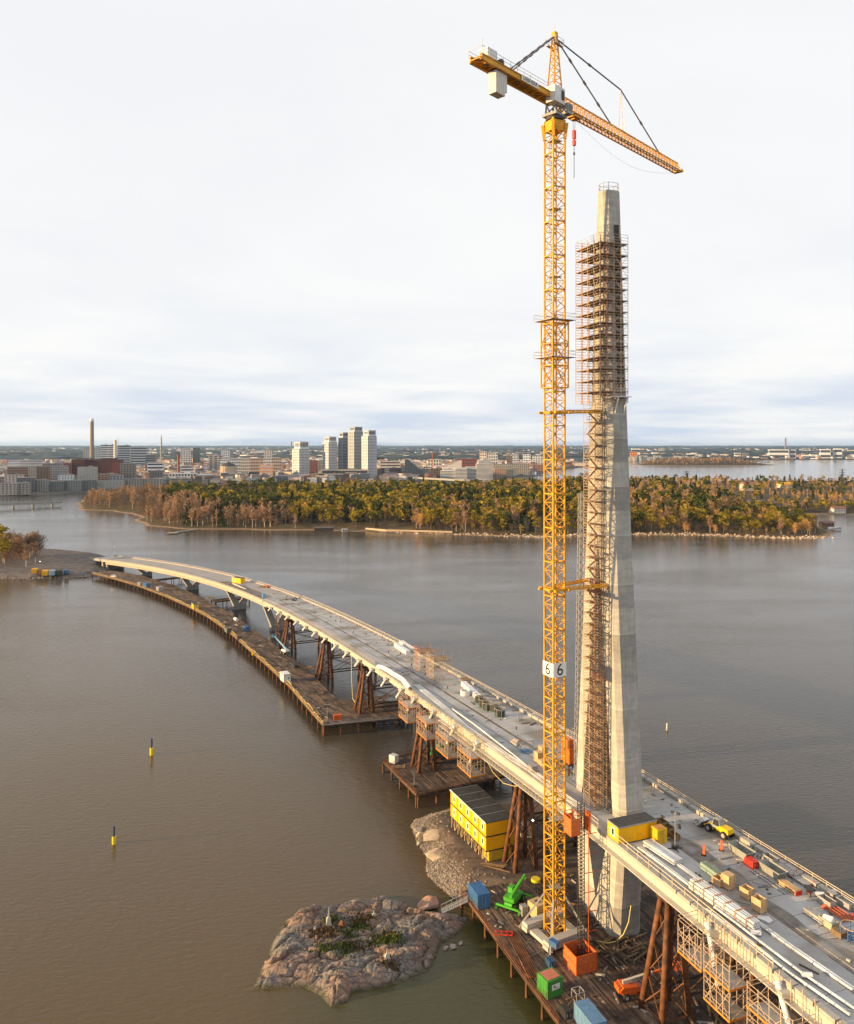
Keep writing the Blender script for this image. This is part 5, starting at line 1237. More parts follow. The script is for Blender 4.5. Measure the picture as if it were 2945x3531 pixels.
ml0 = Matrix.Rotation(-PY, 3, 'Z') @ (Vector((28.7, 152.6, 24))-hp); ml1 = ml0+Vector((1.6, 0, 55.)); mb = MB()
for x, y in ((-.4, -.4), (.4, -.4), (.4, .4), (-.4, .4)): mb.bar(ml0+Vector((x, y, 0)), ml1+Vector((x, y, 0)), .11)
for k in range(37):
    f0, f1 = k/37, (k+1)/37; u0, u1 = ml0+(ml1-ml0)*f0, ml0+(ml1-ml0)*f1
    for q0, q1 in (((-.4, -.4), (.4, -.4)), ((.4, -.4), (.4, .4)), ((.4, .4), (-.4, .4)), ((-.4, .4), (-.4, -.4))): mb.bar(u0+Vector((*q0, 0)), u1+Vector((*q1, 0)), .07); mb.bar(u1+Vector((*q0, 0)), u1+Vector((*q1, 0)), .06)
mb.build('lattice_mast', m_galv, o)
# white pipes
def run(label, l, n, r=.14, **k): pipes(label, [on(u, v)[0] for u, v in l], n, r, **k)
run('white pipes laid side by side curving along the near deck edge', [(1437, 2364), (1485, 2404), (1540, 2450), (1600, 2506), (1670, 2556), (1750, 2610), (1826, 2658)], 4, .15, gap=1.5)
run('single white pipe branching off towards the middle of the deck', [(1560, 2448), (1634, 2500), (1706, 2556), (1770, 2606), (1822, 2650)], 1, .2)
run('white pipes continuing past the crane mast to the pylon', [(1832, 2662), (1876, 2696), (1950, 2752), (2020, 2800)], 4, .15, gap=1.5)
p, a = load('', 1838, 2664, 0); cont('small grey junction box where the white pipes meet', p, a, 1.6, 1.3, 1.5, m_galv, name='junction_box', cat='box')
run('stack of white pipes lying in front of the light mast', [(2232, 2914), (2340, 2984)], 5, .16, stack=3, gap=1.12)
run('long white pipe along the near railing below the yellow cabin', [(2204, 2926), (2300, 2996), (2386, 3062)], 2, .17)
run('long white bundle of pipes held by orange straps on the deck', [(2390, 3062), (2610, 3216)], 4, .2, stack=4, straps=6)
run('two long white pipes on the inner side of the strapped bundle', [(2300, 2958), (2407, 3034), (2520, 3116), (2640, 3206), (2720, 3264), (2945, 3418)], 2, .18)
run('short extra white pipe beside the inner long pipes', [(2407, 3030), (2480, 3082), (2550, 3132)], 1, .18)
run('two outer white pipes running along the near edge to the picture edge', [(2450, 3138), (2520, 3190), (2610, 3260), (2750, 3366), (2945, 3500)], 2, .2, gap=3.4)
# white curved cover panels on the near edge
o = thing('cover_panels', 'row of curved white cover panels standing along the near deck edge', 'panels', (0, 0, 0))
l = [on(u, v)[0] for u, v in ((1306, 2306), (1325, 2312), (1345, 2322), (1358, 2332), (1376, 2342), (1392, 2352), (1405, 2368), (1418, 2384))]
for i, (q0, q1) in enumerate(zip(l, l[1:])):
    d = (q1-q0).normalized(); nn = Vector((-d.y, d.x, 0)); rings = []
    for q in (q0+d*.03, q1-d*.03):
        rings.append([q+nn*(.9*math.sin(f)-.2)+Vector((0, 0, .05+1.35*math.cos(f))) for f in np.linspace(-1.2, 1.2, 7)]+[q+nn*(.8*math.sin(f)-.2)+Vector((0, 0, .0+1.22*math.cos(f))) for f in np.linspace(1.2, -1.2, 7)])
    mb = MB(); mb.loft(rings); mb.build('panel', m_film, o)
# steel stubs standing on the deck
stub = MB().tube((0, 0, 0), (0, 0, .7), .16, 8).mesh('deck_stub'); k = 0
for s, t in ((233, 1.5), (226, 6), (210, 1.2), (205, 6.3), (188, 2.6), (186, 4.), (176, 7.2), (163, 1.), (158, 4.2), (150, 7.5), (138, 5.), (128, 1.4), (124, 4.), (108, 1.3), (104, 4.), (80, .8), (74, 4.2), (42, 1.2), (34, 4.4), (-82, 1.4)):
    o = obj('deck_stub', stub, m_rust); q = B(s, t); o.location = q; tag(o, 'short rusty steel stub standing upright on the bare deck slabs', 'stub', 'steel stubs on the deck')
# far part of the deck
p, a, s, t = on(822, 2010); cabin('small yellow cabin with grey door on the far part of the deck', p, a+R(20), 7.2, 3., 2.9, m_caby, [('-y', -2.2, 1.6, 1.2, 1.2), ('-x', 0, 1.6, 1., 1.)], [('-y', .6, 1.2, 1.3, 2.1)])
p, a, s, t = on(909, 2064); cont('white portable toilet at the near edge of the far deck', p, a, 1.2, 1.2, 2.4, m_lblue, name='portable_toilet', cat='toilet')
p, a, s, t = on(922, 2026); o = thing('orange_compressor', 'small orange compressor among timber on the far deck', 'compressor', p, a); mb = MB(); mb.box(0, 0, .7, 2., 1.2, 1.); mb.build('body', m_orange, o); mb = MB(); mb.box(0, 0, .12, 2.6, 1.6, .2); mb.build('pallet', m_wood, o)
loose_planks(910, 2024, 8, 4., 1.6, 'timber lying round the orange compressor on the far deck', z=zdk(290)+.1, seed=31)
loose_planks(1005, 2068, 10, 6., 2.5, 'dark timber formwork pile across the deck joint', z=zdk(250)+.1, seed=33, mat=MATS['dark_timber'])
p, a, s, t = on(826, 2024); d = Vector((math.cos(a), math.sin(a), 0)); mb = MB(); mb.box(0, 0, .3, 21, .5, .6); o = tag(mb.build('white_barrier', m_cream), 'long pale barrier beam lying along the far deck', 'barrier'); o.location = p; o.rotation_euler = (0, 0, a)
p, a, s, t = on(396, 1921); lamp_mast('lit light mast at the bridgehead end of the deck', p, 8., True)
# ---- loose scraps lying about on deck and trestles
def debris(name, label, fn, n, seed, mats):
    r = random.Random(seed); mbd = [MB() for _ in mats]
    for k in range(n):
        q = fn(r); a = r.random()*3.14; L_ = r.choice([.3, .5, .8, 1.4, 2.4]); mbd[r.randrange(len(mats))].box(q.x, q.y, q.z+.05+r.random()*.08, L_, r.uniform(.1, .35), r.uniform(.06, .22), a)
    for mb, mt in zip(mbd, mats):
        o = mb.build(name, mt); o['kind'] = 'stuff'; o['label'] = label; o['category'] = 'debris'
mt_ = [m_wood, M('scrap_grey', (.22, .21, .20), .8, .3, 1., island=.4, world=True), M('scrap_pale', (.42, .38, .33), .8, .2, 1., island=.3, world=True), MATS['dark_timber']]
debris('debris', 'small timber and metal scraps lying about on the bridge deck', lambda r: B(*(lambda s: (s, r.choice([r.uniform(2, hw(s)-1.2), hw(s)-r.uniform(1.1, 3.), r.uniform(-hw(s)+1.1, hw(s)-1.2)])))(r.choice([r.uniform(-88, -8), r.uniform(-88, 0), r.uniform(8, 120), r.uniform(100, 300)]))), 420, 3, mt_)
debris('debris', 'small scraps lying about on the main plank platform', lambda r: (lambda f, w: Vector((6.4+12.8*f+.94*w, 151.9-34.7*f+.34*w, 3.1)))(r.uniform(.02, 1.5), r.uniform(1, 24)), 260, 4, mt_)
jw = w3(nearj)
def onj(r):
    i = r.randrange(len(jw)-1); f = r.random(); a, b = Vector((*jw[i], 0)), Vector((*jw[i+1], 0)); d = (b-a).normalized(); q = a+(b-a)*f+Vector((-d.y, d.x, 0))*r.choice([r.uniform(.7, 2.), r.uniform(.7, 9)]); q.z = 3.1; return q
debris('debris', 'small scraps lying about on the long trestle', onj, 300, 5, mt_)
r_y = random.Random(8); pts = []
for i in range(3, len(jw)-1):
    a, b = Vector((*jw[i], 0)), Vector((*jw[i+1], 0)); d = (b-a).normalized()
    for f in np.linspace(0, 1, 9)[:-1]: q = a+(b-a)*f+Vector((-d.y, d.x, 0))*(.55+.25*r_y.random()); q.z = 3.2+r_y.random()*.9; pts.append(q)
mb = MB(); mb.path(pts, .1, 5); tag(mb.build('cable', MATS['yellow_hose']), 'wavy yellow cable strung along the outer edge of the long trestle', 'cable')
# ---- hanging scaffolds with orange toe boards below the near edge
m_toe = M('toe_orange', (.70, .22, .02), .6, .15, 1.)
def hang(s, lab, depth, wide=7.5, group='hanging scaffolds below the deck edge'):
    p = B(s, -hw(s)-.3); o = thing('hanging_scaffold', lab, 'scaffold', p, yaw(s), group); y0, y1 = -3.4, -.15; nx = 4; nl = int(depth/1.9)
    for x in np.linspace(-wide/2, wide/2, nx+1):
        for y in (y0, y1):
            zt_ = 1.3 if y == y1 else -.2
            mb = MB(); mb.bar((x, y, -depth), (x, y, zt_), .09); mb.build('standard', m_scaf, o)
    for k in range(nl+1):
        z = -depth+k*1.9
        if k == 0 or (k == 2 and nl > 2): mb = MB(); mb.box(0, (y0+y1)/2, z, wide, abs(y0-y1)-.1, .1); mb.build('platform', m_galv, o)
        if k == 0 or (k == 2 and nl > 2):
            mb = MB(); mb.box(0, y0-.06, z+.12, wide+.1, .06, .24); mb.box(wide/2+.05, (y0+y1)/2, z+.12, .05, abs(y0-y1), .24); mb.build('toe_board', m_toe, o)
        mb = MB()
        for h in (.6, 1.15):
            mb.bar((-wide/2, y0, z+h), (wide/2, y0, z+h), .06)
            for x in (-wide/2, wide/2): mb.bar((x, y0, z+h), (x, y1, z+h), .06)
        if k < nl:
            for i in range(nx):
                xa, xb = -wide/2+wide*i/nx, -wide/2+wide*(i+1)/nx
                if (i+k) % 2: xa, xb = xb, xa
                mb.bar((xa, y0, z), (xb, y0, z+1.9), .06)
            for x in (-wide/2, wide/2): mb.bar((x, y0, z), (x, y1, z+1.9), .06)
        mb.build('guard_rails', m_scaf, o, kind='stuff')
hang(77, 'hanging scaffold below the deck edge directly above the long trestle end', 5.8, 6.5)
hang(64, 'hanging scaffold below the deck edge above the gap between the platforms', 6.2, 6.5)
hang(51, 'hanging scaffold below the deck edge left of the green machine', 6.4, 7)
hang(38.5, 'hanging scaffold below the deck edge nearest the yellow site offices', 6.2, 7)
hang(-35.4, 'small hanging scaffold below the deck edge just right of the nearest rusty tower', 4.4, 4.6)
hang(-40.6, 'lower hanging scaffold adjoining the small one below the deck edge', 7.4, 4.6)
hang(-49.5, 'broad hanging scaffold below the deck edge round the second near anchor tube', 7.2, 7.)
hang(-60.5, 'hanging scaffold below the deck edge at the lower picture edge', 7.8, 8.)
# yellow cables looped on the near railing, and one hanging down to the trestle
for lb, l in (('yellow cable looping below the railing left of the crane', [(52, 1.), (49, -.6), (46, -1.4), (43, -.4), (41, .8), (38, -.2), (36, .7)]), ('slack yellow cable hanging under the deck edge behind the crane', [(36, -1.6), (31, -4.2), (26, -4.8), (21, -3.6), (17, -1.8)])):
    mb = MB(); mb.path([B(s, -hw(s)-.45, z) for s, z in l], .06, 5); tag(mb.build('cable', MATS['yellow_hose']), lb, 'cable')
mb = MB(); a = B(133, -hw(133)-.4, -1.); mb.path([a, a+Vector((.1, -.2, -8)), a+Vector((.5, -.6, -14)), a+Vector((2.2, -2.5, -15.8)), a+Vector((5.2, -4.5, -16.1))], .12, 6); tag(mb.build('cable', MATS['yellow_hose']), 'pale yellow hose hanging from the deck to the trestle end', 'hose')

# ================================================================ ON THE TRESTLES AND SHORES
J0 = R(-60)
cont('blue container on the long trestle near the approach', at3(505, 2025), yaw(420), 5., 2.4, 2.5, m_blue)
cont('grey skip container left of the blue one on the long trestle', at3(484, 2017), yaw(430), 4., 2.2, 1.6, m_grey)
o = cont('pale grey tilted sheet box right of the blue container on the trestle', at3(551, 2036), yaw(400), 4., 3., 2.2, m_galv)
cabin('small yellow cabin at the outer edge of the long trestle', at3(673, 2099), yaw(350)+R(-10), 6., 2.6, 2.7, m_caby, [('x', 0, 1.6, 1., 1.2)], [('-y', 1., 1.2, 1., 2.)])
mb = MB(); mb.tube((-1.6, 0, .9), (1.6, 0, .9), .8, 14); o = tag(mb.build('white_tank', m_white, smooth=False), 'white horizontal tank at the inner edge of the long trestle', 'tank'); o.location = at3(814, 2142); o.rotation_euler = (0, 0, yaw(310))
tub('dark steel skip with red scrap on the long trestle', at3(786, 2180), yaw(300), 4.6, 2.4, 2.2, M('skip_slate', (.11, .14, .14), .6), M('scrap_red', (.4, .10, .04), .8, .3, 2.))
cont('blue steel box at the inner edge of the long trestle', at3(851, 2176), yaw(290), 3., 2.2, 2.2, m_blue)
cont('small black generator at the outer edge of the long trestle', at3(825, 2207), yaw(290), 2., 1.4, 1.6, m_dark, name='generator', cat='generator')
boom_lift('pale blue boom lift with white body on the long trestle', at3(982, 2254), math.atan2(.8, -.6), m_lblue, R(16), 11., whitebody=m_white)
o = tag(MB().box(0, 0, .9, .5, .7, 1.2).build('life_ring_box', m_caby), 'small yellow life-ring box on the rail of the long trestle', 'box'); o.location = at3(870, 2262)
cabin('white site cabin at the outer edge of the long trestle', at3(984, 2348), yaw(210), 4.6, 2.6, 2.9, m_white, [('x', .5, 1.6, .7, .9)], [('x', -.6, 1.2, .9, 2.)], roofm=m_white)
cont('orange box container at the end corner of the long trestle', at3(1164, 2482), yaw(160)+R(78), 2.4, 1.4, 1.6, m_orange, doors=False)
lamp_mast('slim light mast at the end corner of the long trestle', at3(1128, 2492), 4.8, False)
pipes('rusty beams lying beside the pale blue boom lift', [at3(1006, 2288), at3(1022, 2302)], 3, .3, m_dark, 'steel_beams', 'beams')
cont('blue container under the bridge behind the first support tower', at3(995, 2203), yaw(255), 4., 2.4, 2.4, m_blue)
cont('white tank and pump at the left corner of the square platform', at3(1358, 2628), R(-40), 2., 1.6, 2., m_white, doors=False, name='pump_tank', cat='tank')
o = thing('barrier_fence', 'low wooden barrier beside the white pump tank', 'barrier', at3(1374, 2650), R(10))
for z in (.3, .7): mb = MB(); mb.box(0, 0, z, 3.6, .12, .25); mb.build('board', m_crate, o)
for x in (-1.6, 0, 1.6): mb = MB(); mb.box(x, 0, .5, .15, .2, 1.); mb.build('post', m_crate, o)
telehandler('dark green telehandler on the square platform below the bridge', at3(1514, 2608), R(15), M('deep_green', (.03, .23, .05), .5, .2, 1.), R(6), False)
lamp_mast('slim white light mast on the square platform', at3(1428, 2714), 3.6, False)
for u, v, lb, mt in ((120, 1976, 'yellow container leftmost in the shore row', m_caby), (138, 1980, 'brown container second in the shore row', m_wood), (156, 1982, 'bright yellow container third in the shore row', m_caby), (180, 1982, 'pale blue container fourth in the shore row', M('ice_blue', (.30, .42, .52), .5)), (203, 1981, 'dark green container last in the shore row', M('dark_olive', (.05, .06, .045), .6))):
    cont(lb, P(u, v, 2.6), R(-70), 6., 3.6, 2.9, mt, 'containers on the left shore')
mb = MB(); mb.tube((0, 0, 0), (0, 0, 2.4), 1.5, 14); o = tag(mb.build('blue_tank', m_blue), 'round blue tank at the end of the shore containers', 'tank'); o.location = P(229, 1978, 2.6)
o = thing('parked_car', 'white car parked on the start of the long trestle', 'car', at3(392, 1991), R(-30)); mb = MB(); mb.side([(-2.1, .35), (2.1, .35), (2.1, .8), (1.2, .95), (.6, 1.45), (-1.2, 1.5), (-2., .95)], -.85, .85); mb.build('body', m_white, o)
mb = MB(); mb.side([(-1.7, .95), (1.05, .95), (.55, 1.38), (-1.15, 1.42)], -.87, .87); mb.build('window', m_glass, o)
for x in (-1.3, 1.3):
    for y in (-.8, .8): wheel(o, x, y, .33, .22)
# rocky islet with its marks is below; sea marks in the water
def spar(label, u, v, h, cols, r):
    p = P(u, v, 0.); o = thing('spar_buoy', label, 'buoy', p, 0, 'spar buoys'); z = -.5
    for (f, mt, rr) in cols: mb = MB(); mb.tube((0, 0, z), (0, 0, z+f*h), rr*r, 12); mb.build('band', mt, o); z += f*h
m_navy = M('navy_band', (.03, .05, .10), .5); m_ylw = M('mark_yellow', (.75, .52, .02), .45, .08)
spar('yellow and dark spar buoy in the brown water, farther of the two', 523, 2603, 5.2, ((.48, m_ylw, 1.), (.52, m_navy, .5)), .5)
spar('yellow and dark spar buoy in the brown water, nearer of the two', 393, 2910, 4.4, ((.48, m_ylw, 1.), (.52, m_navy, .5)), .42)
spar('white and dark banded spar buoy right beside the pylon', 2199, 2480, 3.6, ((.35, m_white, 1.), (.3, m_navy, 1.), (.45, m_white, .9)), .22)
spar('pale yellow spar buoy in the grey water right of the pylon', 2300, 2518, 2.4, ((.6, m_cream, 1.), (.5, m_white, .7)), .28)

# ================================================================ THE SKERRY
def vnoise(x, y, seed):
    xi, yi = np.floor(x).astype(int), np.floor(y).astype(int); fx, fy = x-xi, y-yi; fx = fx*fx*(3-2*fx); fy = fy*fy*(3-2*fy)
    def h(a, b): n = (a*374761393+b*668265263+seed*974711) & 0x7fffffff; n = ((n ^ (n >> 13))*1274126177) & 0x7fffffff; return (n & 0xffff)/65535.
    return (h(xi, yi)*(1-fx)+h(xi+1, yi)*fx)*(1-fy)+(h(xi, yi+1)*(1-fx)+h(xi+1, yi+1)*fx)*fy
def worley(x, y, seed):
    xi, yi = np.floor(x).astype(int), np.floor(y).astype(int); d1 = np.full(x.shape, 9.); d2 = np.full(x.shape, 9.); idv = np.zeros(x.shape); tlt = np.zeros(x.shape)
    def h(a, b, k): n = (a*374761393+b*668265263+(seed+k)*974711) & 0x7fffffff; n = ((n ^ (n >> 13))*1274126177) & 0x7fffffff; return (n & 0xffff)/65535.
    for i in (-1, 0, 1):
        for j in (-1, 0, 1):
            a, b = xi+i, yi+j; d = np.hypot(a+h(a, b, 1)-x, b+h(a, b, 2)-y); nw = d < d1
            d2 = np.where(nw, d1, np.minimum(d2, d)); idv = np.where(nw, h(a, b, 3), idv); tlt = np.where(nw, (h(a, b, 4)-.5)*(x-a-.5)+(h(a, b, 5)-.5)*(y-b-.5), tlt); d1 = np.where(nw, d, d1)
    return d1, d2, idv, tlt
sk = [(50, 1000), (120, 830), (185, 760), (170, 730), (200, 640), (300, 480), (500, 390), (700, 372), (880, 345), (1050, 298), (1190, 350), (1300, 420), (1480, 440), (1690, 470), (1600, 590), (1470, 660), (1440, 740), (1390, 860), (1250, 930), (1000, 990), (800, 1020), (780, 1090), (640, 1135), (560, 1050), (440, 990), (300, 985), (150, 1000)]
sk_poly = [tuple(P(850+x/2.189, 2950+y/2.189, .2)[:2]) for x, y in sk]
def skz(X, Y):
    d = pdist(X, Y, sk_poly); wx = X+.8*(vnoise(X*.35, Y*.35, 3)-.5)*2; wy = Y+.8*(vnoise(X*.35+9, Y*.35, 4)-.5)*2
    ca, sa = math.cos(R(18)), math.sin(R(18)); a, b = wx*ca+wy*sa, -wx*sa+wy*ca
    d1, d2, i1, t1 = worley(a/5.0, b/2.5, 5); e1, e2, i2, t2 = worley(a/2.1+7, b/1.1, 11)
    k = np.clip(d/4.5, -1, 1); base = np.where(k > 0, 1.9*(1-(1-np.clip(k, 0, 1))**2), k*3.)
    gap = 1-(1-np.clip((d2-d1)/.26, 0, 1))**2; gap2 = 1-(1-np.clip((e2-e1)/.2, 0, 1))**2; rim = np.clip(d/1.6, 0, 1); am = 1.-.45*np.clip((d-2.)/5., 0, 1)
    z = base+rim*((i1-.45)*1.15*am+t1*1.2+(i2-.5)*.32*am+t2*.4-(1-gap)*.85-(1-gap2)*.34)+.16*(vnoise(X*1.4, Y*1.4, 7)-.5)*rim+.12*(vnoise(X*4, Y*4, 8)-.5)
    z += rim*.9*np.exp(-((X+13)**2+(Y-126)**2)/14.)
    return z
A = np.array(sk_poly); cell = .17; xs_ = np.arange(A[:, 0].min()-1.5, A[:, 0].max()+1.5, cell); ys_ = np.arange(A[:, 1].min()-1.5, A[:, 1].max()+1.5, cell)
X, Y = np.meshgrid(xs_, ys_); Z = skz(X, Y); n_, nx_ = X.shape; ii = np.arange(X.size).reshape(n_, nx_)
Fq = np.stack([ii[:-1, :-1].ravel(), ii[:-1, 1:].ravel(), ii[1:, 1:].ravel(), ii[1:, :-1].ravel()], 1); Fq = Fq[(Z.ravel()[Fq] > -1.2).any(1)]; us, inv = np.unique(Fq, return_inverse=True)
m_sk = bpy.data.materials.new('skerry_granite'); m_sk.use_nodes = True; t_ = m_sk.node_tree; b_ = t_.nodes['Principled BSDF']; b_.inputs['Roughness'].default_value = .8
g_ = N(t_, 'ShaderNodeNewGeometry'); na = N(t_, 'ShaderNodeTexNoise', i_Scale=.16, i_Detail=5.); nb = N(t_, 'ShaderNodeTexNoise', i_Scale=2.2, i_Detail=8., i_Roughness=.7); L(t_, g_.outputs['Position'], na.inputs['Vector']); L(t_, g_.outputs['Position'], nb.inputs['Vector'])
r1 = N(t_, 'ShaderNodeMapRange', i_1=.42, i_2=.58); L(t_, na.outputs[0], r1.inputs[0]); x1 = N(t_, 'ShaderNodeMix', data_type='RGBA'); x1.inputs[6].default_value = (.23, .152, .115, 1); x1.inputs[7].default_value = (.168, .152, .14, 1); L(t_, r1.outputs[0], x1.inputs[0])
r2 = N(t_, 'ShaderNodeMapRange', i_1=.3, i_2=.7, i_3=.6, i_4=1.3); L(t_, nb.outputs[0], r2.inputs[0]); v2 = N(t_, 'ShaderNodeVectorMath', operation='SCALE'); L(t_, x1.outputs[2], v2.inputs[0]); L(t_, r2.outputs[0], v2.inputs['Scale'])
sz_ = N(t_, 'ShaderNodeSeparateXYZ'); L(t_, g_.outputs['Position'], sz_.inputs[0]); wet = N(t_, 'ShaderNodeMapRange', i_1=.2, i_2=.7); L(t_, sz_.outputs[2], wet.inputs[0])
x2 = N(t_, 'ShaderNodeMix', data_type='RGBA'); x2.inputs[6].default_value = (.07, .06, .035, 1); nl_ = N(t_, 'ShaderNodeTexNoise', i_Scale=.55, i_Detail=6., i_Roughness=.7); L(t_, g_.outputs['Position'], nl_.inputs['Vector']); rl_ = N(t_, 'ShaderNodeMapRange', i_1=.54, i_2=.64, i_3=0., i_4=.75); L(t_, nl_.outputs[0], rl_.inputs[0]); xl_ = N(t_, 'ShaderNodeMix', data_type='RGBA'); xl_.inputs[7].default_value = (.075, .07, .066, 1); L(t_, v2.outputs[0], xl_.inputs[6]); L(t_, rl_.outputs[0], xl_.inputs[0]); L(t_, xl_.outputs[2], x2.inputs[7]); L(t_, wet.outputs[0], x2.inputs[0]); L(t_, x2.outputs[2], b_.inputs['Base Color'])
vo_ = N(t_, 'ShaderNodeTexVoronoi', feature='DISTANCE_TO_EDGE', i_Scale=.75); mpv = N(t_, 'ShaderNodeMapping'); mpv.inputs['Scale'].default_value = (.55, 1.2, .6); mpv.inputs['Rotation'].default_value = (0, 0, R(-20)); nw_ = N(t_, 'ShaderNodeTexNoise', i_Scale=.9, i_Detail=5.); L(t_, g_.outputs['Position'], nw_.inputs['Vector'])
va_ = N(t_, 'ShaderNodeVectorMath', operation='MULTIPLY_ADD'); va_.inputs[1].default_value = (1.6, 1.6, 1.6); L(t_, nw_.outputs['Color'], va_.inputs[0]); L(t_, g_.outputs['Position'], va_.inputs[2]); L(t_, va_.outputs[0], mpv.inputs[0]); L(t_, mpv.outputs[0], vo_.inputs['Vector'])
ck_ = N(t_, 'ShaderNodeMapRange', i_1=.0, i_2=.07); L(t_, vo_.outputs[0], ck_.inputs[0]); hs_ = N(t_, 'ShaderNodeMath', operation='MULTIPLY_ADD', i_1=.35); L(t_, nb.outputs[0], hs_.inputs[0]); L(t_, ck_.outputs[0], hs_.inputs[2])
bp_ = N(t_, 'ShaderNodeBump', i_Strength=.9, i_Distance=.22); L(t_, hs_.outputs[0], bp_.inputs['Height']); L(t_, bp_.outputs[0], b_.inputs['Normal'])
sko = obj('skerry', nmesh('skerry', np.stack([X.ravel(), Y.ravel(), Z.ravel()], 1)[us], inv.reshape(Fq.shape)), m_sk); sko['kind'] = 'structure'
# moss and dry grass in its hollows
gr = random.Random(3); 
for nm, lb, mt, cs in (('moss', 'green moss growing in the hollows of the rocky islet', M('moss', (.065, .088, .014), .9, .3, 2., island=.4), ((850, 520), (760, 580), (1110, 640), (1060, 600), (590, 700), (750, 690), (640, 500), (1010, 640))), ('dry_grass', 'brown dry grass growing in the hollows of the rocky islet', M('dry_grass', (.11, .066, .026), .9, .3, 2., island=.4), ((620, 590), (850, 480), (900, 460), (850, 670), (560, 570), (1080, 800), (1050, 590)))):
    mb = MB()
    for cx_, cy_ in cs:
        q = P(850+cx_/2.189, 2950+cy_/2.189, 2.)
        for k in range(260):
            x, y = q.x+gr.gauss(0, 1.05), q.y+gr.gauss(0, .65); z = float(skz(np.array([x]), np.array([y]))[0]); h = gr.uniform(.15, .5); a = gr.random()*3.14; w = gr.uniform(.12, .34)
            mb.add([(x-w*math.cos(a), y-w*math.sin(a), z-.05), (x+w*math.cos(a), y+w*math.sin(a), z-.05), (x+gr.gauss(0, .12), y+gr.gauss(0, .12), z+h)], [(0, 1, 2)])
    o = mb.build(nm, mt); o['kind'] = 'stuff'; o['label'] = lb; o['category'] = 'plants'
def mark(label, cx_, cy_, h, cap=None):
    q = P(850+cx_/2.189, 2950+cy_/2.189, 2.2); z = float(skz(np.array([q.x]), np.array([q.y]))[0]); o = thing('sea_mark', label, 'sea mark', (q.x, q.y, z-.1), .4)
    mb = MB(); mb.loft([[(-.5, -.3, 0), (.5, -.3, 0), (.5, .3, 0), (-.5, .3, 0)], [(-.32, -.2, h*.45), (.3, -.2, h*.45), (.3, .2, h*.45), (-.32, .2, h*.45)], [(-.1, -.1, h*.5), (.1, -.1, h*.5), (.1, .1, h*.5), (-.1, .1, h*.5)], [(-.04, -.04, h), (.04, -.04, h), (.04, .04, h), (-.04, .04, h)]]); mb.build('body', m_cream, o)
    if cap: mb = MB(); mb.side([(0, h*.6), (.2, h*.65), (.12, h*.98), (0, h)], -.04, .04); mb.build('fin', cap, o)
mark('tall white sea mark with yellow fin on the rocky islet', 620, 515, 3.3, m_ylw)
mark('slim white stone mark on the near side of the rocky islet', 1062, 760, 1.7)
mark('small white trestle mark at the back of the rocky islet', 962, 438, 1.1)
q = P(850+825/2.189, 2950+356/2.189, .1); mb = MB(); mb.loft([[(q.x+1.2*rr*math.cos(a), q.y+.8*rr*math.sin(a), z) for a in np.linspace(0, 6.283, 15)[:-1]] for rr, z in ((1, 0), (1., .25), (.7, .4))]); tag(mb.build('ice_floe', m_white), 'small white ice floe floating behind the rocky islet', 'ice')
rock('dark rust-coloured stone in the middle of the rocky islet', P(850+718/2.189, 2950+520/2.189, 2.2), .6, 71, m_rust, flat=1.4)
for k, (cx_, cy_, r_) in enumerate(((150, 805, .45), (190, 825, .5), (255, 825, .4), (1500, 700, .6), (1560, 690, .7), (1620, 660, .5))):
    rock('stone at the waterline off the '+('left' if k < 3 else 'right')+' tip of the rocky islet', P(850+cx_/2.189, 2950+cy_/2.189, .1), r_, 80+k, m_gran if k < 3 else m_grrk, 'stones off the '+('left' if k < 3 else 'right')+' tip of the islet')
# ================================================================ TREES
def quads(C, size, rng, flat=.0, stretch=1.):
    """one leaf-clump quad with random attitude at every centre"""
    n = len(C); a = rng.normal(size=(n, 3)); a /= np.linalg.norm(a, axis=1)[:, None]; b = rng.normal(size=(n, 3)); b[:, 2] *= 1-flat; b -= a*(a*b).sum(1)[:, None]; b /= np.linalg.norm(b, axis=1)[:, None]+1e-9
    s = size*(.6+.8*rng.random((n, 1))); A, Bv = a*s*.5*stretch, b*s*.5
    V = np.stack([C-A-Bv*.6, C+A*.7-Bv, C+A+Bv*.7, C-A*.6+Bv], 1).reshape(-1, 3); return V
def twigs(P0, P1, w, rng):
    """thin blade from each P0 to P1"""
    d = P1-P0; a = np.cross(d, rng.normal(size=d.shape)); a /= np.linalg.norm(a, axis=1)[:, None]+1e-9; a *= w
    return np.stack([P0-a, P0+a, P1+a*.35, P1-a*.35], 1).reshape(-1, 3)
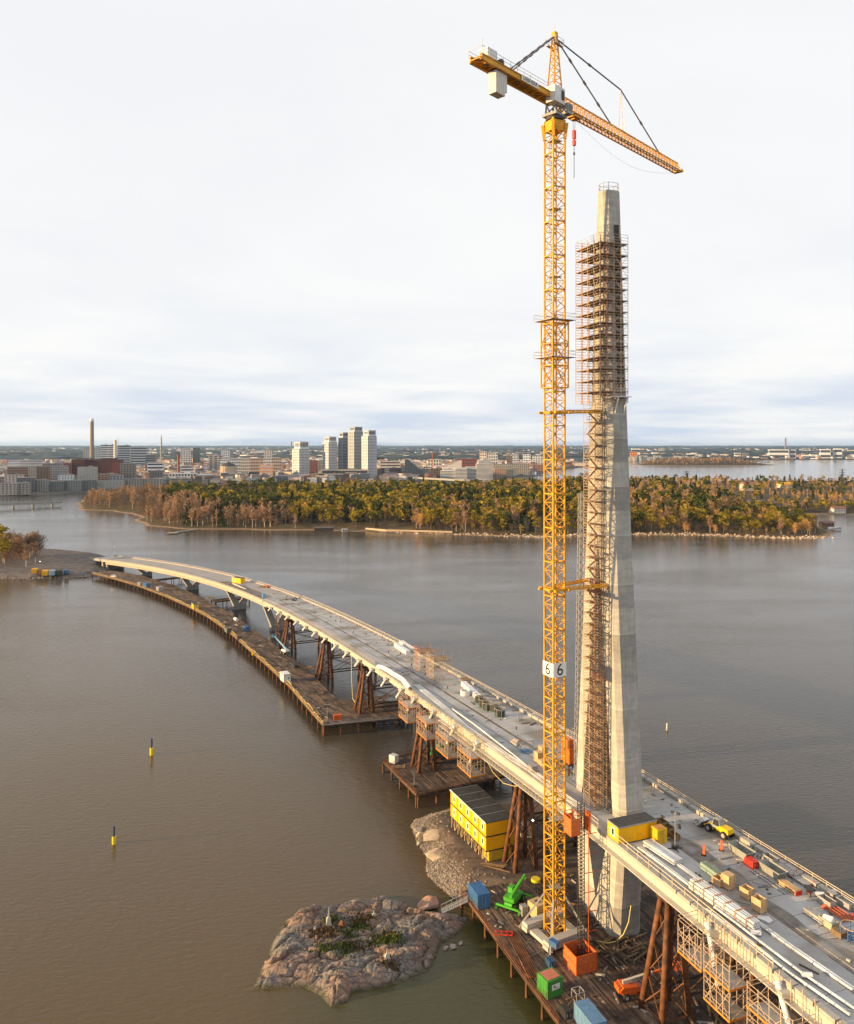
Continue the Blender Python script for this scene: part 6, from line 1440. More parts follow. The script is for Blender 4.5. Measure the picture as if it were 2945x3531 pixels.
def crown(kind, seed, dens=1.):
    """leaf or twig faces of a crown, for a tree of unit height"""
    rng = np.random.default_rng(seed)
    if kind == 'pine':
        nc = 11; z = .42+.56*rng.random(nc)**.8; rr = .20*np.sin(np.clip((z-.3)/.72, 0, 1)*math.pi)**.6+.02; th = rng.random(nc)*6.28; r = rr*rng.random(nc)**.5
        C0 = np.stack([r*np.cos(th), r*np.sin(th), z], 1); k = max(3, int(28*dens)); C = (C0[:, None]+rng.normal(size=(nc, k, 3))*np.array([.062, .062, .030])).reshape(-1, 3)
        return quads(C, .062/math.sqrt(dens), rng, .4)
    if kind == 'spruce':
        n = int(330*dens); z = .1+.9*rng.random(n)**1.25; r = (1-z)*.20+.008; th = rng.random(n)*6.28; k = .55+.45*rng.random(n)
        C = np.stack([r*k*np.cos(th), r*k*np.sin(th), z-.05*k*(1-z)], 1); return quads(C, .058/math.sqrt(dens), rng, .4)
    if kind in ('birch', 'bare', 'bush'):
        nb = int((70 if kind != 'bush' else 60)*dens)+6; base = .28 if kind == 'birch' else (.2 if kind == 'bare' else .02); z0 = base+(.9-base)*rng.random(nb); th = rng.random(nb)*6.28
        wide = {'birch': .15, 'bare': .26, 'bush': .42}[kind]; ln = wide*(1.15-.75*np.abs(z0-.5))*(.5+.6*rng.random(nb)); up = {'birch': .11, 'bare': .13, 'bush': .3}[kind]*(.6+.8*rng.random(nb))
        P0 = np.stack([0*z0, 0*z0, z0*.96], 1); P1 = P0+np.stack([ln*np.cos(th), ln*np.sin(th), up], 1); P1[:, 2] = np.minimum(P1[:, 2], 1.02)
        V = [twigs(P0, P1, .0065/math.sqrt(dens), rng)]
        m = 5; f = .35+.65*rng.random((nb, m)); Q0 = P0[:, None]+(P1-P0)[:, None]*f[..., None]; d = rng.normal(size=(nb, m, 3))*np.array([.05, .05, .045])+np.array([0, 0, .035]); Q1 = Q0+d
        V.append(twigs(Q0.reshape(-1, 3), Q1.reshape(-1, 3), .0105/math.sqrt(dens), rng)); return np.concatenate(V)
def trunk(kind, seed):
    r = random.Random(seed); mb = MB(); top = {'pine': .9, 'spruce': .95, 'birch': .9, 'bare': .75, 'bush': .3}[kind]; w = {'pine': .014, 'spruce': .013, 'birch': .014, 'bare': .014, 'bush': .01}[kind]
    x = y = 0.; p = (0, 0, -.02)
    for k in range(4):
        x += r.gauss(0, .008); y += r.gauss(0, .008); q = (x, y, top*(k+1)/4); mb.tube(p, q, w*(1-.2*k), 6, w*(.8-.2*k), cap=False); p = q
    for k in range(0 if kind == 'spruce' else 6):
        z = .3+.55*r.random(); a = r.random()*6.28; l = .14+.1*r.random(); mb.tube((0, 0, z), (l*math.cos(a), l*math.sin(a), z+l*.8), w*.35, 4, w*.15, cap=False)
    return mb
def leafmat(name, col, var, trans=.4):
    m = M(name, col, .85, .22, .9, island=var, spec=.1); t = m.node_tree; b = t.nodes['Principled BSDF']
    if not t.nodes.get('thin'):                                                # thin leaves let the low sun through
        tb = N(t, 'ShaderNodeBsdfTranslucent'); tb.name = 'thin'; mx = N(t, 'ShaderNodeMixShader'); mx.inputs[0].default_value = trans; src = b.inputs['Base Color'].links[0].from_socket
        L(t, src, tb.inputs[0]); L(t, b.outputs[0], mx.inputs[1]); L(t, tb.outputs[0], mx.inputs[2]); L(t, mx.outputs[0], t.nodes['Material Output'].inputs[0])
    return m
m_pineL = [leafmat('pine_needles', (.085, .095, .020), .55), leafmat('pine_needles_sunlit', (.31, .235, .024), .55)]  # second needle colour has the low sun's gold painted in
m_spr = leafmat('spruce_needles', (.040, .054, .016), .4)
m_twig = [leafmat('birch_twigs', (.40, .25, .14), .45), leafmat('brown_twigs', (.22, .145, .085), .45), leafmat('golden_twigs', (.62, .37, .11), .45)]
m_bark = M('pine_bark', (.17, .10, .06), .9, .3, 3.); m_birch = M('birch_bark', (.55, .46, .37), .8, .25, 3., col2=(.16, .13, .11))
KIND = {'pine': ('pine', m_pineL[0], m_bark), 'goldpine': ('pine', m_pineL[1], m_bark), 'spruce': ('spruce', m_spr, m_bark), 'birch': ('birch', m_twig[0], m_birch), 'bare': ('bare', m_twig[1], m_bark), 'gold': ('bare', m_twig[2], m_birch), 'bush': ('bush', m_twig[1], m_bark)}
TM = {}
def tmesh(kind, v):
    if (kind, v) not in TM:
        k, ml_, mbk = KIND[kind]; V = crown(k, 100+v*17+len(kind)); Fq = np.arange(len(V)).reshape(-1, 4); c = nmesh('crown', V, Fq); c.materials.append(ml_); t = trunk(k, v).mesh('trunk'); t.materials.append(mbk); TM[(kind, v)] = (c, t)
    return TM[(kind, v)]
TL = {'pine': ('pine_tree', 'dark green pine', 'pine tree'), 'goldpine': ('pine_tree', 'sunlit golden green pine', 'pine tree'), 'spruce': ('spruce_tree', 'dark pointed spruce', 'spruce tree'), 'birch': ('birch_tree', 'leafless pale-stemmed birch', 'birch tree'), 'bare': ('bare_tree', 'leafless brown broadleaf tree', 'tree'), 'gold': ('bare_tree', 'leafless tree with golden twigs', 'tree'), 'bush': ('bare_bush', 'leafless brown bush', 'bush')}
def tree(kind, x, y, z, h, zone, group, wide=1., size=''):
    c, t = tmesh(kind, rnd.randrange(3)); nm, lb, cat = TL[kind]; o = thing(nm, size+lb+' '+zone, cat, (x, y, z), rnd.random()*6.28, group+' '+nm); o.scale = (h*wide, h*wide, h)
    a = obj('crown', c, None, o); b = obj('trunk', t, None, o); return o
def wood(name, label, trees, seed, dens=.4):
    """far trees that read as one mass: joined leaf and twig faces by kind, trunks with them"""
    rng = np.random.default_rng(seed); by = {}
    for kind, x, y, z, h in trees: by.setdefault(kind, []).append((x, y, z, h))
    for kind, l in by.items():
        k, ml_, mbk = KIND[kind]; base = [crown(k, 500+i*13, dens) for i in range(4)]; Vs = []
        for x, y, z, h in l:
            b = base[rng.integers(4)]; a = rng.random()*6.28; c, s_ = math.cos(a), math.sin(a); w = h*rng.uniform(.85, 1.25)
            Vs.append(np.stack([x+w*(b[:, 0]*c-b[:, 1]*s_), y+w*(b[:, 0]*s_+b[:, 1]*c), z+h*b[:, 2]], 1))
        V = np.concatenate(Vs); o = obj(name, nmesh(name, V, np.arange(len(V)).reshape(-1, 4)), ml_); o['kind'] = 'stuff'; o['label'] = TL[kind][1]+'s massed '+label; o['category'] = 'woodland'
        tp = MB()
        if kind in ('birch', 'gold', 'bare'):
            for x, y, z, h in l: tp.tube((x, y, z-.3), (x, y, z+h*.8), h*.014, 4, h*.005, cap=False)
            q = tp.build('woodland_trunks', mbk); q['kind'] = 'stuff'; q['label'] = 'slender trunks of the '+TL[kind][1]+'s '+label; q['category'] = 'woodland'
tr = random.Random(12); cand = []
y = 742.
while y < 1720:
    stp = 8. if y < 960 else (10.5 if y < 1200 else 14.); x = -600.
    while x < 1120:
        px_, py_ = x+tr.uniform(-.5, .5)*stp, y+tr.uniform(-.5, .5)*stp; x += stp
        if abs(px_) > .56*py_+40: continue
        cand.append((px_, py_))
    y += stp
cx_, cy_ = np.array(cand).T; cz_ = ISL.z(cx_, cy_); dd = pdist(cx_, cy_, isl_poly)
nz_ = vnoise(cx_/45., cy_/45., 5); nz2 = vnoise(cx_/110.+3, cy_/110., 9)
uu = CX+cx_/cy_*FPX; vv = CY+(CAM_H-cz_)/cy_*FPX
keep = []
for i in range(len(cx_)):
    x, y, z, d, u = cx_[i], cy_[i], cz_[i], dd[i], uu[i]
    if d < 5+5*tr.random() or z < .6: continue
    if u < 480 and y < 1060: p = .35
    elif 1310 < u < 1420 and d < 34: continue
    elif 950 < u < 1320 and d < 30 and tr.random() < .8: continue
    elif 1780 < u < 1990 and 12 < d < 90 and tr.random() < .85: continue                # bare rock slope
    elif 2560 < u < 2720 and 1020 < y < 1120 and tr.random() < .6: continue
    elif nz_[i] > .74 and d > 75: continue
    if u > 2000 and y > 1150 and tr.random() < .35: continue
    f = tr.random(); n = nz_[i]; m = nz2[i]
    if u < 560: k = 'bare' if f < .7 else ('birch' if f < .9 else 'bush')
    elif u < 1000: k = ('birch' if f < .5 else 'bare' if f < .8 else 'spruce') if d < 75 else ('pine' if f < .62 else 'bare' if f < .85 else 'goldpine')
    elif u < 2000:
        k = ('goldpine' if f < .42 else 'birch' if f < .58 else 'gold' if f < .72 else 'pine' if f < .82 else 'spruce' if f < .93 else 'bush') if d < 60 else (('pine' if f < .30 else 'goldpine' if f < .66 else 'gold' if f < .8 else 'spruce') if m < .6 else ('gold' if f < .35 else 'birch' if f < .5 else 'pine' if f < .75 else 'goldpine'))
    else: k = ('goldpine' if f < .38 else 'birch' if f < .56 else 'gold' if f < .8 else 'bush' if f < .9 else 'pine') if d < 70 else ('gold' if f < .30 else 'birch' if f < .5 else 'goldpine' if f < .66 else 'pine' if f < .86 else 'spruce')
    h = {'pine': 16.5, 'goldpine': 16, 'spruce': 16, 'birch': 16, 'bare': 14, 'gold': 13.5, 'bush': 5.5}[k]*tr.choice([tr.uniform(.55, .9), tr.uniform(.85, 1.15), tr.uniform(1.05, 1.4)])
    if u > 2500: h *= .78
    if u > 2450 and 60 < d < 400 and nz2[i] > .45 and tr.random() < .55: continue
    keep.append((k, x, y, z-.2, h, d))
print('TREES', len(keep), [sum(1 for q in keep if a <= q[5] < a+15) for a in range(0, 150, 15)], [sum(1 for q in keep if q[0] == k) for k in KIND])
keep.sort(key=lambda q: q[2]-.0*q[5])
vis = [q for q in keep if q[5] < 48 or q[2] < 900]; vis = vis[:300]; vs_ = set(id(q) for q in vis)
for k, x, y, z, h, d in vis:
    zone = [z_ for lim, z_ in ((-290, 'on the low left point of the wooded shore'), (-230, 'beside the jetty on the wooded shore'), (-150, 'between the jetty and the beach pavilion'), (-60, 'round the beach pavilion'), (60, 'behind the sunlit beach wall'), (130, 'seen just left of the crane mast'), (205, 'seen behind the pylon foot of the wood'), (300, 'on the shore right of the pylon'), (9999, 'on the point near the boat shed')) if x < lim][0]
    tree(k, x, y, z, h, zone, zone, size=('tall ' if h > 18.5 else 'small ' if h < 13 else ''))
wood('woodland', 'on the island behind the shore', [q[:5] for q in keep if id(q) not in vs_], 3, .30)
# undergrowth along the front of the wood
und = [('bush', cx_[i]+3, cy_[i]+2, cz_[i]-.2, tr.uniform(2., 4.5)) for i in range(len(cx_)) if 7 < dd[i] < 70 and cz_[i] > .8 and tr.random() < .55 and not (950 < uu[i] < 1420 and dd[i] < 26)]
wood('undergrowth', 'along the front of the wood', und, 5, .22)
# trees on the left bridgehead
lst = random.Random(4); lt = []
for k in range(34):
    u, v = lst.uniform(-40, 138), lst.uniform(1915, 1962); q = P(u, v, 2.6)
    if u > 105 and v > 1950: continue
    lt.append((u, v, q))
for i, (u, v, q) in enumerate(lt):
    k = 'goldpine' if u < 8 else lst.choice(['bare', 'bare', 'birch', 'bare', 'bare', 'bush']); h = {'bush': 6, 'goldpine': 22}.get(k, 18)*lst.uniform(.85, 1.15)
    tree(k, q.x, q.y, float(LS.z(np.array([q.x]), np.array([q.y]))[0])-.2, h, 'in the grove on the left shore', 'grove on the left shore', 1.1)
# causeway, quay and far islet woods
def scatter(land, poly, n, kinds, h0, h1, seed, mind=6.):
    r = random.Random(seed); A = np.array(poly); X_ = np.array([r.uniform(A[:, 0].min(), A[:, 0].max()) for _ in range(n)]); Y_ = np.array([r.uniform(A[:, 1].min(), A[:, 1].max()) for _ in range(n)])
    Z_ = land.z(X_, Y_); d = pdist(X_, Y_, poly); return [(r.choice(kinds), X_[i], Y_[i], Z_[i]-.3, r.uniform(h0, h1)) for i in range(n) if d[i] > mind and Z_[i] > .5]
wood('woodland', 'on the causeway behind the island', scatter(CW, cw_poly, 420, ['bush', 'bare', 'gold', 'spruce'], 2, 6, 7), 7, .3)
wood('woodland', 'on the far islet in the bay', scatter(RI, ri_poly, 900, ['bare', 'bare', 'gold', 'birch'], 10, 17, 8, 20), 8, .25)
wood('woodland', 'between the city blocks', [(k, x, y, 3., h) for k, x, y, z, h in scatter(CIT, [(-700, 1420), (-560, 1640), (-100, 1850), (300, 2300), (600, 3200), (-1800, 3600), (-1000, 1500)], 1500, ['bare', 'bare', 'bush', 'pine'], 6, 12, 9, 10)], 9, .2)
quay = [(tr.choice(['bare', 'bush', 'bare', 'pine']), x, y, 1.6, tr.uniform(5, 10)) for x, y in [(tr.uniform(-560, -330), tr.uniform(1130, 1440)) for _ in range(300)] if pdist(np.array([x]), np.array([y]), isl_poly)[0] > 8]
wood('woodland', 'on the low left point of the island', quay, 10, .4)
# the dark woods of the far country: hummocky canopy
def canopy(name, label, pts, r0, r1, h0, h1, mat, seed):
    rng = np.random.default_rng(seed); n = len(pts); k = 7; Vs = []; Fs = []; o_ = 0
    ang = np.linspace(0, 2*math.pi, k+1)[:-1]
    for x, y, z in pts:
        r = rng.uniform(r0, r1); h = rng.uniform(h0, h1); j = rng.uniform(.7, 1.3, (2, k))
        a = np.stack([x+r*j[0]*np.cos(ang), y+.6*r*j[0]*np.sin(ang), np.full(k, z-1)], 1); b = np.stack([x+r*.75*j[1]*np.cos(ang), y+.45*r*j[1]*np.sin(ang), z+h*j[1]*.8], 1); c = np.array([[x, y, z+h*rng.uniform(.9, 1.2)]])
        Vs += [a, b, c]
        for i in range(k): i2 = (i+1) % k; Fs += [(o_+i, o_+i2, o_+k+i2), (o_+i, o_+k+i2, o_+k+i), (o_+k+i, o_+k+i2, o_+2*k)]
        o_ += 2*k+1
    ob = obj(name, nmesh(name, np.concatenate(Vs), np.array(Fs)), mat); ob['kind'] = 'stuff'; ob['label'] = label; ob['category'] = 'woodland'
r_ = np.random.default_rng(21); n = 5200; rad = 3600*(34000/3600)**(r_.random(n)**1.1); th = r_.uniform(-.60, .60, n); X_, Y_ = rad*np.sin(th), rad*np.cos(th); Z_ = FAR.z(X_, Y_); mk = (Z_ > 3) & (vnoise(X_/900., Y_/1800., 31) > .34)
m_canopy = M('far_canopy', (.030, .042, .042), .95, .35, .004, world=True, island=.45)
canopy('far_woodland', 'dark distant woods rolling to the horizon', list(zip(X_[mk], Y_[mk], Z_[mk])), 60, 170, 9, 17, m_canopy, 3)
# ================================================================ THE CITY
CM = {}
def wallm(col, k=''):
    key = 'facade_%02d_%02d_%02d' % tuple(int(c*99) for c in col)
    return M(key, col, .75, .10, .05)
m_win = M('far_window', (.045, .055, .07), .2, .3, .3, spec=.6); m_fr = M('flat_roof', (.24, .23, .23), .9, .2, .05); m_snowroof = M('pale_roof', (.55, .56, .58), .8, .1, .05)
def bldg(label, cx_, cy_, w, d, h, rot=0., col=(.4, .38, .35), nf=6, nc=8, style='grid', roofm=None, z0=3.1, name='apartment_block', cat='building', group=None, winm=None, parapet=True):
    o = thing(name, label, cat, (cx_, cy_, z0), rot, group)
    mb = MB(); mb.box(0, 0, h/2-.5, w, d, h+1); mb.build('wall', wallm(col), o)
    mb = MB(); mb.box(0, 0, h+.25, w*.97, d*.97, .5)
    if parapet: mb.box(w*.15, d*.1, h+1.4, w*.22, d*.4, 2.2)
    mb.build('roof', roofm or m_fr, o)
    nc = max(3, int(nc*.7)); mb = MB(); fh = h/nf
    for f in range(nf):
        z = fh*(f+.55); hh = fh*.5
        if style == 'band':
            mb.box(0, -d/2-.05, z, w*.94, .3, hh); mb.box(-w/2-.05, 0, z, .3, d*.92, hh); mb.box(w/2+.05, 0, z, .3, d*.92, hh)
        else:
            for k in range(nc): mb.box(-w/2+w*(k+.5)/nc, -d/2-.05, z, w/nc*.55, .3, hh)
            m_ = max(2, int(nc*d/w))
            for k in range(m_):
                for sg in (-1, 1): mb.box(sg*(w/2+.05), -d/2+d*(k+.5)/m_, z, .3, d/m_*.5, hh)
    mb.build('windows', winm or m_win, o, kind='stuff')
    return o
def bpx(label, u0, u1, vt, Dm, col, nf, nc, style='grid', dep=None, rot=None, **k):
    """a block that spans photo columns u0..u1 at distance Dm with its roof line at vt"""
    w = (u1-u0)*Dm/FPX; x = ((u0+u1)/2-CX)*Dm/FPX; h = CAM_H-(vt-CY)*Dm/FPX-3.1; dep = dep or min(w*.6, 16)
    return bldg(label, x, Dm+dep/2, w, dep, max(h, 4), -math.atan2(x, Dm)*.5 if rot is None else rot, col, nf, nc, style, **k)
BE, GR, DG, BR, WH, RD = (.42, .37, .31), (.31, .31, .30), (.15, .155, .16), (.20, .12, .07), (.68, .69, .71), (.34, .12, .07)
bpx('beige waterfront block at the left picture edge', -50, 48, 1668, 1385, BE, 6, 12)
bpx('tan waterfront block second along the quay', 49, 94, 1666, 1400, (.33, .30, .26), 6, 7)
bpx('dark grey block behind the beige waterfront block', 58, 112, 1648, 1450, DG, 8, 9)
bpx('white stepped block with red side walls at the left edge', 14, 70, 1638, 1500, (.6, .5, .43), 8, 8)
bpx('grey-green waterfront block below the brown tower', 112, 160, 1656, 1470, (.30, .29, .25), 6, 9)
bpx('dark green waterfront block in the middle of the quay', 161, 214, 1660, 1490, (.17, .18, .165), 6, 10)
bpx('grey waterfront block left of the checkered tower', 215, 272, 1657, 1510, (.25, .255, .24), 6, 10)
bpx('brown narrow tower behind the waterfront', 126, 164, 1609, 1570, BR, 14, 6)
bpx('orange-brown brick slab left of the brown tower', 24, 98, 1611, 1640, (.36, .18, .10), 8, 12, 'band')
bpx('grey beige slab joining the brown tower', 97, 126, 1610, 1640, BE, 10, 6)
bpx('white twin apartment block far left behind the brick slab', 28, 66, 1587, 1850, WH, 9, 8)
bpx('white apartment block second from the left edge behind the slab', 70, 136, 1587, 1850, (.58, .56, .53), 9, 12)
bpx('long dark roofed school block behind the brown tower', 136, 226, 1598, 1900, (.25, .24, .23), 5, 16)
bpx('pale grey block between brown tower and power plant', 164, 226, 1607, 1620, (.36, .35, .34), 9, 12)
bpx('white low block beside the checkered tower', 200, 246, 1638, 1540, WH, 7, 8)
bpx('checkered grey tower with pale window panels', 266, 327, 1611, 1570, (.33, .31, .28), 13, 9, winm=M('pale_panel', (.34, .36, .37), .4, .2, .2))
bpx('dark grey waterfront block below the checkered tower', 276, 322, 1656, 1545, (.17, .17, .17), 6, 8)
bpx('grey waterfront block with white balconies', 323, 422, 1658, 1575, (.27, .265, .26), 6, 14, winm=MATS['pale_panel'])
bpx('brown and orange set-back block behind the balcony block', 336, 400, 1635, 1620, (.36, .22, .14), 6, 9)
bpx('grey set-back block right of the orange one', 376, 420, 1641, 1600, GR, 6, 6)
bpx('dark beige tower right of the power plant', 413, 462, 1598, 1650, (.22, .20, .17), 13, 8)
bpx('beige waterfront block, first of two below the wood', 422, 486, 1652, 1600, (.33, .29, .25), 7, 10)
bpx('beige waterfront block, second of two below the wood', 487, 556, 1652, 1620, (.36, .33, .29), 7, 10)
bpx('dark green-grey tower above the beige waterfront block', 514, 557, 1624, 1690, DG, 10, 8)
bpx('pale office with dark glass front behind the dark tower', 500, 534, 1569, 2300, (.20, .22, .22), 9, 8, 'band')
bpx('white terraced block left of the brick chimney', 507, 560, 1596, 2000, WH, 5, 10, 'band')
bpx('white long hall below the brick chimney', 582, 674, 1632, 1730, (.62, .61, .60), 3, 14, roofm=m_snowroof)
bpx('grey rounded office below the white hall', 586, 656, 1650, 1650, (.30, .29, .27), 5, 16, 'band')
bpx('white balcony block right of the brick chimney', 622, 660, 1606, 1980, WH, 5, 8, 'band')
bpx('large bare beige slab above the gasholder', 719, 766, 1571, 2350, (.40, .35, .31), 9, 3)
bpx('orange and white striped office beside the red halls', 894, 940, 1604, 1870, (.62, .27, .10), 5, 6, 'band', winm=M('stripe_pale', (.5, .45, .42), .6))
bpx('dark navy residential block with pale window grid at the wood edge', 940, 1030, 1642, 1800, (.07, .08, .09), 6, 20, winm=MATS['pale_panel'])
bpx('white block on the red podium behind the navy block', 862, 928, 1637, 1800, (.6, .6, .6), 3, 12, 'band', roofm=m_snowroof)
bpx('brick red block below the white podium block', 866, 930, 1648, 1760, RD, 3, 12)
bpx('long dark hall behind the white podium block', 858, 942, 1627, 1880, (.07, .075, .08), 2, 16, 'band')
for k, (a, b, vt, c) in enumerate(((758, 790, 1583, WH), (790, 828, 1580, (.52, .53, .55)), (830, 862, 1581, (.62, .55, .47)), (864, 906, 1580, (.5, .36, .27)), (908, 936, 1579, (.62, .60, .57)), (936, 968, 1578, (.50, .38, .30)))):
    bpx(('white', 'grey-white', 'cream', 'tan', 'pale cream', 'rust and cream')[k]+' apartment block in the long row above the orange striped office', a, b, vt, 2180, c, 6, 8, group='row of apartment blocks')
bpx('white striped high office left of the second chimney', 345, 371, 1534, 2750, WH, 14, 6, 'band'); bpx('white striped high office right half beside the second chimney', 372, 394, 1534, 2750, (.70, .68, .66), 14, 5, 'band')
bpx('pale grey tower left of the tall chimney', 286, 309, 1545, 2650, (.48, .48, .47), 12, 5); bpx('pale green-grey tower right of the tall chimney', 322, 344, 1545, 2650, (.5, .54, .54), 12, 5)
bpx('grey glass office right of the second chimney', 405, 448, 1536, 3050, (.35, .40, .44), 10, 8, 'band'); bpx('long low glass office below the horizon', 449, 505, 1542, 3050, (.38, .42, .46), 8, 14, 'band')
bpx('white apartment tower pair near the brick chimney horizon', 622, 655, 1547, 3000, (.60, .58, .55), 9, 6); bpx('dark green copper tower on the horizon', 664, 688, 1545, 3100, (.13, .16, .13), 9, 5)
bpx('white round-cornered block on the horizon middle', 762, 790, 1551, 3000, (.62, .63, .65), 8, 6); bpx('cream high block on the horizon beside the twin towers', 910, 936, 1552, 2900, (.60, .57, .53), 10, 5)
# power plant
x = lambda u, D_: (u-CX)*D_/FPX
o = thing('power_plant', 'dark red brick power plant with a huge windowless hall', 'power plant', (x(320, 1790), 1800, 3), 0.12)
sc_ = 1790/FPX
for u0, u1, vt, dz, m_ in ((252, 410, 1584, 0, (.075, .028, .028)), (226, 256, 1596, -6, (.12, .038, .035)), (386, 413, 1594, -6, (.13, .038, .034)), (345, 390, 1580, 4, (.06, .025, .025)), (252, 296, 1584, -3, (.07, .026, .027))):
    h = CAM_H-(vt-CY)*sc_-3; mb = MB(); mb.box(((u0+u1)/2-320)*sc_, dz, h/2, (u1-u0)*sc_, 34, h); mb.build('hall', wallm(m_), o)
mb = MB(); mb.box(-30*sc_, -10, CAM_H-(1583-CY)*sc_-1.2, 50*sc_, 8, 2); mb.build('roof_vent', m_dark, o)
def chimney(label, u, vt, Dm, r0, r1, mats, vb=None):
    h = CAM_H-(vt-CY)*Dm/FPX-3; o = thing('chimney', label, 'chimney', (x(u, Dm), Dm, 3), 0); z = 0.
    for f, m_ in mats: mb = MB(); mb.tube((0, 0, z), (0, 0, z+h*f), r0+(r1-r0)*z/h, 20, r0+(r1-r0)*(z/h+f)); mb.build('stack_section', m_, o, smooth=False); z += h*f
m_chim = M('chimney_concrete', (.26, .225, .19), .85, .12, .05)
chimney('very tall grey concrete chimney of the power plant', 317, 1443.5, 1800, 5.6, 3.9, ((.96, m_chim), (.04, m_white)))
chimney('shorter pale chimney with dark red foot right of the tall one', 397.5, 1517, 1850, 4.2, 3.2, ((.45, wallm((.07, .025, .025))), (.55, M('chimney_pale', (.55, .53, .50), .8, .1, .05))))
chimney('slim red brick chimney in the middle of the city', 615.5, 1564, 1950, 3.2, 2.6, ((.97, M('brick_red', (.30, .09, .05), .85, .15, .2)), (.03, m_dark)))
chimney('thin dark chimney with steam on the far horizon', 1005, 1522, 7000, 6, 5, ((1., m_chim),))
chimney('thin dark chimney on the right horizon', 2709, 1509.5, 8000, 9, 7, ((1., M('chimney_dark', (.16, .15, .15), .8)),))
# gasholder
D_ = 1980; o = thing('gasholder', 'round beige brick gasholder with a dark dome', 'gasholder', (x(781, D_), D_+18, 3), 0); r_g = 28*D_/FPX; h = CAM_H-(1608-CY)*D_/FPX-3
mb = MB(); mb.tube((0, 0, 0), (0, 0, h), r_g, 32); mb.build('drum', wallm((.46, .38, .29)), o)
mb = MB(); mb.loft([[(r_g*k*math.cos(a), r_g*k*math.sin(a), h+z) for a in np.linspace(0, 6.2832, 33)[:-1]] for k, z in ((1.02, 0), (.8, 4), (.45, 7), (.15, 9), (.12, 11), (.02, 12))]); mb.build('dome', m_roof, o)
for a in np.linspace(3.3, 6.1, 12): mb = MB(); mb.box(r_g*math.cos(a), r_g*math.sin(a), h*.5, 1.2, 1.2, h*.9, a); mb.build('pilaster', wallm((.40, .32, .24)), o)
# lattice masts
def lattice(label, u, vt, Dm, w0, name='radio_mast', cat='mast', z0=3., arms=0, mat=None):
    h = CAM_H-(vt-CY)*Dm/FPX-z0; o = thing(name, label, cat, (x(u, Dm), Dm, z0), .4); mb = MB(); n = 10
    def c(k, i): f = 1-.85*k/n; return (w0*f*(-1, 1, 1, -1)[i], w0*f*(-1, -1, 1, 1)[i], h*k/n)
    for k in range(n):
        for i in range(4): mb.bar(c(k, i), c(k+1, i), w0*.16); mb.bar(c(k, i), c(k+1, (i+1) % 4), w0*.10); mb.bar(c(k+1, i), c(k+1, (i+1) % 4), w0*.1)
    mb.build('lattice', mat or m_grey, o)
    for a in range(arms): mb = MB(); z = h*(.72+.12*a); mb.bar((-w0*3.2, 0, z), (w0*3.2, 0, z), w0*.3); mb.build('cross_arm', mat or m_grey, o)
    return o
o = lattice('grey television link tower with platforms on the horizon', 556, 1500, 3300, 4.5, 'link_tower', 'tower')
for z in (70, 84, 98, 110): mb = MB(); mb.tube((0, 0, z), (0, 0, z+3.5), 7.5-z*.03, 12); mb.build('platform', m_galv, o)
mb = MB(); mb.tube((0, 0, 0), (0, 0, 118), 2.6, 10); mb.build('core', m_grey, o)
lattice('slender mast right of the second chimney', 407, 1509, 3200, 2.4)
lattice('power line pylon in the wood behind the crane', 1809, 1651, 1650, 2.6, 'power_pylon', 'pylon', 6., 3, m_dark); lattice('power line pylon rising from the right-hand wood', 2367, 1624, 1700, 2.6, 'power_pylon', 'pylon', 6., 3, m_dark)
lattice('power line pylon in the trees at the right edge', 2905, 1618, 1500, 2.6, 'power_pylon', 'pylon', 6., 3, m_dark)
# residential towers
def rtower(label, u0, u1, vroof, vcrown, Dm, col, nf, rot, glassy=False, step=False):
    W_ = (u1-u0)*Dm/FPX; a = W_/(math.cos(R(33.6))+math.sin(R(33.6))); xc = x((u0+u1)/2, Dm); h = CAM_H-(vroof-CY)*Dm/FPX-3; hc = CAM_H-(vcrown-CY)*Dm/FPX-3-h
    o = thing('residential_tower', label, 'tower', (xc, Dm, 3), R(33.6)-math.atan2(xc, Dm), 'white residential towers')
    mb = MB(); mb.box(0, 0, h/2, a, a, h); mb.build('wall', wallm(col), o); fh = h/nf; mb = MB(); ml_ = MB()
    for f in range(nf):
        z = fh*(f+.5); ml_.box(-a/2-.1, 0, z, .5, a*.86, fh*.42)
        for k in range(8): mb.box(-a/2+a*(k+.5)/8, -a/2-.1, z, a/8*(.86 if glassy else .56), .5, fh*(.62 if glassy else .5))
    mb.build('windows', M('glass_slate', (.09, .12, .14), .2, .3, .2, spec=.7) if glassy else m_win, o, kind='stuff'); ml_.build('balcony_bands', M('band_dark', (.10, .10, .11), .4, .3, .1), o, kind='stuff')
    mb = MB(); mb.box(a*.06, 0, h+hc/2, a*.82, a*.82, hc); mb.build('crown_storeys', wallm(col), o)
    mb = MB()
    for k in range(6): mb.box(-a*.30+a*k*.13, -a*.41-.1, h+hc*.55, a*.08, .5, hc*.6); mb.box(a*.06-a*.41-.1, -a*.3+a*k*.12, h+hc*.55, .5, a*.06, hc*.55)
    mb.build('crown_windows', m_win, o, kind='stuff'); mb = MB(); mb.box(a*.06, 0, h+hc+.3, a*.9, a*.9, .7); mb.build('roof', m_fr, o)
    if step: mb = MB(); mb.box(-a*.32, -a*.05, h*.36, a*.5, a*1.08, h*.72); mb.build('lower_wing', wallm(col), o)
W1, W2 = (.56, .58, .62), (.36, .40, .45)
rtower('white residential tower standing alone left of the tower group', 1008, 1067, 1547, 1524, 2050, W1, 19, 0)
rtower('white residential tower with bold window grid, leftmost of the group', 1113, 1162, 1524, 1507, 2050, W1, 23, 0)
rtower('slim glassy residential tower between white ones', 1166, 1203, 1508, 1492, 2070, W2, 27, 0, True)
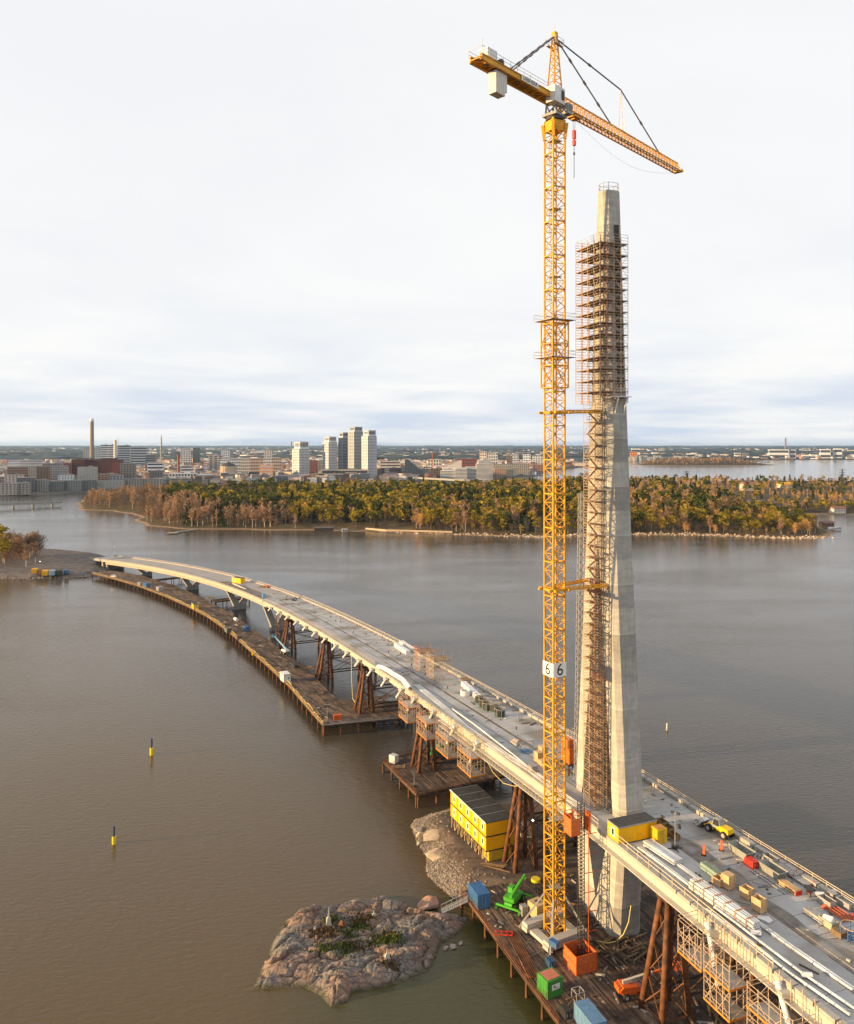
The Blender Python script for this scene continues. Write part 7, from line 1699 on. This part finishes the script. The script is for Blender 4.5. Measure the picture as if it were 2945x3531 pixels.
rtower('tallest glassy residential tower of the group', 1200, 1252, 1488, 1473, 2040, W2, 33, 0, True)
rtower('white residential tower at the right end of the group', 1247, 1299, 1503, 1485, 2000, W1, 29, 0)
bpx('beige shopping centre podium below the residential towers', 1105, 1270, 1620, 1960, (.42, .36, .29), 2, 30, 'band', dep=40)
bpx('long dark brown block in front of the shopping podium', 1092, 1272, 1633, 1870, (.10, .075, .07), 5, 40, dep=20)
bpx('pale red end house of the long dark block', 1066, 1098, 1634, 1840, (.42, .25, .18), 6, 5)
bpx('white house low between the navy block and the long dark block', 1030, 1066, 1636, 1840, (.60, .58, .56), 4, 6)
bpx('red brick office left of the tower group', 1067, 1094, 1587, 2150, (.27, .10, .07), 9, 5); bpx('grey beige office between the towers', 1090, 1114, 1589, 2200, (.34, .31, .28), 8, 5)
bpx('purple-brown block beside the slanted glass tower', 1316, 1382, 1614, 2080, (.13, .09, .10), 6, 9); bpx('cream narrow end of the purple-brown block', 1326, 1342, 1614, 2050, (.5, .42, .34), 6, 3)
bpx('white and grey block hugging the slanted glass tower', 1382, 1398, 1608, 2090, (.55, .55, .55), 8, 3)
bpx('brown glazed block right of the slanted tower', 1484, 1522, 1615, 2060, (.16, .105, .075), 7, 7)
D_ = 2060; k_ = D_/FPX; o = thing('slanted_tower', 'dark glass tower with a steep slanted roof', 'tower', (x(1396, D_), D_, 3), 0); zz = lambda v: CAM_H-(v-CY)*k_-3
mb = MB(); mb.side([(0, 0), (86*k_, 0), (86*k_, zz(1616)), (50*k_, zz(1616)), (12*k_, zz(1584)), (0, zz(1584))], 0, 22); mb.build('wall', M('slate_glass', (.085, .10, .095), .3, .2, .1, spec=.6), o)
mb = MB()
for i in range(15):
    xx = 3+i*86*k_/15.5; ht = zz(1584) if xx < 12*k_ else max(zz(1616), zz(1584)+(zz(1616)-zz(1584))*(xx/k_-12)/38) 
    mb.box(xx, -.2, ht/2, .8, .5, ht*.97)
mb.build('fins', M('fin_grey', (.22, .23, .21), .6), o, kind='stuff')
# terraced white-banded building on the shore
D_ = 2010; k_ = D_/FPX; o = thing('terraced_block', 'white banded terraced block on the shore with a stepped tower', 'apartment block', (x(1519, D_), D_, 3), 0)
for u0, u1, vt, y0, nf in ((1519, 1572, 1624, 0, 6), (1570, 1610, 1615, -6, 8), (1608, 1652, 1611, 4, 9), (1643, 1698, 1600, -2, 13), (1650, 1694, 1587, 2, 4), (1666, 1686, 1580, 4, 2)):
    h = zz(vt) if nf > 4 else None; top = CAM_H-(vt-CY)*k_-3; b0 = 0 if nf > 4 else CAM_H-((1600 if nf == 4 else 1587)-CY)*k_-3
    mb = MB(); mb.box(((u0+u1)/2-1519)*k_, y0+9, (top+b0)/2, (u1-u0)*k_, 18, top-b0); mb.build('storey_block', M('band_dark', (.10, .10, .11)), o); mb = MB()
    for f in range(nf+1): mb.box(((u0+u1)/2-1519)*k_, y0+9, b0+(top-b0)*f/nf, (u1-u0)*k_+1.6, 19.6, (top-b0)/nf*.42)
    mb.build('balcony_band', wallm((.70, .69, .67)), o, kind='stuff')
bpx('beige long block on the far quay right of the terraced block', 1704, 1826, 1600, 2330, (.34, .30, .25), 7, 26, dep=14); bpx('rust brown low block before the beige quay block', 1706, 1746, 1617, 2230, (.40, .25, .16), 5, 8)
bpx('dark small block before the beige quay block', 1748, 1770, 1618, 2260, DG, 4, 4); bpx('red brick long factory behind the terraced block', 1570, 1644, 1582, 2700, (.22, .06, .055), 4, 14); bpx('bright cream block on the wooded rise', 1655, 1678, 1557, 3100, (.72, .58, .45), 6, 4)
bpx('pale long block right of the cream block', 1678, 1716, 1561, 3100, (.55, .53, .50), 5, 8); bpx('white cube block on the right rise', 1804, 1830, 1567, 3200, WH, 5, 5); bpx('white block with dark windows further right on the rise', 1838, 1872, 1572, 3000, (.56, .57, .58), 7, 6)
bpx('pale block left of the white cube block', 1764, 1788, 1568, 3200, (.5, .5, .52), 5, 5); bpx('brown block in front of the pale rise blocks', 1748, 1766, 1572, 2900, (.2, .14, .11), 6, 4)
bpx('white and brown office with terraces below the rise', 1310, 1380, 1591, 2500, (.56, .48, .42), 4, 14, 'band'); bpx('white hall with orange panel beside the yellow crane', 1475, 1522, 1584, 2500, (.55, .53, .5), 4, 8)
D_ = 2400; o = thing('sports_hall', 'pale hall with a rising slanted roof behind the terraced block', 'hall', (x(1526, D_), D_, 3), 0); k_ = D_/FPX; hz_ = lambda v: CAM_H-(v-CY)*k_-3
mb = MB(); mb.side([(0, 0), (66*k_, 0), (66*k_, hz_(1588)), (56*k_, hz_(1588)), (0, hz_(1611))], 0, 40); mb.build('wall', wallm((.60, .56, .52)), o); mb = MB(); mb.add([(-1, -1, hz_(1611)+.5), (56*k_, -1, hz_(1588)+.5), (56*k_, 41, hz_(1588)+.5), (-1, 41, hz_(1611)+.5)], [(0, 1, 2, 3)]); mb.build('roof', wallm((.45, .32, .22)), o)
o = thing('far_crane', 'small orange tower crane among the far blocks', 'crane', (x(1491, 2450), 2450, 3), .3); zt_ = CAM_H-(1562-CY)*2450/FPX-3; mb = MB(); mb.bar((0, 0, 0), (0, 0, zt_), 1.6); mb.build('mast', m_orange, o); mb = MB(); mb.bar((-9, 0, zt_-4), (22, 0, zt_-4), 1.2); mb.build('jib', m_orange, o)
# right-hand far suburb
rr_ = random.Random(6)
for k in range(26):
    u0 = 2164+k*10.+rr_.uniform(-2, 2); bpx(('pale', 'grey', 'cream', 'blue-grey')[k % 4]+' small apartment block on the far right shore, '+('left part' if k < 9 else 'middle part' if k < 18 else 'right part')+' of the row', u0, u0+7.5, 1572+rr_.uniform(-3, 5)+max(0, (k-8)*.25), 4330+rr_.uniform(-50, 120), [(.52, .53, .53), (.44, .44, .43), (.58, .56, .50), (.38, .42, .45)][k % 4], 5, 3, group='apartment blocks on the far right shore', parapet=False, dep=14)
bpx('orange block among the far right shore houses', 2174, 2198, 1558, 4600, (.60, .20, .05), 5, 5)
for k, (u0, u1, vt) in enumerate(((2180, 2208, 1547), (2655, 2720, 1550), (2725, 2745, 1551), (2832, 2865, 1549), (2880, 2905, 1547), (2536, 2556, 1562))): bpx('long white hall on the wooded right horizon', u0, u1, vt, 5200, (.62, .62, .62), 2, 8, 'band', group='white halls on the right horizon', dep=30, parapet=False)
# generic blocks filling the city behind
def okplace(xx, yy): return pdist(np.array([xx]), np.array([yy]), cit_poly)[0] > 25
pal = [((.56, .55, .53), 'white plastered'), ((.40, .34, .28), 'beige'), ((.32, .31, .30), 'grey'), ((.36, .17, .10), 'red brick'), ((.24, .16, .11), 'brown'), ((.50, .40, .30), 'cream')]
def proto(col, w, d, h, nf, nc, lab):
    return bldg(lab, 0, -500, w, d, h, 0, col, nf, nc, 'grid' if nc % 2 else 'band', rnd.choice([m_fr, m_fr, m_snowroof, M('rust_roof', (.25, .12, .08), .9)]), -60, group='blocks of the inner city')
pr = []
for col, nm in pal:
    for w, d, h, nf, nc in ((26, 13, 15, 5, 9), (44, 15, 18, 6, 14), (18, 16, 21, 7, 6)): pr.append((proto(col, w, d, h, nf, nc, nm+' city block among the dense rooftops'), nm))
gb = random.Random(77); cnt = 0; usedp = set(); q = None; m_u = lambda m_: m_[1]
LMK = [('power plant', 320, 1790), ('checkered grey tower', 296, 1570), ('brick chimney', 615, 1950), ('gasholder', 781, 1980), ('striped orange office', 917, 1870), ('link tower', 556, 3000), ('lone residential tower', 1037, 2050), ('tallest residential tower', 1226, 2040), ('slanted glass tower', 1420, 2060), ('terraced block', 1600, 2010), ('beige quay block', 1765, 2330), ('white striped offices', 370, 2750), ('twin white apartments', 50, 1850), ('bare beige slab', 742, 2350)]
for tries in range(2600):
    if cnt >= 285: break
    yy = 1640*(3500/1640)**gb.random(); u = gb.uniform(-40, 1960); xx = x(u, yy)
    if not okplace(xx, yy): continue
    if 1000 < u < 1300 and 1900 < yy < 2150: continue
    if 220 < u < 415 and 1700 < yy < 1850: continue
    i = gb.randrange(len(pr)); o, nm = pr[i]; a = -math.atan2(xx, yy)+gb.choice([0, R(90), R(35), R(-20)])
    sc__ = gb.uniform(.75, 1.1)
    if i in usedp: q = dup(o, (xx, yy, 3.0), a, scale=(1, 1, sc__))
    else: o.location = (xx, yy, 3.); o.rotation_euler = (0, 0, a); usedp.add(i)
    w_ = q if i in usedp and q is not None else o; lm = min(LMK, key=lambda m_: math.hypot((x(m_[1], m_[2])-xx), (m_[2]-yy)*.5)); du = u-m_u(lm); rel = 'behind' if abs(du) < 25 and yy > lm[2] else 'before' if abs(du) < 25 else ('left of' if du < 0 else 'right of'); far_ = 'distant ' if yy > 2700 else ''
    w_['label'] = far_+nm+(' low', ' long', ' square')[i % 3]+' city block '+rel+' the '+lm[0]; q = None
    cnt += 1
for i, (o, nm) in enumerate(pr):
    if i not in usedp: o.location = (-900+i*20, 2600, 3.)
# the small roofs between and behind them, past counting
rs_ = np.random.default_rng(9); mbs = {}
for k in range(2600):
    yy = 1700*(4200/1700)**rs_.random(); u = rs_.uniform(-60, 1980); xx = x(u, yy)
    if not okplace(xx, yy) or (1000 < u < 1310 and 1850 < yy < 2120) or (215 < u < 420 and 1740 < yy < 1870): continue
    c = int(rs_.integers(6)); w, d, h = rs_.uniform(10, 34), rs_.uniform(9, 16), rs_.uniform(6, 15)*(1.25 if yy > 2600 else 1.); a = rs_.choice([0, .6, -.4, 1.57]); mbs.setdefault(c, MB()).box(xx, yy, 3+h/2, w, d, h, a)
    mbs.setdefault(6+int(rs_.integers(2)), MB()).box(xx, yy, 3+h+.4, w*1.03, d*1.03, .9, a)
for c, mb in mbs.items():
    o = mb.build('small_rooftops', wallm([(.62, .61, .60), (.50, .41, .31), (.42, .42, .43), (.40, .19, .11), (.56, .46, .38), (.30, .27, .25), (.16, .155, .16), (.34, .20, .15)][c])); o['kind'] = 'stuff'; o['label'] = ('white', 'cream', 'grey', 'rust red', 'tan', 'brown', 'dark roofed', 'red roofed')[c]+' small houses massed between the city blocks'; o['category'] = 'town'
# the rest of the town to the horizon
r_ = np.random.default_rng(5); mbw = {}
for k in range(5200):
    yy = 2500*(15000/2500)**(r_.random()**1.25); u = r_.uniform(-60, 3000); xx = x(u, yy)
    ins = pdist(np.array([xx]), np.array([yy]), cit_poly)[0] > 30; zf = 3. if ins else float(FAR.z(np.array([xx]), np.array([yy]))[0])
    if zf < 2.5: continue
    dn = vnoise(np.array([xx/700.]), np.array([yy/1500.]), 44)[0]
    if dn < (.35 if u < 1300 else .58): continue
    c = int(r_.integers(4)); w, d, h = r_.uniform(14, 60), r_.uniform(12, 26), r_.uniform(7, 19); mbw.setdefault(c, MB()).box(xx, yy, zf+h/2, w, d, h, r_.choice([0, .6, -.4, 1.57]))
for c, mb in mbw.items():
    o = mb.build('distant_town', wallm([(.60, .60, .60), (.36, .32, .29), (.46, .46, .47), (.34, .20, .14)][c])); o['kind'] = 'stuff'; o['label'] = ('white', 'brown', 'grey', 'reddish')[c]+' distant houses merging towards the horizon'; o['category'] = 'town'
# road bridge behind the island, low bridge on the left, jetty, houses in the wood
def simple_bridge(label, pts, w, th, npier, name='road_bridge'):
    o = thing(name, label, 'bridge', (0, 0, 0))
    for a, b in zip(pts, pts[1:]):
        a, b = Vector(a), Vector(b); mb = MB(); mb.bar(a, b, w, th); mb.build('deck', m_conc, o); d = (b-a).normalized(); n = Vector((-d.y, d.x, 0))*w/2
        for sg in (-1, 1): mb = MB(); mb.bar(a+n*sg+Vector((0, 0, th*.5+.5)), b+n*sg+Vector((0, 0, th*.5+.5)), .4, 1.); mb.build('parapet', m_conc, o)
        for k in range(npier):
            q = a+(b-a)*(k+.5)/npier
            mb = MB(); mb.box(q.x, q.y, (q.z-th)/2-.5, 2.2, w*.7, q.z-th+1, math.atan2(d.y, d.x)); mb.build('pier', m_conc2, o)
simple_bridge('grey motorway bridge behind the wooded island', [(-125, 2010, 12), (90, 1790, 9)], 22, 1.6, 6)
simple_bridge('low footbridge at the left picture edge', [tuple(P(-60, 1742, 6.)), tuple(P(212, 1733, 5.))], 8, 1.8, 4, 'footbridge')
o = thing('jetty', 'small grey jetty on the left shore of the wood', 'jetty', P(586, 1838, .9), 0); e1 = P(684, 1824, .9)-P(586, 1838, .9); mb = MB(); mb.bar((0, 0, 0), e1, 3.5, .5); mb.build('deck', m_conc2, o); mb = MB(); mb.box(3, 0, .2, 10, 8, .5); mb.build('head', m_conc2, o)
for k in range(5): mb = MB(); q = e1*k/4; mb.bar((q.x, q.y, -1.5), (q.x, q.y, .2), .5); mb.build('pile', m_dark, o)
def house(label, u, v, w, d, h, col, roofc, ridge=3., rot=.2, z=None):
    q = P(u, v, 5.); zz_ = float(ISL.z(np.array([q.x]), np.array([q.y]))[0]) if z is None else z; zz_ = max(zz_, 1.); o = thing('house', label, 'house', (q.x, q.y, zz_-.3), rot)
    mb = MB(); mb.box(0, 0, h/2, w, d, h); mb.build('wall', wallm(col), o); mb = MB(); mb.add([(-w/2-.5, -d/2-.6, h), (w/2+.5, -d/2-.6, h), (w/2+.5, d/2+.6, h), (-w/2-.5, d/2+.6, h), (-w/2-.5, 0, h+ridge), (w/2+.5, 0, h+ridge)], [(0, 1, 5, 4), (2, 3, 4, 5), (0, 4, 3), (1, 2, 5), (3, 2, 1, 0)]); mb.build('roof', M('roof_%02d%02d' % (int(roofc[0]*99), int(roofc[1]*99)), roofc, .8, .15, .1), o)
    for k in range(max(2, int(w/4))): mb = MB(); mb.box(-w/2+w*(k+.5)/max(2, int(w/4)), -d/2-.04, h*.55, 1.3, .12, 1.4); mb.build('window', m_win, o)
house('large white villa among the trees on the right', 2578, 1702, 22, 14, 11, (.62, .50, .38), (.30, .14, .09), 5); house('house with a yellow roof in the right-hand wood', 2705, 1692, 24, 12, 7, (.58, .50, .40), (.62, .40, .02), 4)
house('long grey row house behind the inlet', 2600, 1752, 26, 10, 7, (.28, .24, .22), (.12, .11, .11), 2); house('second long grey row house behind the inlet', 2672, 1752, 24, 10, 7, (.30, .26, .24), (.12, .11, .11), 2)
house('white restaurant house with chimneys by the inlet', 2888, 1758, 17, 10, 6, (.60, .55, .48), (.25, .12, .09), 3); house('dark boat shed on the right-hand point', 2672, 1816, 14, 8, 4, (.12, .08, .06), (.10, .09, .09), 2.5); house('brown boathouse beside the inlet', 2850, 1802, 13, 8, 4, (.17, .09, .06), (.16, .10, .08), 2.5)
house('cream house left in the right-hand wood', 2380, 1690, 15, 10, 7, (.62, .52, .36), (.22, .13, .10), 3); house('pink house deep in the right-hand wood', 2480, 1690, 16, 10, 7, (.52, .32, .24), (.24, .12, .09), 3); house('white house with red roof behind the crane', 1772, 1700, 14, 10, 8, (.70, .66, .62), (.30, .10, .07), 3)
house('long dark beach pavilion behind the sand', 1116, 1816, 20, 6, 3.2, (.11, .07, .05), (.10, .09, .085), 1.2); house('pale hut at the beach', 1188, 1820, 5, 4, 2.6, (.5, .46, .42), (.3, .28, .26), 1.)
for k, (u, v) in enumerate(((2868, 1826), (2890, 1824))):
    q = P(u, v, 1.); o = thing('boat', ('white covered boat laid up left of its neighbour', 'white covered boat laid up right of its neighbour')[k], 'boat', (q.x, q.y, max(.6, float(ISL.z(np.array([q.x]), np.array([q.y]))[0]))), .3, 'laid-up boats')
    mb = MB(); mb.loft([[(-4, -.6, 0), (3.2, -.5, 0), (4.2, 0, .2), (3.2, .5, 0), (-4, .6, 0)], [(-4.2, -1.5, 1.6), (3, -1.4, 1.6), (5, 0, 1.9), (3, 1.4, 1.6), (-4.2, 1.5, 1.6)]]); mb.build('hull', m_white, o); mb = MB(); mb.side([(-4, 1.6), (4, 1.7), (1, 3.), (-3, 3.)], -1.1, 1.1); mb.build('cover', m_film, o)
# stone beach wall and rocks on the island shore
o = thing('beach_wall', 'low sunlit stone wall along the beach', 'wall', (0, 0, 0)); wl = [P(1260, 1826, 1.6), P(1330, 1832, 1.6), P(1420, 1834, 1.6), P(1560, 1838, 1.6)]
for a, b in zip(wl, wl[1:]): mb = MB(); mb.bar(a+Vector((0, 4, .6)), b+Vector((0, 4, .6)), 1., 1.6); mb.build('wall_length', wallm((.46, .35, .24)), o)
rubble('shore_rocks', 'pale rocks scattered along the shore of the wooded island', isl_poly[8:19], 700, .5, 2.0, M('shore_rock', (.42, .32, .23), .9, .2, .3, island=.35), 4., ISL.z, 15)
# ================================================================ HAZE over the whole sound
hzb = MB(); hzb.box(0, 21000, 83, 66000, 44000, 176); m_hz = bpy.data.materials.new('haze_air'); m_hz.use_nodes = True; th_ = m_hz.node_tree; th_.nodes.clear()
ho_ = N(th_, 'ShaderNodeOutputMaterial'); pv = N(th_, 'ShaderNodeVolumePrincipled'); pv.inputs['Color'].default_value = (.48, .70, 1., 1); pv.inputs['Density'].default_value = 2.4e-5; pv.inputs['Anisotropy'].default_value = .3
L(th_, pv.outputs[0], ho_.inputs['Volume']); hzo = hzb.build('haze', m_hz); hzo['kind'] = 'stuff'; hzo['label'] = 'thin pale haze over the sound and the far city'; hzo['category'] = 'haze'
